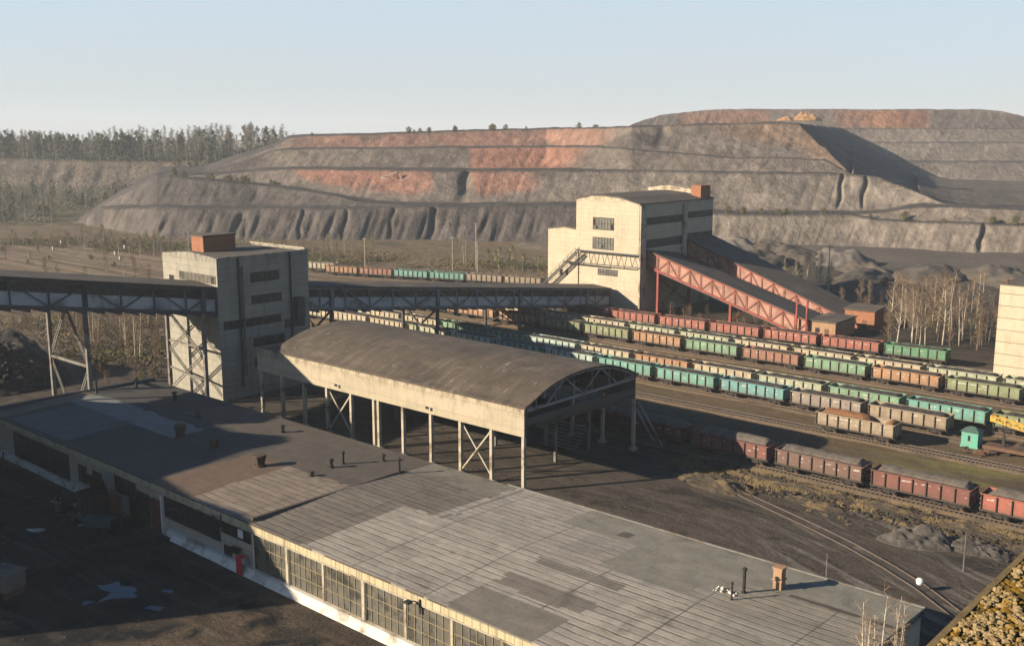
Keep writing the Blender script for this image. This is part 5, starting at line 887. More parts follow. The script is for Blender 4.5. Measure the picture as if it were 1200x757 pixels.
# ================================================================ conveyor galleries
def gallery(name, label, cat, xr, xl, pts, supports, nbay, wall_m, steel_m, wall_h=4.6, axis='y', roof_ov=.5, roof_rise=.5, band=True, bottom_jag=True, drop=0., posts=()):
    """an inclined belt gallery: pts = ((a0, z0), (a1, z1)) bottom line along its axis; xr = near side, xl = far side"""
    (a0, z0), (a1, z1) = pts
    def P(s, a, z): return (s, a, z) if axis == 'y' else (a, s, z)
    o = thing(name, label, cat, P((xr + xl) / 2, (a0 + a1) / 2, 0)); ofs = Vector(o.location)
    def B(mb, nm, m, par=None): mb.v = [tuple(Vector(v) - ofs) for v in mb.v]; return mb.build(nm, m, par if par is not None else o)
    def zb(a): return z0 + (z1 - z0) * (a - a0) / (a1 - a0)
    sg = 1 if xr > xl else -1
    def quadbox(mb, s0, s1, b0, b1, lo, hi):
        vs_ = [P(s0,b0,zb(b0)+lo),P(s1,b0,zb(b0)+lo),P(s1,b1,zb(b1)+lo),P(s0,b1,zb(b1)+lo),P(s0,b0,zb(b0)+hi),P(s1,b0,zb(b0)+hi),P(s1,b1,zb(b1)+hi),P(s0,b1,zb(b1)+hi)]
        return mb.mesh(vs_, [(0,3,2,1),(4,5,6,7),(0,1,5,4),(1,2,6,5),(2,3,7,6),(3,0,4,7)])
    H = wall_h; ins = .35
    B(quadbox(quadbox(MB(), xr - sg * ins, xr - sg * (ins + .2), a0, a1, .25, H - .1), xr - sg * (ins + .2), xl + sg * ins, a0, a1, .25, H - .1 - drop), 'cladding', wall_m)
    r = MB(); xm = (xr + xl) / 2
    for b0, b1 in ((a0, a1),):
        A = [(xr + sg * roof_ov, H - .05), (xm, H + roof_rise - drop * .5), (xl - sg * roof_ov, H - .05 - drop), (xl - sg * roof_ov, H + .22 - drop), (xm, H + roof_rise + .27 - drop * .5), (xr + sg * roof_ov, H + .22)]
        vs_ = [P(s, b0, zb(b0) + z) for s, z in A] + [P(s, b1, zb(b1) + z) for s, z in A]; n = 6
        r.mesh(vs_, [(i, (i+1) % n, n + (i+1) % n, n + i) for i in range(n)] + [(0,5,4,1), (1,4,3,2), (6,7,10,11), (7,8,9,10)])
    B(r, 'roof', MT['roof_tar'])
    if band:
        for k in range(nbay):
            b0 = a0 + (a1 - a0) * (k + .02) / nbay; b1 = a0 + (a1 - a0) * (k + .98) / nbay
            w = quadbox(MB(), xr - sg * (ins - .05), xr - sg * (ins - .004), b0, b1, H * .54, H * .88); B(w, 'window', MT['glass_dark'])
    H0 = H
    for s, nm in ((xr, 'side_truss'), (xl, 'side_truss')):
        t = MB(); q = .22 if axis == 'y' else .15; H = H0 - (drop if s == xl else 0)
        t.bar(P(s, a0, zb(a0) + .15), P(s, a1, zb(a1) + .15), .28, .45); t.bar(P(s, a0, zb(a0) + H - .3), P(s, a1, zb(a1) + H - .3), .25, .35)
        for k in range(nbay + 1):
            b = a0 + (a1 - a0) * k / nbay; t.bar(P(s, b, zb(b)), P(s, b, zb(b) + H - .2), q)
            if k < nbay:
                c = a0 + (a1 - a0) * (k + 1) / nbay; lo, hi = .2, H * (1 - .12)
                if k % 2: t.bar(P(s, b, zb(b) + lo), P(s, c, zb(c) + hi), q * .9)
                else: t.bar(P(s, b, zb(b) + hi), P(s, c, zb(c) + lo), q * .9)
        B(t, nm, steel_m)
    fl = MB(); n = nbay * 2
    for k in range(n):
        b0 = a0 + (a1 - a0) * k / n; b1 = a0 + (a1 - a0) * (k + .96) / n
        if bottom_jag:
            m_ = zb(b1) if z1 > z0 else zb(b0)
            vs_ = [P(xr,b0,zb(b0)-.05),P(xl,b0,zb(b0)-.05),P(xl,b1,zb(b1)-.05),P(xr,b1,zb(b1)-.05)]
            if (z1 > z0): lo = [(b0, zb(b0)-.75), (b1, zb(b1)-.25)]
            else: lo = [(b0, zb(b0)-.25), (b1, zb(b1)-.75)]
            vs_ += [P(xr,lo[0][0],lo[0][1]),P(xl,lo[0][0],lo[0][1]),P(xl,lo[1][0],lo[1][1]),P(xr,lo[1][0],lo[1][1])]
            fl.mesh(vs_, [(0,1,2,3),(4,7,6,5),(0,4,5,1),(1,5,6,2),(2,6,7,3),(3,7,4,0)])
        else: quadbox(fl, xr, xl, b0, b1, -.35, .0)
    B(fl, 'floor_deck', MT['dark_steel'])
    for (a, s0, s1, sm, style) in supports:
        zt = zb(a) - .05; L = MB(); w = .6
        B(MB().box(*sorted((P(s0-w/2,a-w/2,0)[0], P(s0+w/2,a+w/2,0)[0])), *sorted((P(s0-w/2,a-w/2,0)[1], P(s0+w/2,a+w/2,0)[1])), -.2, zt), 'support_leg', sm)
        B(MB().box(*sorted((P(s1-w/2,a-w/2,0)[0], P(s1+w/2,a+w/2,0)[0])), *sorted((P(s1-w/2,a-w/2,0)[1], P(s1+w/2,a+w/2,0)[1])), -.2, zt), 'support_leg', sm)
        if axis == 'y': B(MB().box(s0 + .05, s0 + .55, a - .4, a + .4, zt + .06, zt + H * .98), 'support_post', steel_m)
        bm_ = MB(); mid = (s0 + s1) / 2
        def lattice(p, q, wd=.5, dm=.09):
            p = Vector(p); q = Vector(q); d = (q - p); nn = Vector(P(1, 0, 0)) * 1; up = d.normalized().cross(Vector(P(0, 1, 0))).normalized() * wd / 2
            bm_.bar(p + up, q + up, .16); bm_.bar(p - up, q - up, .16); k = int(d.length / .7)
            for i in range(k): bm_.bar(p + d * (i / k) + up, p + d * ((i + .5) / k) - up, dm)
        if style == 'A':
            z2 = zt * .52
            lattice(P(mid, a, zt - .3), P(s0, a, z2 + .3)); lattice(P(mid, a, zt - .3), P(s1, a, z2 + .3)); bm_.bar(P(s0, a, z2), P(s1, a, z2), .4)
            lattice(P(mid, a, .3), P(s0, a, z2 - .3)); lattice(P(mid, a, .3), P(s1, a, z2 - .3))
        elif style == 'X':
            z2 = zt * .62; bm_.bar(P(s0, a, z2), P(s1, a, z2), .3)
            lattice(P(s0, a, zt - .4), P(s1, a, z2 - 2)); lattice(P(s1, a, zt - .4), P(s0, a, z2 - 2)); lattice(P(s0, a, z2 - 1), P(s1, a, 1.)); lattice(P(s1, a, z2 - 1), P(s0, a, 1.)); bm_.bar(P(s0, a, 4.), P(s1, a, 5.2), .3)
        elif style == 'K':
            bm_.bar(P(s0, a, zt - .2), P(mid, a, zt - 4.6), .35); bm_.bar(P(s1, a, zt - .2), P(mid, a, zt - 4.6), .35); bm_.bar(P(s0, a, zt * .3), P(s1, a, zt * .3), .3)
        else:
            bm_.bar(P(s0, a, zt * .15), P(s1, a, zt * .85), .22); bm_.bar(P(s1, a, zt * .15), P(s0, a, zt * .85), .22)
        B(bm_, 'bracing', sm)
    for (px_, py_, pz_) in posts: B(MB().box(px_ - .2, px_ + .2, py_ - .2, py_ + .2, -.2, pz_), 'support_leg', steel_m)
    return o
gallery('conveyor_gallery', 'left conveyor gallery with dark steel trusses rising from the tower out of the picture', 'conveyor gallery', -161.0, -174.0, ((101.35, 16.0), (30.0, 27.0)),
        [(77.5, -161.6, -175.0, MT['weathered_steel'], 'A'), (98.3, -160.6, -172.8, MT['weathered_steel'], 'X'), (46, -161.6, -174, MT['weathered_steel'], 'A')], 12, MT['cladding'], MT['dark_steel'])
gallery('conveyor_gallery', 'middle conveyor gallery over the tracks between the grey tower and the cream building', 'conveyor gallery', -165.7, -177.5, ((121.4, 13.7), (226.2, 1.9)),
        [(131, -166, -177, MT['dark_steel'], 'K'), (161.0, -166.0, -177.5, MT['dark_steel'], 'K'), (189.1, -166.0, -177.5, MT['dark_steel'], 'x'), (216, -166.2, -177.2, MT['dark_steel'], 'x')], 16, MT['cladding'], MT['mid_steel'], wall_h=4.5)
gallery('inclined_gallery', 'nearer red conveyor gallery sloping down from the cream building to the brick hut', 'conveyor gallery', 230.0, 245.0, ((-156.6, 12.9), (-110.0, -.6)),
        [(-153.0, 230.2, 245.6, MT['red_steel'], 'x'), (-131.0, 230.2, 245.6, MT['red_steel'], 'x')], 14, MT['red_clad'], MT['red_steel'], wall_h=4.4, axis='x', band=False, bottom_jag=False, roof_rise=0., drop=2.2, posts=((-112.6, 229.5, 8.6), (-110.0, 229.5, 8.6)))
gallery('inclined_gallery', 'farther red conveyor gallery sloping down behind the first to the second brick hut', 'conveyor gallery', 250.0, 263.0, ((-156.6, 14.2), (-110.0, -2.6)),
        [(-140.0, 250.2, 262.6, MT['red_steel'], 'x')], 14, MT['red_clad'], MT['red_steel'], wall_h=4.6, axis='x', band=False, bottom_jag=False, roof_rise=.1)

# ================================================================ cream processing building
rbd = thing('processing_building', 'tall cream building overhanging the tracks, where the conveyor galleries meet', 'industrial building', (-168, 245, 0))
def RB(mb, name, m, parent=None): mb.v = [(x + 168, y - 245, z) for x, y, z in mb.v]; return mb.build(name, m, parent if parent is not None else rbd)
BX0, BX1, BY0, BY1 = -177.9, -156.8, 226.4, 263.4
up_ = MB().prism([(BX0, 16.3), (BX1, 16.3), (BX1, 29.4), (BX1 - 6, 30.9), (BX0 + 9, 31.4), (BX0 + 5, 31.3), (BX0, 30.2)], 'y', BY0, BY1)
RB(up_, 'wall', MT['works_wall'])
RB(MB().box(-177.6, BX1 - .25, BY0 + 1.2, BY1 - .3, -.2, 16.28), 'lower_wall', MT['works_wall'])
RB(MB().prism([(BX1 + .3, 29.45), (BX1 - 6, 30.95), (BX0 + 9, 31.45), (BX0 + 5, 31.35), (BX0 - .3, 30.2), (BX0 - .3, 30.5), (BX0 + 5, 31.65), (BX0 + 9, 31.75), (BX1 - 6, 31.25), (BX1 + .3, 29.75)], 'y', BY0 - .25, BY1 + .2), 'roof', MT['roof_tar'])
RB(MB().box(BX0, BX1 + .1, BY0 - .05, BY0 + .3, 15.9, 16.29), 'floor_beam', MT['dark_steel'])
an = RB(MB().prism([(-188.8, -.2), (BX0 - .002, -.2), (BX0 - .002, 21.6), (-183, 22.1), (-188.8, 21.3)], 'y', BY0 + 1, BY1 - 6), 'annex', MT['works_wall'])
RB(MB().prism([(-189.1, 21.32), (-183, 22.12), (BX0 - .003, 21.62), (BX0 - .003, 21.95), (-183, 22.45), (-189.1, 21.65)], 'y', BY0 + .8, BY1 - 5.8), 'annex_roof', MT['roof_tar'])
RB(MB().box(-154.8, -152.0, 252, 256, 29.3, 31.4) if False else MB().box(-160.6, -157.4, 257.4, 262.6, 29.9, 33.4), 'brick_stack', MT['brick'])
rr = MB().prism([(-176.5, 31.0), (-161, 31.0), (-161.5, 32.2), (-169, 33.2), (-176, 32.3)], 'y', 258.5, 263.2); RB(rr, 'roof_upstand', MT['works_wall'])
def rb_win(x0, x1, z0, z1, n, g_='glass_grey', holes=()):
    w = RB(MB().box(x0, x1, BY0 - .06, BY0 - .003, z0, z1) if z0 > 16 else MB().box(x0, x1, BY0 + 1.14, BY0 + 1.197, z0, z1), 'window', MT[g_]); f = MB(); yb = BY0 if z0 > 16 else BY0 + 1.2
    for i in range(n + 1): x = x0 + (x1 - x0) * i / n; f.box(x - .06, x + .06, yb - .13, yb - .063, z0, z1)
    for z in (z0, (z0 + z1) / 2, z1): f.box(x0 - .06, x1 + .06, yb - .14, yb - .065, z - .07, z + .07)
    for i, j in holes:
        xa = x0 + (x1 - x0) * i / n; zc = z0 + (z1 - z0) * j / 3; f.box(xa + .06, xa + (x1 - x0) / n - .06, yb - .075, yb - .066, zc + .1, zc + (z1 - z0) / 3)
    RB(f, 'frame', MT['muntin_dark'], w)
rb_win(-172.0, -165.1, 22.3, 25.5, 7); rb_win(-172.0, -165.1, 17.0, 20.1, 7); rb_win(-171.0, -164.5, 9.8, 11.4, 7)
RB(MB().box(-171.9, -171.3, BY0 - .16, BY0 - .145, 23.4, 25.2).box(-166.0, -165.3, BY0 - .16, BY0 - .145, 22.5, 23.8).box(-170.9, -170.5, BY0 - .16, BY0 - .145, 22.5, 23.3).box(-169, -168.6, BY0 - .16, BY0 - .145, 17.3, 18.2), 'broken_pane', MT['coal'])
RB(MB().box(-184.4, -183.4, BY0 + .9, BY0 + .997, 8.6, 10.2).box(-182.2, -181.5, BY0 + .9, BY0 + .997, 8.6, 10.2), 'window', MT['coal'])
for (y0, y1, z0, z1) in ((229.2, 246.9, 23.9, 25.9), (249.2, 263.0, 24.6, 26.4), (229.2, 246.9, 17.7, 20.0), (249.2, 263.0, 18.2, 20.4)):
    w = RB(MB().box(BX1 + .003, BX1 + .06, y0, y1, z0, z1), 'window', MT['glass_dark']); f = MB(); n = int((y1 - y0) / 1.4)
    for i in range(n + 1): y = y0 + (y1 - y0) * i / n; f.box(BX1 + .063, BX1 + .12, y - .05, y + .05, z0, z1)
    RB(f, 'frame', MT['muntin_dark'], w)
RB(MB().box(BX1 + .002, BX1 + .5, 226.5, 229.0, -.1, 29.3).box(BX1 + .002, BX1 + .7, 247.2, 248.9, 10, 29.0), 'corner_pier', MT['column'])
# outside stair and the gantry under the overhang
st = MB()
for k in range(26):
    a = k / 26; x = -188.2 + 11.5 * a; z = 6.2 + 9.8 * a; st.box(x, x + .5, BY0 - 1.6, BY0 - .2, z, z + .08)
for y in (BY0 - 1.6, BY0 - .2):
    st.bar((-188.2, y, 6.0), (-176.7, y, 15.8), .14, .3); st.bar((-188.2, y, 7.1), (-176.7, y, 16.9), .08)
    for k in range(9): st.bar((-188.2 + 11.5*k/8, y, 6 + 9.8*k/8), (-188.2 + 11.5*k/8, y, 7.1 + 9.8*k/8), .07)
st.box(-189.5, -186.5, BY0 - 2, BY0 - .1, 5.8, 6.0)
RB(st, 'outside_stair', MT['dark_steel'])
gt = MB().bar((-182, BY0 - .4, 12.6), (BX1, BY0 - .4, 12.9), .2, .25)
for k in range(5):
    x = -177 + k * 4.6; gt.bar((x, BY0 - .3, 12.8), (x - .9, BY0 - .1, 15.9), .12); gt.bar((x, BY0 - .3, 12.8), (x + .9, BY0 - .1, 15.9), .12)
gt.box(-182, -168, BY0 - 1, BY0 - .1, 12.7, 12.78)
RB(gt, 'gantry', MT['dark_steel'])
RB(MB().box(-177.58, -166, 223, 227.5, -.1, 8.2).box(-177.7,-165.8,222.8,227.5,8.2,8.45), 'porch', MT['dark_steel']) if False else None

# ================================================================ brick huts, white block, unseen shadow building out of the frame
def hut(name, label, x0, x1, y0, y1, h0, h1, m):
    o = thing(name, label, 'brick hut', ((x0+x1)/2, (y0+y1)/2, 0)); cx_, cy_ = o.location.x, o.location.y; a, b = x1 - cx_, y1 - cy_
    MB().prism([(-b, -.2), (b, -.2), (b, h1), (-b, h0)], 'x', -a, a).build('wall', m, o)
    MB().prism([(-b - .35, h0 + .02), (b + .35, h1 + .02), (b + .35, h1 + .3), (-b - .35, h0 + .3)], 'x', -a - .3, a + .35).build('roof', MT['roof_tar'], o)
    MB().box(-a*.5, -a*.5+1.1, -b - .05, -b - .004, 1.0, 2.2).build('window', MT['glass_dark'], o); MB().box(a*.2, a*.2+1.1, -b - .06, -b - .004, 0, 2.1).build('door', MT['rust'], o)
    return o
hut('brick_hut', 'brown brick hut at the foot of the nearer red gallery behind the red wagons', -109.8, -103.1, 230.5, 241.5, 3.7, 3.9, MT['brick_tan'])
hut('brick_hut', 'small orange brick hut at the foot of the farther red gallery by the bare birches', -108.8, -101.1, 248.3, 254.0, 4.4, 5.0, MT['brick'])
wb = thing('white_block', 'windowless white panelled block cut by the right edge of the picture', 'building', (-52.7, 226, 0))
MB().box(-10, 14, -11.2, 11, -.2, 18.5).build('wall', MT['white_wall'], wb)
MB().box(-10.15, 14.1, -11.35, 11.1, 18.5, 18.75).build('roof', MT['roof_tar'], wb)
MB().tube([(-8.8, -10.9, 18.75), (-8.8, -10.9, 19.7)], .25).build('roof_vent', MT['rust'], wb)
# unseen building off to the left, outline shaped to shadow the yard and roof
wd = thing('unseen_shadow_building', 'unseen concrete building out of the frame on the left, shaped for its shadow', 'building', (-146.8, 23.8, 0), math.atan2(-.545, .839) * 1.0)
def silh(u): return u
prof_ = [(-102, 0), (-102, 25.6), (-106, 26.4), (-111, 30.0), (-114, 29.6), (-121, 27.4), (-129.5, 25.9), (-133, 28.2), (-137.6, 30.6), (-140, 32.4), (-143, 32.2), (-147, 29.4), (-155, 27.6), (-160, 26.8), (-166, 29.2), (-168, 22.5), (-171, 20.6), (-176, 20.8), (-178, 0)]
off = -136.1
MB().prism([(u - off, z if z else -.2) for u, z in prof_][::-1], 'y', -14, 0).build('wall', MT['concrete'], wd)
MB().box(10, 13, .004, .06, 8, 12).box(-2, 4, .004, .06, 8, 12).box(-22, -16, .004, .06, 8, 12).build('window', MT['glass_dark'], wd)

# ================================================================ mossy roof in the near corner
mr = thing('mossy_roof', 'yellow moss and gravel on a roof edge in the near right corner', 'roof', (2, 5, 0))
MB().box(-3.95, 8, -8, 9, -.2, 43.6).build('wall', MT['concrete'], mr)
MB().box(-4.1, 8.1, -8.1, 9.1, 43.6, 43.97).build('roof', MT['moss'], mr)
MB().box(-4.13, -4.085, -8.1, 9.1, 43.7, 43.985).build('edge_strip', rough_mat('mossy_edge_strip', (.16,.11,.05), (.26,.19,.09), 6., .9, .2), mr)
gs = MB(); rng = random.Random(3)
def lump(mb, x, y, z, r, rng, fl=.7):
    n, k = 6, 4; b = len(mb.v); ph = rng.random() * 6; sx, sy = rng.uniform(.7, 1.4), rng.uniform(.7, 1.3)
    for j in range(k):
        t = (j + .5) / k * math.pi
        for i in range(n):
            a = ph + 2 * math.pi * i / n; q = rng.uniform(.8, 1.2) * r
            mb.v.append((x + math.cos(a) * math.sin(t) * q * sx, y + math.sin(a) * math.sin(t) * q * sy, z + math.cos(t) * q * fl))
    for j in range(k - 1):
        for i in range(n): mb.f.append((b+j*n+i, b+j*n+(i+1)%n, b+(j+1)*n+(i+1)%n, b+(j+1)*n+i))
    mb.f.append(tuple(b+i for i in range(n))); mb.f.append(tuple(b+(k-1)*n+i for i in range(n))[::-1])
ms = MB()
for _ in range(9000):
    x = rng.uniform(-4.07, -3.1); y = rng.uniform(-.4, 4.4); q = noise.noise(Vector((x * 3.5, y * 3.5, 0)))
    if q > -.02 - .2 * (rng.random() < .3): lump(gs, x, y, 43.975 + rng.uniform(0, .02), min(.026, abs(rng.gauss(.008, .012)) + .006), rng, .65)
    elif rng.random() < .9: lump(ms, x, y, 43.972, rng.uniform(.012, .03), rng, .5)
o = gs.build('gravel', MT['stone'], mr); o['kind'] = 'stuff'
o = ms.build('moss_tufts', MT['moss'], mr); o['kind'] = 'stuff'
# ================================================================ wagons
def paint(name, col, alt=None, rust=.5, marks=True):
    lum = sum(col) / 3; col = tuple(v * .78 + lum * .2 for v in col); alt = alt and tuple(v * .78 + (sum(alt) / 3) * .2 for v in alt)
    g = G(name); c = g.coord('object'); x, y, z = g.sep(c); oi = g.n('ShaderNodeObjectInfo'); rnd = oi.outputs['Random']
    off = g.comb(g.math('MULTIPLY', rnd, 50.), g.math('MULTIPLY', rnd, 31.), 0.); va = g.n('ShaderNodeVectorMath', operation='ADD'); g.l(c, va.inputs[0]); g.l(off, va.inputs[1]); cc = va.outputs[0]
    alt = alt or tuple(v * .75 for v in col)
    pan = g.noise(g.comb(g.math('FLOOR', g.math('MULTIPLY', g.math('ADD', x, g.math('MULTIPLY', rnd, 9.)), .545)), g.math('MULTIPLY', rnd, 77.), 0.), 1.7, 1)
    k = g.mix(g.ramp(pan, .3, .7), col, alt)
    k = g.mix(g.math('MULTIPLY', g.ramp(g.noise(cc, .8, 6, .75), .45, .68), rust), k, (.10,.055,.035))
    k = g.mix(g.math('MULTIPLY', g.ramp(z, 1.9, 1.0), .45), k, (.085,.07,.055))
    stv = g.ramp(g.noise(g.scl(cc, (2.2,2.2,.25)), 1., 4, .6), .55, .75); k = g.mix(g.math('MULTIPLY', stv, .4), k, tuple(min(1, v * .5) for v in col))
    if marks:   # worn white stencil marks: illegible dabs in two lines
        ln = g.math('MULTIPLY', g.ramp(g.math('ABSOLUTE', g.math('SUBTRACT', z, 2.55)), .15, .1), g.ramp(g.noise(g.scl(cc, (1.1,1.,1.)), 1., 1), .56, .6))
        l2 = g.math('MULTIPLY', g.ramp(g.math('ABSOLUTE', g.math('SUBTRACT', z, 2.05)), .09, .05), g.ramp(g.noise(g.scl(cc, (.8,1.,1.), (5,0,0)), 1., 1), .6, .63))
        ink = g.ramp(g.noise(g.scl(cc, (6.,6.,5.)), 1., 3), .42, .52)
        k = g.mix(g.math('MULTIPLY', g.math('MULTIPLY', g.math('MAXIMUM', ln, l2), ink), .7), k, (.62,.60,.56))
    g.bump(g.noise(cc, 3., 4), .15, .05)
    return g.done(k, .65, spec=.35)
PA = {'maroon': paint('maroon_wagon_paint', (.20,.052,.04), (.15,.045,.036)), 'red': paint('red_wagon_paint', (.25,.075,.055), (.19,.062,.048), .65), 'brown': paint('brown_wagon_paint', (.20,.11,.085), (.16,.085,.065)),
      'brick red': paint('brick_red_wagon_paint', (.42,.11,.065), (.36,.095,.06), .55), 'orange': paint('ochre_wagon_paint', (.44,.22,.09), (.38,.19,.085), .55), 'rust brown': paint('rust_brown_wagon_paint', (.34,.14,.075), (.29,.12,.07), .55),
      'green': paint('green_wagon_paint', (.17,.36,.21), (.15,.31,.18), .55), 'olive green': paint('olive_wagon_paint', (.24,.30,.13), (.20,.25,.12), .55), 'turquoise': paint('turquoise_wagon_paint', (.12,.38,.31), (.10,.34,.28), .55),
      'blue-green': paint('blue_green_wagon_paint', (.11,.36,.36), (.10,.32,.32), .55), 'grey': paint('grey_wagon_paint', (.30,.25,.20), (.25,.21,.17), .5), 'tan': paint('tan_wagon_paint', (.36,.28,.18), (.31,.24,.15), .55),
      'cream': paint('cream_wagon_paint', (.50,.42,.26), (.44,.37,.24), .55), 'pale green': paint('pale_green_wagon_paint', (.42,.46,.30), (.36,.40,.26), .55), 'pale mint': paint('pale_mint_wagon_paint', (.42,.58,.50), (.38,.53,.46), .55),
      'emerald': paint('emerald_wagon_paint', (.09,.30,.15), (.08,.27,.14), .55)}
WL, WW, WT = 12.75, 3.05, 3.2        # length, width, height of the side's top over the rail
def wagon_body():
    m = MB(); a, b = WL / 2, WW / 2; t = .09; zf = 1.12
    m.box(-a, a, -b, -b + t, zf, WT - .12); m.box(-a, a, b - t, b, zf, WT - .12)
    m.box(-a, -a + t, -b + t, b - t, zf, WT - .12); m.box(a - t, a, -b + t, b - t, zf, WT - .12); m.box(-a + t, a - t, -b + t, b - t, zf, zf + .08)
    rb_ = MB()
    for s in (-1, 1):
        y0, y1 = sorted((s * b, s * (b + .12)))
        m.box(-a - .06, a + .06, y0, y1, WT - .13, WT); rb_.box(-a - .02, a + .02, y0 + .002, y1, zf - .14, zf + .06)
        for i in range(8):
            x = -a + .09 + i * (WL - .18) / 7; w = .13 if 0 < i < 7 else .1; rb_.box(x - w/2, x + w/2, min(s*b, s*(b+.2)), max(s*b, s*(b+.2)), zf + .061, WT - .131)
        y2 = s * (b + .02)
        for z in (1.72, 2.36): m.box(-a + .2, a - .2, min(s*b, y2), max(s*b, y2), z - .025, z + .025)
    for e in (-1, 1):
        x0, x1 = sorted((e * a, e * (a + .13))); m.box(x0, x1, -b - .1, b + .1, WT - .13, WT + .003)
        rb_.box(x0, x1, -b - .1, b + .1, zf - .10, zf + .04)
        for z in (1.3, 1.85, 2.45): m.box(x0, x1 - .03 if e > 0 else x1, -b + .05, b - .05, z - .08, z + .08)
        for y in (-.75, .75): m.box(x0, x1, y - .1, y + .1, zf, WT - .131)
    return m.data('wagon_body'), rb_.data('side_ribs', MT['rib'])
def wagon_frame():
    m = MB(); a = WL / 2; m.box(-a - .1, a + .1, -.35, .35, .72, 1.11)
    for e in (-1, 1):
        m.box(*sorted((e*(a+.13), e*(a-.25))), -1.3, 1.3, .78, 1.1); m.box(*sorted((e*(a+.1), e*(a+.68))), -.16, .16, .78, 1.02)
    for x in (-2.4, 0, 2.4): m.box(x - .12, x + .12, -1.4, 1.4, .85, 1.1)
    m.tube([(-1.2,.5,.72), (.9,.5,.72)], .24, 8); m.bar((-3, -.4, .62), (3, -.4, .62), .1); m.box(1.4, 2., -.9, -.3, .5, .95)
    return m.data('underframe', MT['black_iron'])
def load_mesh(seed, hi=.55, dip=0., mtl='load', low=0.):
    V = []; F = []; nx, ny = 34, 9; a, b = WL / 2 - .1, WW / 2 - .1; rg = random.Random(seed); ph = rg.random() * 20; l0 = rg.uniform(.7, 1.6); l1 = rg.uniform(.4, .9)
    for i in range(nx + 1):
        for j in range(ny + 1):
            x = -a + 2 * a * i / nx; y = -b + 2 * b * j / ny; ex = min((x + a - .1) / l0 if l0 else 1, (a - x) / l1)
            e = min(1, max(0, ex)); ey = min(1, (b - abs(y)) / (b * .75))
            z = WT - .55 + low + e * .72 + hi * e * ey + .10 * fbm(x * .9 + ph, y * .9, seed) * e
            if dip: z -= dip * math.exp(-((x - a * .55) / 1.3) ** 2)
            if j in (0, ny): z = min(z, WT + .04)
            V.append((x, y, z))
    for i in range(nx):
        for j in range(ny): F.append((i*(ny+1)+j, (i+1)*(ny+1)+j, (i+1)*(ny+1)+j+1, i*(ny+1)+j+1))
    me = bpy.data.meshes.new('load'); me.from_pydata(V, [], F); me.update(); me.materials.append(MT[mtl]); return me
def bogie_mesh():
    m = MB()
    for s in (-1, 1):
        y = s * 1.02; m.box(-1.25, 1.25, min(y, y + .14*s), max(y, y + .14*s), .42, .72); m.box(-.45, .45, min(y, y + .2*s), max(y, y + .2*s), .28, .9)
        for x in (-.925, .925): m.box(x - .2, x + .2, min(y, y + .24*s), max(y, y + .24*s), .32, .62)
    m.box(-.3, .3, -1.15, 1.15, .45, .8); return m.data('bogie', MT['black_iron'])
def wheel_mesh():
    m = MB(); m.tube([(0, -.07, 0), (0, .07, 0)], [.475, .475], 16); m.tube([(0, .07, 0), (0, .1, 0)], [.5, .5], 16); m.tube([(0,-.12,0),(0,-.07,0)], [.14,.16], 10); return m.data('wheel', MT['rust'])
(ME_B, ME_R), ME_F, ME_BG, ME_W = wagon_body(), wagon_frame(), bogie_mesh(), wheel_mesh()
for p in PA.values(): pass
ME_B.materials.append(PA['red'])
LOADS = [load_mesh(i, random.uniform(.25, .6)) for i in range(5)]
LOADS_D = [load_mesh(20 + i, random.uniform(.0, .2), 0., 'load_dark', -.22) for i in range(4)]
LOAD_ORE = load_mesh(9, .35, 1.6, 'ore')
def child(name, me, parent, loc=(0,0,0), rz=0.):
    o = bpy.data.objects.new(name, me); COL.objects.link(o); o.parent = parent; o.location = loc; o.rotation_euler = (0, 0, rz); return o
proto = thing('gondola_wagon', 'wagon', 'freight wagon'); 
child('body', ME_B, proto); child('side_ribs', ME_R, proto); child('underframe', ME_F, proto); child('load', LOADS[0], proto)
for e in (-1, 1):
    bg_ = child('bogie', ME_BG, proto, (e * 4.32, 0, 0))
    for x in (-.925, .925):
        for s in (-1, 1): child('wheel', ME_W, bg_, (x, s * .79, .475), 0. if s < 0 else math.pi)
PTREE = tree_of(proto); used_proto = [False]
RAILTOP = .40
def wagon(x_left, y_near, colour, label, group, rz=0., load=None, z=RAILTOP):
    if not used_proto[0]: w = proto; used_proto[0] = True
    else: w = copy_tree(proto, None, PTREE)
    ca, sa = math.cos(rz), math.sin(rz); cx_, cy_ = WL / 2, WW / 2 + .1
    w.location = (x_left + cx_ * ca - cy_ * sa, y_near + cx_ * sa + cy_ * ca, z); w.rotation_euler = (0, 0, rz)
    tag(w, label, 'freight wagon', group)
    for ch in w.children:
        if ch.name.startswith('body'):
            ch.material_slots[0].link = 'OBJECT'; ch.material_slots[0].material = PA[colour]
        if ch.name.startswith('load'): ch.data = load or random.choice(LOADS if y_near < 140 else LOADS_D)
    return w
ORD = ['first', 'second', 'third', 'fourth', 'fifth', 'sixth', 'seventh', 'eighth', 'ninth', 'tenth', 'eleventh', 'twelfth', 'thirteenth', 'fourteenth', 'fifteenth', 'sixteenth', 'seventeenth', 'eighteenth', 'nineteenth', 'twentieth']
def in_view(x, y):      # is the left end of a wagon standing here inside the picture's right edge?
    v = Vector((x, y, 2.)) - cam.location; ca, sa = math.cos(R(41.7)), math.sin(R(41.7))
    rt = v.x * ca + v.y * sa; fw = (-v.x * sa + v.y * ca) * math.cos(R(10.2)) - v.z * math.sin(R(10.2)); return rt / fw < 597. / 1215.
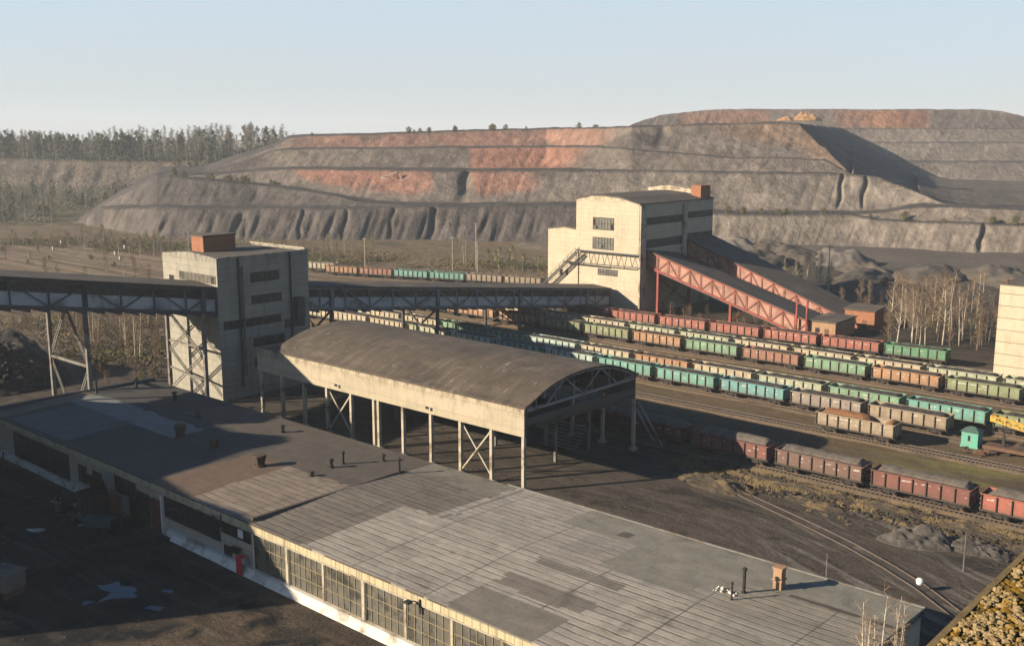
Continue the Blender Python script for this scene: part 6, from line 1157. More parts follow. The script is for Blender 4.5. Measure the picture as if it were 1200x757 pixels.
def train(rowname, group, x_right_end, y_near, colours, pitch=14.0, slope=0., gap=.0):
    """colours run from right to left; x_right_end = right end of the first body"""
    rz = math.atan(slope); n = 0
    for i, c in enumerate(colours):
        if c is None: continue
        xl = x_right_end - WL - i * pitch
        y = y_near + slope * (xl - x_right_end)
        if not in_view(xl, y): continue
        wagon(xl, y, c, '%s wagon, %s from the right in %s' % (c, ORD[n], rowname), group, rz); n += 1
train('the nearest row beside the curved track', 'wagons in the nearest row', -25.6, 130.7, ['brick red', 'red', 'brown', 'red', 'maroon', 'maroon', 'maroon', 'maroon'])
wagon(-71.2, 154.9 - 1.2, 'tan', 'pale tan wagon with rusty ore, standing alone in front of the turquoise train', None, load=LOAD_ORE)
train('the front train of turquoise and grey wagons', 'wagons in the turquoise train', -26.0, 163.7, [None, None, 'tan', 'grey', 'blue-green', 'turquoise', 'turquoise', 'pale mint', 'turquoise', 'pale mint', 'pale green', 'cream', 'cream', 'cream', 'cream'])
train('the row just behind the turquoise train', 'wagons behind the turquoise train', -22.6, 171.5, ['olive green', 'olive green', 'turquoise', 'green', 'pale green', 'cream', 'orange', 'cream', 'pale mint', 'green', 'green', 'cream', 'cream', 'pale green'])
train('the mid-yard train with orange wagons', 'wagons in the mid-yard train', -23.2, 191.7, ['pale mint', 'pale mint', 'olive green', 'orange', 'green', 'rust brown', 'green', 'orange', 'olive green', 'olive green', 'orange', 'orange', 'orange', 'cream'])
train('the row behind the orange wagons', 'wagons behind the mid-yard train', -29.2, 198.7, ['pale green', 'pale green', 'pale green', 'cream', 'cream', 'cream', 'pale green', 'pale green', 'cream', 'cream', 'cream', 'cream'])
train('the back row below the red galleries', 'wagons in the back row', -72.4, 215.9, ['emerald', 'brick red', 'brick red', 'brick red', 'brick red', 'brick red', 'maroon'], 13.9, .05)
# far train on the slanting track
fcol = ['orange', 'tan', 'turquoise', 'turquoise', 'rust brown', 'orange', 'cream']
fx, fy = -212.5, 244.2; rz = math.atan2(20, 61)
for i, c in enumerate(['tan', 'tan', 'turquoise', 'turquoise', 'rust brown', 'orange', 'brown']):
    xl = fx - (i + 1) * 13.4 * math.cos(rz); yl = fy - (i + 1) * 13.4 * math.sin(rz)
    if i == 6: continue
    wagon(xl + 6, yl + 2, c, '%s wagon, %s from the right in the far slanting train' % (c, ORD[i]), 'wagons in the far slanting train', rz)
wagon(-297, 222.6, 'cream', 'lone cream wagon right of the grey tower on the far track', None, math.atan2(20, 61))

# ================================================================ yard furniture on the right
hu = thing('signal_hut', 'small turquoise hut with a dark hipped roof beside the tan wagon', 'hut', (-48.6, 166.2, 0))
hu.location = (-49.9, 163.2, 0); hu.scale = (.82, .82, .82)
MB().box(-1.5, 1.5, -1.4, 1.4, .3, 2.9).box(-1.6, 1.6, -1.5, 1.5, -.2, .31).build('wall', MT['teal_paint'], hu)
MB().mesh([(-1.8,-1.7,2.9),(1.8,-1.7,2.9),(1.8,1.7,2.9),(-1.8,1.7,2.9),(-.5,0,3.75),(.5,0,3.75)], [(0,1,5,4),(1,2,5),(2,3,4,5),(3,0,4),(3,2,1,0)]).build('roof', MT['teal_roof'], hu)
MB().box(-.3, .1, -1.46, -1.402, 1.2, 2.2).build('window', MT['glass_dark'], hu)
cr_ = thing('track_crane', 'yellow lattice-boom track crane on a low rail flatcar at the right edge', 'rail crane', (-41.0, 162.2, 0))
MB().box(-6.5, 6, -1.3, 1.3, .75, 1.05).box(-6.6, 6.1, -1.35, -1.2, .6, 1.12).build('flatcar_deck', MT['rust'], cr_)
for e in (-1, 1):
    bm_ = MB()
    for x in (-.9, .9):
        for s in (-.78, .78): bm_.tube([(e*4+x, s-.08, .47), (e*4+x, s+.08, .47)], .47, 12)
    bm_.box(e*4-1.2, e*4+1.2, -1, 1, .4, .74); bm_.build('bogie', MT['black_iron'], cr_)
MB().box(1.2, 5.6, -1.2, 1.2, 1.06, 3.2).box(1.0, 5.8, -1.3, 1.3, 3.2, 3.35).build('cab', MT['grey_steel'], cr_); MB().box(-1.5,.8,-.9,.9,1.06,1.9).box(-4.2,-3.8,-.2,.2,1.06,2.6).build('winch', MT['black_iron'], cr_)
bo = MB(); A0 = Vector((6.5, 0, 2.6)); A1 = Vector((-6.0, 1.2, 4.6))
for dy, dz in ((-.45,0), (.45,0), (-.45,.7), (.45,.7)): bo.bar(A0 + Vector((0,dy,dz)), A1 + Vector((0,dy,dz)), .16)
for k in range(10):
    p = A0.lerp(A1, k / 10); q = A0.lerp(A1, (k + 1) / 10)
    for dy in (-.45, .45): bo.bar(p + Vector((0,dy,0)), q + Vector((0,dy,.7)), .1); bo.bar(p+Vector((0,dy,.7)), p+Vector((0,dy,0)), .1)
    bo.bar(p + Vector((0,-.45,.7)), q + Vector((0,.45,.7)), .1)
bo.box(-6.4, -5.6, .7, 1.7, 4.4, 5.4)
bo.build('boom', MT['yellow'], cr_); MB().bar((-6.0,1.2,4.4),(-6.0,1.2,2.4),.06).bar((-3.9,0,2.5),(-4.6,.9,4.4),.12).build('hoist', MT['black_iron'], cr_)
for i, (x, y, rz) in enumerate([(-49.5, 159.2, .3), (-48.0, 159.6, -.2), (-46.8, 159.0, .9)]):
    mb = MB()
    for k in range(7): mb.bar((random.uniform(-.8,.8), random.uniform(-.5,.5), .12 + .1*k), (random.uniform(-.8,.8) + .8, random.uniform(-.5,.5), .12 + .1 * k), .16)
    o = mb.build('scrap_pile', MT['rust'], None, (x, y, 0)); o.rotation_euler.z = rz
    tag(o, ['rusty scrap pile nearest the turquoise hut', 'middle rusty scrap pile between hut and flatcar', 'rusty scrap pile at the end of the crane flatcar'][i], 'scrap pile', 'scrap piles by the turquoise hut')
wl = thing('track_lantern', 'round white switch lantern on the inner rail of the curved siding', 'lantern', (-36.2, 105.2, 0))
MB().tube([(0,0,0),(0,0,.75)], [.07,.06], 8).build('post', MT['black_iron'], wl)
MB().tube([(0,0,.7),(0,0,.85),(0,0,1.15),(0,0,1.4),(0,0,1.5)], [.15,.36,.42,.33,.1], 14).build('lantern', MT['white'], wl, smooth=True)
for (x, y, h, lab) in [(-34.5, 113.5, 4.5, 'thin grey post standing in the dark yard between curved siding and rubble'), (-39.8, 85.0 + 5, 8, 'thin wire mast at the far eave of the warehouse')]:
    tag(MB().tube([(0,0,-.1),(0,0,h)], [.06,.04], 6).build('post', MT['weathered_steel'], None, (x, y, 0)), lab, 'post')
def pole(x, y, h, label, arm=True):
    o = thing('utility_pole', label, 'utility pole', (x, y, 0), random.uniform(0, 1), 'utility poles behind the tracks')
    MB().tube([(0,0,-.2),(0,0,h)], [.2,.13], 8).build('pole', MT['column'], o)
    if arm:
        MB().bar((-1.,0,h-.6),(1.,0,h-.6),.14).build('crossarm', MT['weathered_steel'], o)
        for x_ in (-.9, -.3, .3, .9): MB().tube([(x_,0,h-.53),(x_,0,h-.3)], .06, 6).build('insulator', MT['white'], o)
pole(-256, 268, 17, 'tall utility pole left of the bushes behind the far train'); pole(-290, 245, 11, 'utility pole behind the lone cream wagon'); pole(-243, 255, 12, 'utility pole above the turquoise far wagons')
pole(-352, 211, 12, 'utility pole left of the tower roof behind the field'); pole(-136, 297, 15, 'utility pole among the bare trees over the farther red gallery'); pole(-262, 262, 12, 'utility pole nearest the two orange wagons of the far train')
for i, (x, y) in enumerate([(-413,187), (-436,201), (-397,209), (-361,188), (-350,200), (-378,195)]):
    o = thing('track_signal', ['squat white track signal farthest left in the field','pale track signal behind the farthest-left one','white track signal before the sapling row','short pale signal left of the tower wall','pale signal just left of the tower penthouse','small white signal midway along the field tracks'][i], 'rail signal', (x, y, 0), 0, 'signals along the field tracks')
    MB().tube([(0,0,-.1),(0,0,2.4)], .12, 6).build('post', MT['weathered_steel'], o); MB().box(-.4,.4,-.3,.3,2.4,3.7).build('head', MT['dull_white'], o)

# ================================================================ the shaded yard at lower left
def yard_thing(name, label, cat, loc, rz, parts):
    o = thing(name, label, cat, loc, rz)
    for nm, mb, m in parts: mb.build(nm, m, o)
    return o
sk = MB().box(-1.9,1.9,-1.1,-1.0,.35,3.4).box(-1.9,1.9,1.0,1.1,.35,3.4).box(-1.9,-1.8,-1,1,.35,3.4).box(1.8,1.9,-1,1,.35,3.4).box(-1.8,1.8,-1,1,.35,.5)
for x in (-1.5,-.5,.5,1.5): sk.box(x-.07,x+.07,-1.2,-1.1,.35,3.3)
yard_thing('ash_bin', 'tall black iron bin with open lid standing in front of the warehouse windows', 'bin', (-121.8, 57.6, 0), .1, [('bin', sk, MT['black_iron']), ('lid', MB().bar((-1.9,1.1,3.45),(-1.9,.1,5.2),.08,.02).mesh([(-2.1,1.1,3.4),(1.9,1.1,3.4),(1.9,.3,5.4),(-2.1,.3,5.4),(-2.1,1.2,3.4),(1.9,1.2,3.4),(1.9,.42,5.43),(-2.1,.42,5.43)],[(0,1,2,3),(7,6,5,4),(0,4,5,1),(1,5,6,2),(2,6,7,3),(3,7,4,0)]), MT['black_iron']), ('skid', MB().box(-1.8,1.8,-.9,-.7,0,.35).box(-1.8,1.8,.7,.9,0,.35), MT['rust'])])
yard_thing('trailer', 'low dark teal box trailer beside the black bin', 'trailer', (-117.2, 56.2, 0), .55, [('box', MB().box(-1.9,1.9,-.9,.9,.6,1.5).box(-2,2,-1,1,1.5,1.6), rough_mat('dull_teal_paint', (.025,.06,.055), (.035,.08,.07), 1., .6, .1)), ('drawbar', MB().bar((-1.9,-.5,.6),(-3.0,0,.4),.12).bar((-1.9,.5,.6),(-3.0,0,.4),.12).bar((-3,0,.4),(-3,0,0),.1), MT['weathered_steel']), ('wheel', MB().tube([(1,-1.02,.38),(1,1.02,.38)],.06,8).tube([(1,-1.02,.38),(1,-.8,.38)],.38,12), MT['black_iron'])])
yard_thing('concrete_block', 'big square concrete block at the left edge of the shaded yard', 'concrete block', (-107.6, 40.9, 0), .3, [('block', MB().box(-1.6,1.6,-1.3,1.3,.8,2.5).box(-1.7,1.7,-1.4,1.4,2.5,2.65), MT['spoil']), ('foot', MB().box(-1.4,-.9,-1.1,1.1,-.1,.8).box(.9,1.4,-1.1,1.1,-.1,.8), MT['rust'])])
for i in range(9):
    x = -131.5 + i * 1.15 + random.uniform(-.3,.3); y = 56.8 + random.uniform(-1.2,1.2); mb = MB()
    for k in range(5): mb.bar((random.uniform(-.7,.7), random.uniform(-.7,.7), .1 + .12*k), (random.uniform(-.7,.7), random.uniform(-.7,.7), .25 + .14*k), random.uniform(.08,.3))
    tag(mb.build('scrap_iron', [MT['black_iron'], MT['rust'], MT['weathered_steel']][i % 3], None, (x, y, 0)), 'tangled scrap iron lying left of the tall black bin by the warehouse', 'scrap iron', 'scrap iron left of the black bin')
yard_thing('oil_drum', 'pale drum lying in the shade left of the black bin', 'drum', (-126.5, 57.9, .35), .5, [('drum', MB().tube([(-.5,0,0),(.5,0,0)],.34,14), MT['grey_steel']), ('rim', MB().tube([(-.03,0,0),(.03,0,0)],.37,14), MT['rust'])])
for i, (x, y) in enumerate([(-153.6, 59.2), (-152.2, 59.2)]):
    tag(MB().tube([(0,0,-.1),(0,0,1.9)], .11, 8).tube([(0,0,1.75),(.5,0,2.0)], .1, 8).build('bollard_pipe', MT['black_iron'], None, (x, y, 0)), ['black bent standpipe at the far left end of the white plinth','black standpipe just right of the farthest-left one by the plinth'][i], 'standpipe', 'standpipes at the plinth')
def puddle(pts, z):
    c = Vector((sum(p[0] for p in pts)/len(pts), sum(p[1] for p in pts)/len(pts))); out = []
    n = len(pts)
    for i in range(n):
        a = Vector(pts[i]); b = Vector(pts[(i+1) % n])
        for t in (0, .33, .66):
            p = a.lerp(b, t); q = 1 + .34 * noise.noise(Vector((p.x*1.7, p.y*1.7, 1))); p = c + (p - c) * q; out.append((p.x, p.y, z))
    tag(raw('puddle', out, [tuple(range(len(out)))], MT['water']), kind='structure')
puddle([(-98.2,47.3),(-96.5,49.5),(-98.2,50.4),(-101.4,49.9),(-102.6,48.2),(-101.0,48.0),(-99.6,48.4),(-98.6,46.6),(-100.0,44.9),(-98.8,45.2)], .012)
puddle([(-93.8,49.7),(-92.0,50.3),(-91.8,49.4),(-93.6,48.7)], .012); puddle([(-124.6,50.1),(-123.0,51.9),(-121.8,51.6),(-122.6,50.2)], .012); puddle([(-96.5,52.2),(-95.2,53.1),(-94.6,52.6),(-95.8,52.0)], .012)
# curbs of broken grass at the bottom edge of the yard
tag(mound('verge', -104, 36.5, 6, 2.6, .5, MT['verge'], .4, 8.8, 1.5, 60), kind='structure')

# ================================================================ machines and heaps far off on the spoil heap
sp = thing('spreader', 'pale spreader boom machine on a middle terrace of the red and grey heap', 'mining machine', (-407, 367, 21.5), .5)
MB().bar((-9,0,4.5),(8,0,.5),1.2,1.0).bar((-9,0,4.7),(0,0,7.5),.3).bar((4,0,1.5),(0,0,7.5),.3).build('boom', MT['dull_white'], sp)
MB().box(-2,3,-2,2,-2,2.6).bar((0,0,2),(0,0,7.5),.6).build('body', MT['rust'], sp); MB().box(-3,4,-2.6,-1.4,-3,-1.4).box(-3,4,1.4,2.6,-3,-1.4).build('crawler', MT['black_iron'], sp)
MT['sand'] = rough_mat('orange_sand', (.30,.18,.10), (.36,.22,.12), .5, .95, .4)
for i, (x, y, r, h) in enumerate([(-277,541,5.5,1.9), (-268.5,547,8.5,3.0)]):
    tag(mound('sand_heap', x, y, r, r*.7, h, MT['sand'], .4, 2+i*5, 1.1, 40, z0=56.), ['smaller orange sand heap on the top of the dump','larger orange sand heap on the top of the dump, right of the smaller'][i], 'sand heap', 'orange sand heaps on the dump')

# ================================================================ trees and scrub
def bare_tree(seed, h=12., r=.17, limbs=26, twigs=420, spread=.16, low=.22, stems=1, droop=.1, tw=.035):
    rg = random.Random(seed); T = MB(); C = MB()
    for s_ in range(stems):
        bx, by = (rg.uniform(-.5,.5), rg.uniform(-.5,.5)) if stems > 1 else (0, 0); lx, ly = rg.uniform(-.06,.06), rg.uniform(-.06,.06); hh = h * rg.uniform(.8, 1) if s_ else h
        ph = rg.random() * 6; pts = []
        for i in range(9):
            t = i / 8; pts.append(Vector((bx + lx * hh * t + .12 * math.sin(ph + t * 5), by + ly * hh * t + .12 * math.cos(ph * 1.7 + t * 4), hh * t - (.3 if i == 0 else 0))))
        T.tube(pts, [r * (1 - .9 * i / 8) + .012 for i in range(9)], 6)
        def at(t): q = t * 8; i = min(7, int(q)); return pts[i].lerp(pts[i+1], q - i)
        tips = []
        for k in range(limbs // stems):
            t = low + (1 - low) * ((k + rg.random()) / (limbs // stems)); p = at(t); a = rg.random() * 6.283
            L = hh * spread * (1.15 - t) * rg.uniform(.7, 1.5) + .3; up = rg.uniform(.6, 1.5)
            d = Vector((math.cos(a), math.sin(a), up)).normalized(); q = p + d * L * .55; e = q + (d + Vector((0,0,.35 - droop))).normalized() * L * .55
            T.tube([p, q, e], [r * .32 * (1.1 - t) + .01, r * .2 * (1.1 - t) + .008, .006], 4, False); tips += [(p, q), (q, e), (q, e)]
        for k in range(twigs // stems):
            p, q = rg.choice(tips); b = p.lerp(q, rg.random()); a = rg.random() * 6.283; L = rg.uniform(.35, 1.1) * h / 12
            d = Vector((math.cos(a) * .8, math.sin(a) * .8, rg.uniform(-.5 * droop * 5, 1.2))).normalized(); sd_ = d.cross(Vector((rg.uniform(-1,1), rg.uniform(-1,1), rg.uniform(-1,1)))).normalized() * tw * rg.uniform(.5, 1.2)
            e = b + d * L; C.mesh([b - sd_, b + sd_, e], [(0,1,2)])
            for _ in range(2):
                m = b.lerp(e, rg.uniform(.3,.8)); d2 = (d + Vector((rg.uniform(-.8,.8), rg.uniform(-.8,.8), rg.uniform(-.5,.5)))).normalized() * L * .5; C.mesh([m - sd_*.6, m + sd_*.6, m + d2], [(0,1,2)])
    return T, C
def leafy_tree(seed, h=9., w=3.2, n=900, leaf=.22, low=.25, conic=0.):
    rg = random.Random(seed); T = MB(); C = MB()
    T.tube([(0,0,-.3),(.1,.05,h*.4),(0,.1,h*.9)], [.16,.11,.03], 6)
    cl = []
    for k in range(26):
        t = low + (1 - low) * (k + rg.random()) / 26; a = rg.random() * 6.283; wr = w * .5 * ((1 - t) * 1.25 if conic else math.sin(math.pi * min(.95, .18 + (t - low) / (1 - low) * .8))) * rg.uniform(.35, 1.05)
        p = Vector((math.cos(a) * wr, math.sin(a) * wr, h * t)); T.tube([(0, .05, max(.3, h * t - wr * .8)), p], [.05, .012], 4, False); cl.append((p, rg.uniform(.35, .8) * w * .28))
    for k in range(n):
        p, r_ = rg.choice(cl); q = Vector((rg.gauss(0,.5), rg.gauss(0,.5), rg.gauss(0,.42))) * r_ + p
        u = Vector((rg.uniform(-1,1), rg.uniform(-1,1), rg.uniform(-1,1))).normalized(); v = u.cross(Vector((rg.uniform(-1,1), rg.uniform(-1,1), rg.uniform(-1,1)))).normalized(); s_ = leaf * rg.uniform(.5, 1.3)
        C.mesh([q - u*s_, q + v*s_*.7, q + u*s_, q - v*s_*.7], [(0,1,2,3)])
    return T, C
SPEC = {}
def spec(kind, T, C, tm, cm): SPEC.setdefault(kind, []).append((T.data('trunk', MT[tm], True), C.data('crown', MT[cm])))
for s in range(5): spec('birch', *bare_tree(s, 12, .12, 34, 520, .19, .2, 1 + s % 2, tw=.026), 'bark', 'twig')
for s in range(3): spec('grey_birch', *bare_tree(20 + s, 12, .15, 26, 420, .15, .3), 'bark', 'twig_grey')
for s in range(4): spec('brown_tree', *bare_tree(40 + s, 10, .13, 34, 700, .24, .12, 2), 'bark_dark', 'twig')
for s in range(4): spec('scrub', *bare_tree(60 + s, 3.2, .05, 30, 420, .32, .05, 4, tw=.03), 'bark_dark', 'twig')
for s in range(3): spec('clump', *bare_tree(160 + s, 12, .10, 44, 300, .10, .3, 4, tw=.02), 'bark', 'twig')
for s in range(3): spec('spring_tree', *leafy_tree(80 + s, 9, 3.4, 620, .2), 'bark', 'leaf_spring')
for s in range(3): spec('pine', *leafy_tree(90 + s, 12, 4.4, 900, .3, .3, 1.), 'bark_dark', 'leaf_dark')
for s in range(2): spec('olive_bush', *leafy_tree(100 + s, 3.6, 4.0, 700, .2, .05), 'bark_dark', 'leaf_olive')
# far forest stand: bigger, sparser faces, cheaper
for s in range(4): spec('wood_birch', *bare_tree(120 + s, 20, .20, 30, 420, .19, .3, 1, tw=.075), 'bark', 'twig_grey')
for s in range(3): spec('wood_spring', *leafy_tree(130 + s, 18, 6.2, 420, .55, .35), 'bark', 'leaf_olive')
for s in range(3): spec('wood_pine', *leafy_tree(140 + s, 18, 7.5, 560, .5, .2, 1. if s == 0 else 0.), 'bark_dark', 'leaf_dark')
PLAIN = {'clump': 'bare_birch', 'birch': 'bare_birch', 'grey_birch': 'bare_birch', 'brown_tree': 'bare_tree', 'scrub': 'bare_shrub', 'spring_tree': 'leafing_tree', 'pine': 'pine_tree', 'olive_bush': 'green_bush',
         'wood_birch': 'birch_tree', 'wood_spring': 'leafing_tree', 'wood_pine': 'pine_tree'}
def plant(kind, x, y, z, sc, label, cat, group=None):
    t, c = random.choice(SPEC[kind]); o = thing(PLAIN[kind], label, cat, (x, y, z), random.uniform(0, 6.28), group)
    o.scale = (sc * random.uniform(.9, 1.15), sc * random.uniform(.9, 1.15), sc)
    child('trunk', t, o); child('crown', c, o); return o
# birches right of the brick huts
for x, y, h in [(-89.1,232.7,15),(-88.0,239,13),(-85.9,236.9,14),(-84.7,238,15),(-81.6,240.7,16.5),(-78.5,242.2,14.5),(-76.9,244.9,15),(-74.5,248.4,12),(-86.2,259.5,15),(-88.5,254.4,14),(-96.1,255.2,13),(-80,250,13),(-71,246,13),(-91,246,12),(-82.6,267,14),(-70,254,12)]:
    plant('birch', x, y, 0, h / 12, 'bare pale birch in the grove between the brick huts and the white block', 'tree', 'birches between the huts and the white block')
plant('birch', -113.5+12, 259, 0, 13/12, 'pale forked birch standing right behind the small orange brick hut', 'tree')
for x, y, h in [(-92,236,7),(-84,243,7.5),(-79,237,6.5),(-74,240,8),(-70,243,7),(-87,248,8),(-90,262,8),(-78,256,9),(-72,262,8),(-84,272,9),(-97,262,7),(-68,250,8),(-94,270,8),(-75,246,8)]:
    plant('brown_tree', x, y, 0, h / 10, 'brown twiggy tree among the pale birches by the white block', 'tree', 'brown trees in the birch grove')
for x, y, h in [(-135.3,296.4,10.5),(-138.1,296.3,12.5),(-148.7,308.9,9),(-153.2,310.2,8.5),(-158,312,8)]:
    plant('birch', x, y, 0, h / 12, 'pale bare trunk above the roof of the farther red gallery', 'tree', 'bare trees above the farther red gallery')
for x, y, h in [(-150,306,7),(-156,308,6)]: plant('spring_tree', x, y, 0, h / 9, 'yellow-green young tree above the roof of the farther red gallery', 'tree', 'young trees above the farther red gallery')
for i in range(46):
    x = random.uniform(-118, -58); y = random.uniform(244, 300)
    if x < -98 and y < 262: continue
    plant('brown_tree', x, y, 0, random.uniform(.55, .95), 'brown twiggy tree in the thicket behind the birch grove on the right', 'tree', 'thicket behind the birch grove')
for i in range(10):
    x = random.uniform(-112, -62); y = random.uniform(250, 285); plant('olive_bush', x, y, 0, random.uniform(.5, .9), 'low green bush in the thicket on the right', 'bush', 'green bushes in the right thicket')
# trees seen under the left gallery
for x, y, h in [(-231.9,112.3,12),(-226.3,110.5,13),(-232.2,116.7,11),(-221.8,114.5,13),(-216.7,112.6,12),(-205.9,109.6,13),(-210.5,111.9,11),(-244.1,123.4,11),(-220.3,122.6,12),(-252,118,12),(-238,130,11)]:
    plant('birch', x, y, 0, h / 12, 'bare pale birch seen under the left conveyor gallery', 'tree', 'birches under the left gallery')
for i in range(110):
    x = random.uniform(-275, -196); y = random.uniform(103, 150)
    if x > -203 and y < 108: continue
    plant('brown_tree', x, y, 0, random.uniform(.38, .72), 'low brown twiggy tree in the thicket under the left conveyor gallery', 'tree', 'thicket under the left gallery')
for i in range(30):
    x = random.uniform(-228, -184); y = random.uniform(93, 108)
    plant('olive_bush' if i % 3 == 0 else 'scrub', x, y, 0, random.uniform(.5, 1.), ('olive' if i % 3 == 0 else 'bare brown') + ' low bush between the warehouse end and the birch thicket', 'bush', ('olive' if i % 3 == 0 else 'bare') + ' bushes by the warehouse end')
# behind the far slanting train
for x, y in [(-266,272.7),(-266.5,279.6)]: plant('birch', x, y, 0, .95, 'one of two bare trunks left of the green bushes behind the far train', 'tree', 'two bare trunks behind the far train')
for x, y, s in [(-255,273,1.),(-250.5,274,1.15),(-247,277,1.2),(-240.7,276,.95),(-236,279,.8),(-258,280,.8)]: plant('spring_tree', x, y, -.2, s * .82, 'yellow-green bushy tree between the far train and the cream building', 'tree', 'bushy trees left of the cream building')
for i in range(26):
    t = random.random(); plant('brown_tree' if i % 2 else 'scrub', -330 + 130 * t + random.uniform(-8, 8), 238 + 55 * t + random.uniform(-12, 14), 0, random.uniform(.35, .65) * (1 if i % 2 else 1.8), 'brown bare shrub in the scrub belt behind the far slanting train', 'bush', 'scrub behind the far train')
for x, y in [(-417.4,195.1),(-412.2,199.7),(-404,202.8),(-393,204.4),(-389.9,207.1),(-378.4,205.6),(-378.6,211.3),(-369.5,209.6),(-384,216),(-360,215),(-352,222),(-340,226)]:
    plant('grey_birch' if random.random() < .6 else 'spring_tree', x, y, 0, random.uniform(.5, .75), 'slim sapling in the row at the back of the left field', 'tree', 'saplings at the back of the left field')
for i in range(22):
    x = random.uniform(-440, -330); y = 212 + (x + 440) * .25 + random.uniform(-6, 14)
    plant('olive_bush', x, y, 0, random.uniform(.5, 1.1), 'low green bush along the back of the left field', 'bush', 'bushes at the back of the left field')
for i in range(10):
    x = random.uniform(-400, -290); y = random.uniform(150, 200); plant('olive_bush', x, y, 0, random.uniform(.3, .6), 'small bush out among the tracks of the left field', 'bush', 'bushes among the field tracks')
# scrub at the foot of the heap on the right, dark belt
for i in range(30):
    x = random.uniform(-190, -60); y = random.uniform(285, 345); plant('scrub' if i % 3 else 'olive_bush', x, y, .2, random.uniform(.5, .9), ('bare' if i % 3 else 'green') + ' low bush at the foot of the right-hand spoil terraces', 'bush', ('bare' if i % 3 else 'green') + ' bushes at the foot of the heap')
for i in range(26):
    x = random.uniform(-158, -112); y = random.uniform(222, 262)
    if 229 < y < 247 and x > -120: continue
    plant('scrub', x, y, 0, random.uniform(.7, 1.3), 'bare shrub growing under the red conveyor galleries', 'bush', 'shrubs under the red galleries')
# scrub over the left middle distance
for i in range(150):
    x = random.uniform(-470, -300); y = 196 + (x + 470) * .22 + abs(random.gauss(0, 26))
    if random.random() < .25: y = random.uniform(140, 196)
    k = random.choice(['brown_tree', 'brown_tree', 'grey_birch', 'scrub', 'olive_bush', 'spring_tree'])
    lab = {'brown_tree': 'brown twiggy tree', 'grey_birch': 'slim grey birch', 'scrub': 'bare shrub', 'olive_bush': 'green shrub', 'spring_tree': 'pale green young tree'}[k] + ' in the scrub between the field tracks and the heap'
    plant(k, x, y, -.2, random.uniform(.4, .8) * (1.6 if k in ('scrub',) else 1), lab, 'tree' if k in ('brown_tree', 'grey_birch', 'spring_tree') else 'bush', {'brown_tree': 'brown trees', 'grey_birch': 'grey birches', 'scrub': 'bare shrubs', 'olive_bush': 'green shrubs', 'spring_tree': 'young trees'}[k] + ' of the left scrub')
# the wooded ridge
RP = np.array(RIDGE); RCn = RIDGE_C
def ridge_pt(c, k, t):
    f = np.interp(c, RCn, range(len(RCn))); i = min(len(RCn) - 2, int(f)); u = f - i
    a = RP[i][k] * (1-u) + RP[i+1][k] * u; b = RP[i][k+1] * (1-u) + RP[i+1][k+1] * u; return a * (1 - t) + b * t
for i in range(330):
    c = random.uniform(-70, 350); t = random.random() ** 1.6; p = ridge_pt(c, 2, t * .95 + .015)
    q = noise.noise(Vector((c * .02, t * 3, 0))); kind = 'wood_birch' if random.random() < .55 + .3 * q else ('wood_pine' if random.random() < .45 else 'wood_spring')
    lab = {'wood_birch': 'bare birch', 'wood_pine': 'dark pine', 'wood_spring': 'leafing tree'}[kind] + ' in the wood along the top of the left ridge'
    plant(kind, p[0], p[1], p[2] - .8, random.uniform(.72, 1.08) * (1.16 if c > 130 else 1.0), lab, 'tree', {'wood_birch': 'birches', 'wood_pine': 'pines', 'wood_spring': 'leafing trees'}[kind] + ' on the left ridge')
for i in range(60):
    c = random.uniform(205, 350); p = ridge_pt(c, 1, random.random()); kind = random.choice(['wood_birch', 'wood_pine', 'wood_spring'])
    plant(kind, p[0], p[1], p[2] - .6, random.uniform(.55, .85), {'wood_birch': 'bare birch', 'wood_pine': 'dark pine', 'wood_spring': 'leafing tree'}[kind] + ' on the shaded slope between the left ridge and the heap', 'tree', {'wood_birch': 'birches', 'wood_pine': 'pines', 'wood_spring': 'leafing trees'}[kind] + ' on the shaded slope')
for i in range(210):
    c = random.uniform(-75, 165); t = random.random(); c2 = c - 0; p = ridge_pt(c2, 0, .04 + .85 * t)
    if c > 60 and t < .25: continue
    kind = random.choice(['wood_birch', 'wood_birch', 'wood_spring', 'wood_spring', 'wood_pine' if random.random() < .3 else 'wood_spring'])
    lab = {'wood_birch': 'bare birch', 'wood_pine': 'dark conifer', 'wood_spring': 'pale leafing tree'}[kind] + ' in the open wood below the left ridge'
    plant(kind, p[0], p[1], p[2] - .4, random.uniform(.38, .62), lab, 'tree', {'wood_birch': 'birches', 'wood_pine': 'conifers', 'wood_spring': 'leafing trees'}[kind] + ' below the left ridge')
# shrubs on the heap terraces
HP = np.array(HEAP)
def heap_pt(c, k, t):
    f = np.interp(c, HEAP_C, range(len(HEAP_C))); i = min(len(HEAP_C) - 2, int(f)); u = f - i
    a = HP[i][k] * (1-u) + HP[i+1][k] * u; b = HP[i][k+1] * (1-u) + HP[i+1][k+1] * u; return a * (1 - t) + b * t
for i in range(46):
    if i < 16: c, k, t = random.uniform(850, 1250), 1, random.random()
    elif i < 30: c, k, t = random.uniform(200, 340), 3, random.random()
    else: c, k, t = random.uniform(340, 720), 9, random.random() * .3
    p = heap_pt(c, k, t); plant('olive_bush', p[0], p[1], p[2] - .2, random.uniform(.5, 1.1), ['green bush on the lowest right-hand terrace of the heap', 'bush on the left flank of the heap', 'small bush on the skyline of the heap'][0 if i < 16 else 1 if i < 30 else 2], 'bush', ['bushes on the lowest terrace', 'bushes on the left flank', 'bushes on the skyline'][0 if i < 16 else 1 if i < 30 else 2])
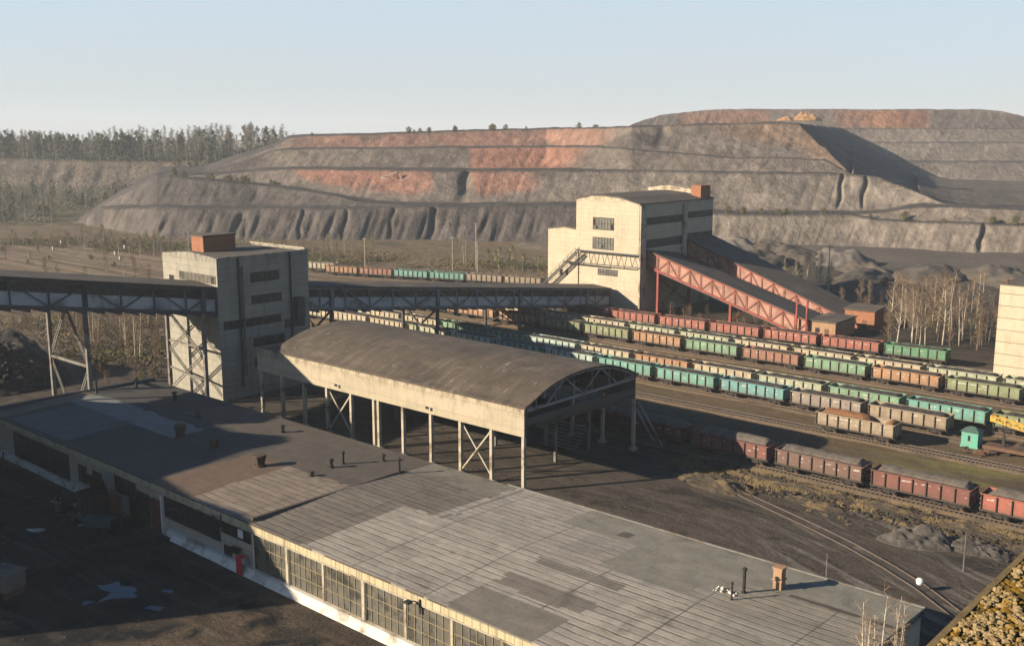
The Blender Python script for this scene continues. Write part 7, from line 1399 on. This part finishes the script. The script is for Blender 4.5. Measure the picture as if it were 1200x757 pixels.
# bare tree at the warehouse's end, bottom right
for i, (x, y, h) in enumerate([(-28.9,74.6,12.6), (-28.3,77.6,11.2), (-28.0,72.6,11.6), (-28.6,79.6,9.6)]):
    plant('clump', x, y, 0, h / 12, ['tallest bare birch at the right end of the warehouse','bare birch second from the right end corner of the warehouse','bare birch nearest the picture edge at the warehouse end','low bare birch at the far corner of the warehouse end'][i], 'tree', None)
for i in range(5): plant('scrub', -28.5 + random.uniform(-.5, 1.5), 71 + i * 2.6, 0, 1.6, 'bare shrub under the birches at the right end of the warehouse', 'bush', 'shrubs at the warehouse end')

# rough ground: clods and straw tufts between the siding and the red wagons, litter in the dark yard
rg = random.Random(11); cl = MB(); tf = MB()
for _ in range(5200):
    x = rg.uniform(-80, -18); y = 129.4 - abs(rg.gauss(0, 3.4)) - (1.5 if rg.random() < .3 else 0); q = fbm(x * .16, y * .3, 3.)
    if y < 117 or (x > -60 and abs(y - (116.7 - (x + 58) * .43)) < 2.2): continue
    z = .12 if y > 124 else 0.
    if q > -.12: lump(cl, x, y, z, abs(rg.gauss(.07, .10)) + .04, rg, .6)
    elif rg.random() < .8:
        for k in range(6):
            a = rg.random() * 6.28; h = rg.uniform(.15, .5); bx, by = x + rg.uniform(-.3,.3), y + rg.uniform(-.3,.3)
            tf.mesh([(bx-.05,by,z),(bx+.05,by,z),(bx+math.cos(a)*.35,by+math.sin(a)*.3,z+h)], [(0,1,2)])
tag(cl.build('ground_rubble', MT['verge']), kind='stuff'); tag(tf.build('straw_grass', MT['straw']), kind='stuff')
yl = MB()
for _ in range(260):
    x = rg.uniform(-150, -84); y = rg.uniform(36, 60); lump(yl, x, y, 0, abs(rg.gauss(.05,.08)) + .03, rg, .5)
tag(yl.build('yard_litter', MT['verge']), kind='stuff')
# dry grass and low scrub nobody could count, over the left field and behind the far train
sg = MB(); sg2 = MB()
for _ in range(15000):
    if rg.random() < .62: x = rg.uniform(-480, -300); y = 190 + (x + 480) * .24 + abs(rg.gauss(0, 22))
    elif rg.random() < .6: t = rg.random(); x = -335 + 140 * t; y = 246 + 55 * t + rg.gauss(0, 9)
    else: x = rg.uniform(-270, -195); y = rg.uniform(102, 150)
    if fbm(x * .05, y * .05, 6.) < -.12: continue
    m = sg if noise.noise(Vector((x * .04, y * .04, 1.))) + rg.uniform(-.3, .3) > 0 else sg2
    for k in range(5):
        b = Vector((x + rg.gauss(0,.8), y + rg.gauss(0,.8), rg.random() ** 1.5 * 2.2)); u = Vector((rg.uniform(-1,1), rg.uniform(-1,1), rg.uniform(-1,1))).normalized(); w = u.cross(Vector((rg.uniform(-1,1), rg.uniform(-1,1), rg.uniform(-1,1)))).normalized(); s_ = rg.uniform(.12, .42)
        m.mesh([b-u*s_, b+w*s_*.5, b+u*s_, b-w*s_*.5], [(0,1,2,3)])
tag(sg.build('dry_scrub', MT['straw']), kind='stuff'); tag(sg2.build('green_scrub', MT['leaf_olive']), kind='stuff')
cc_ = MB()
for _ in range(700):
    a = rg.random() * 6.28; r_ = rg.random() ** .6; x = -209 + math.cos(a) * r_ * 15; y = 80 + math.sin(a) * r_ * 13; lump(cc_, x, y, max(.1, 7.6 * min(1, (1 - r_) * 1.5) ** .8 * .95), abs(rg.gauss(.25, .25)) + .1, rg, .8)
tag(cc_.build('coal_lumps', MT['coal']), kind='stuff')
# undergrowth of the wood: brushwood nobody could count
ug = MB(); ug2 = MB()
for _ in range(14000):
    if rg.random() < .18: c = rg.uniform(-75, 340); t = rg.random() ** 2 * .8; p = ridge_pt(c, 1, t); hh = 3.
    elif rg.random() < .5: c = rg.uniform(-75, 350); p = ridge_pt(c, 2, rg.random() ** 2 * .6); hh = 10.
    else:
        c = rg.uniform(-80, 165); t = .1 + .9 * rg.random(); p = ridge_pt(c, 0, t); hh = 3.4
        if c > 60 and t < .35: continue
    m = ug if noise.noise(Vector((c * .03, p[1] * .01, 2.))) + rg.uniform(-.3,.3) > 0 else ug2
    for k in range(4):
        b = Vector((p[0] + rg.gauss(0,1.6), p[1] + rg.gauss(0,1.6), p[2] + rg.random() * hh)); u = Vector((rg.uniform(-1,1), rg.uniform(-1,1), rg.uniform(-1,1))).normalized(); w = u.cross(Vector((rg.uniform(-1,1), rg.uniform(-1,1), rg.uniform(-1,1)))).normalized(); s_ = rg.uniform(.2, .6)
        m.mesh([b-u*s_, b+w*s_*.5, b+u*s_, b-w*s_*.5], [(0,1,2,3)])
tag(ug.build('brushwood', MT['twig_grey']), kind='stuff'); tag(ug2.build('undergrowth', MT['leaf_olive']), kind='stuff')

# ================================================================ the hazy air
hb = MB().box(-2600, 1600, -900, 4200, -1.2, 96)
hm = bpy.data.materials.new('pale_haze'); hm.use_nodes = True; ht = hm.node_tree; ht.nodes.clear()
ho = ht.nodes.new('ShaderNodeOutputMaterial'); hv = ht.nodes.new('ShaderNodeVolumePrincipled')
hv.inputs['Color'].default_value = (.80, .90, 1., 1); hv.inputs['Density'].default_value = .00013; hv.inputs['Anisotropy'].default_value = .1
ht.links.new(hv.outputs[0], ho.inputs['Volume'])
hz = hb.build('haze', hm); tag(hz, kind='stuff')
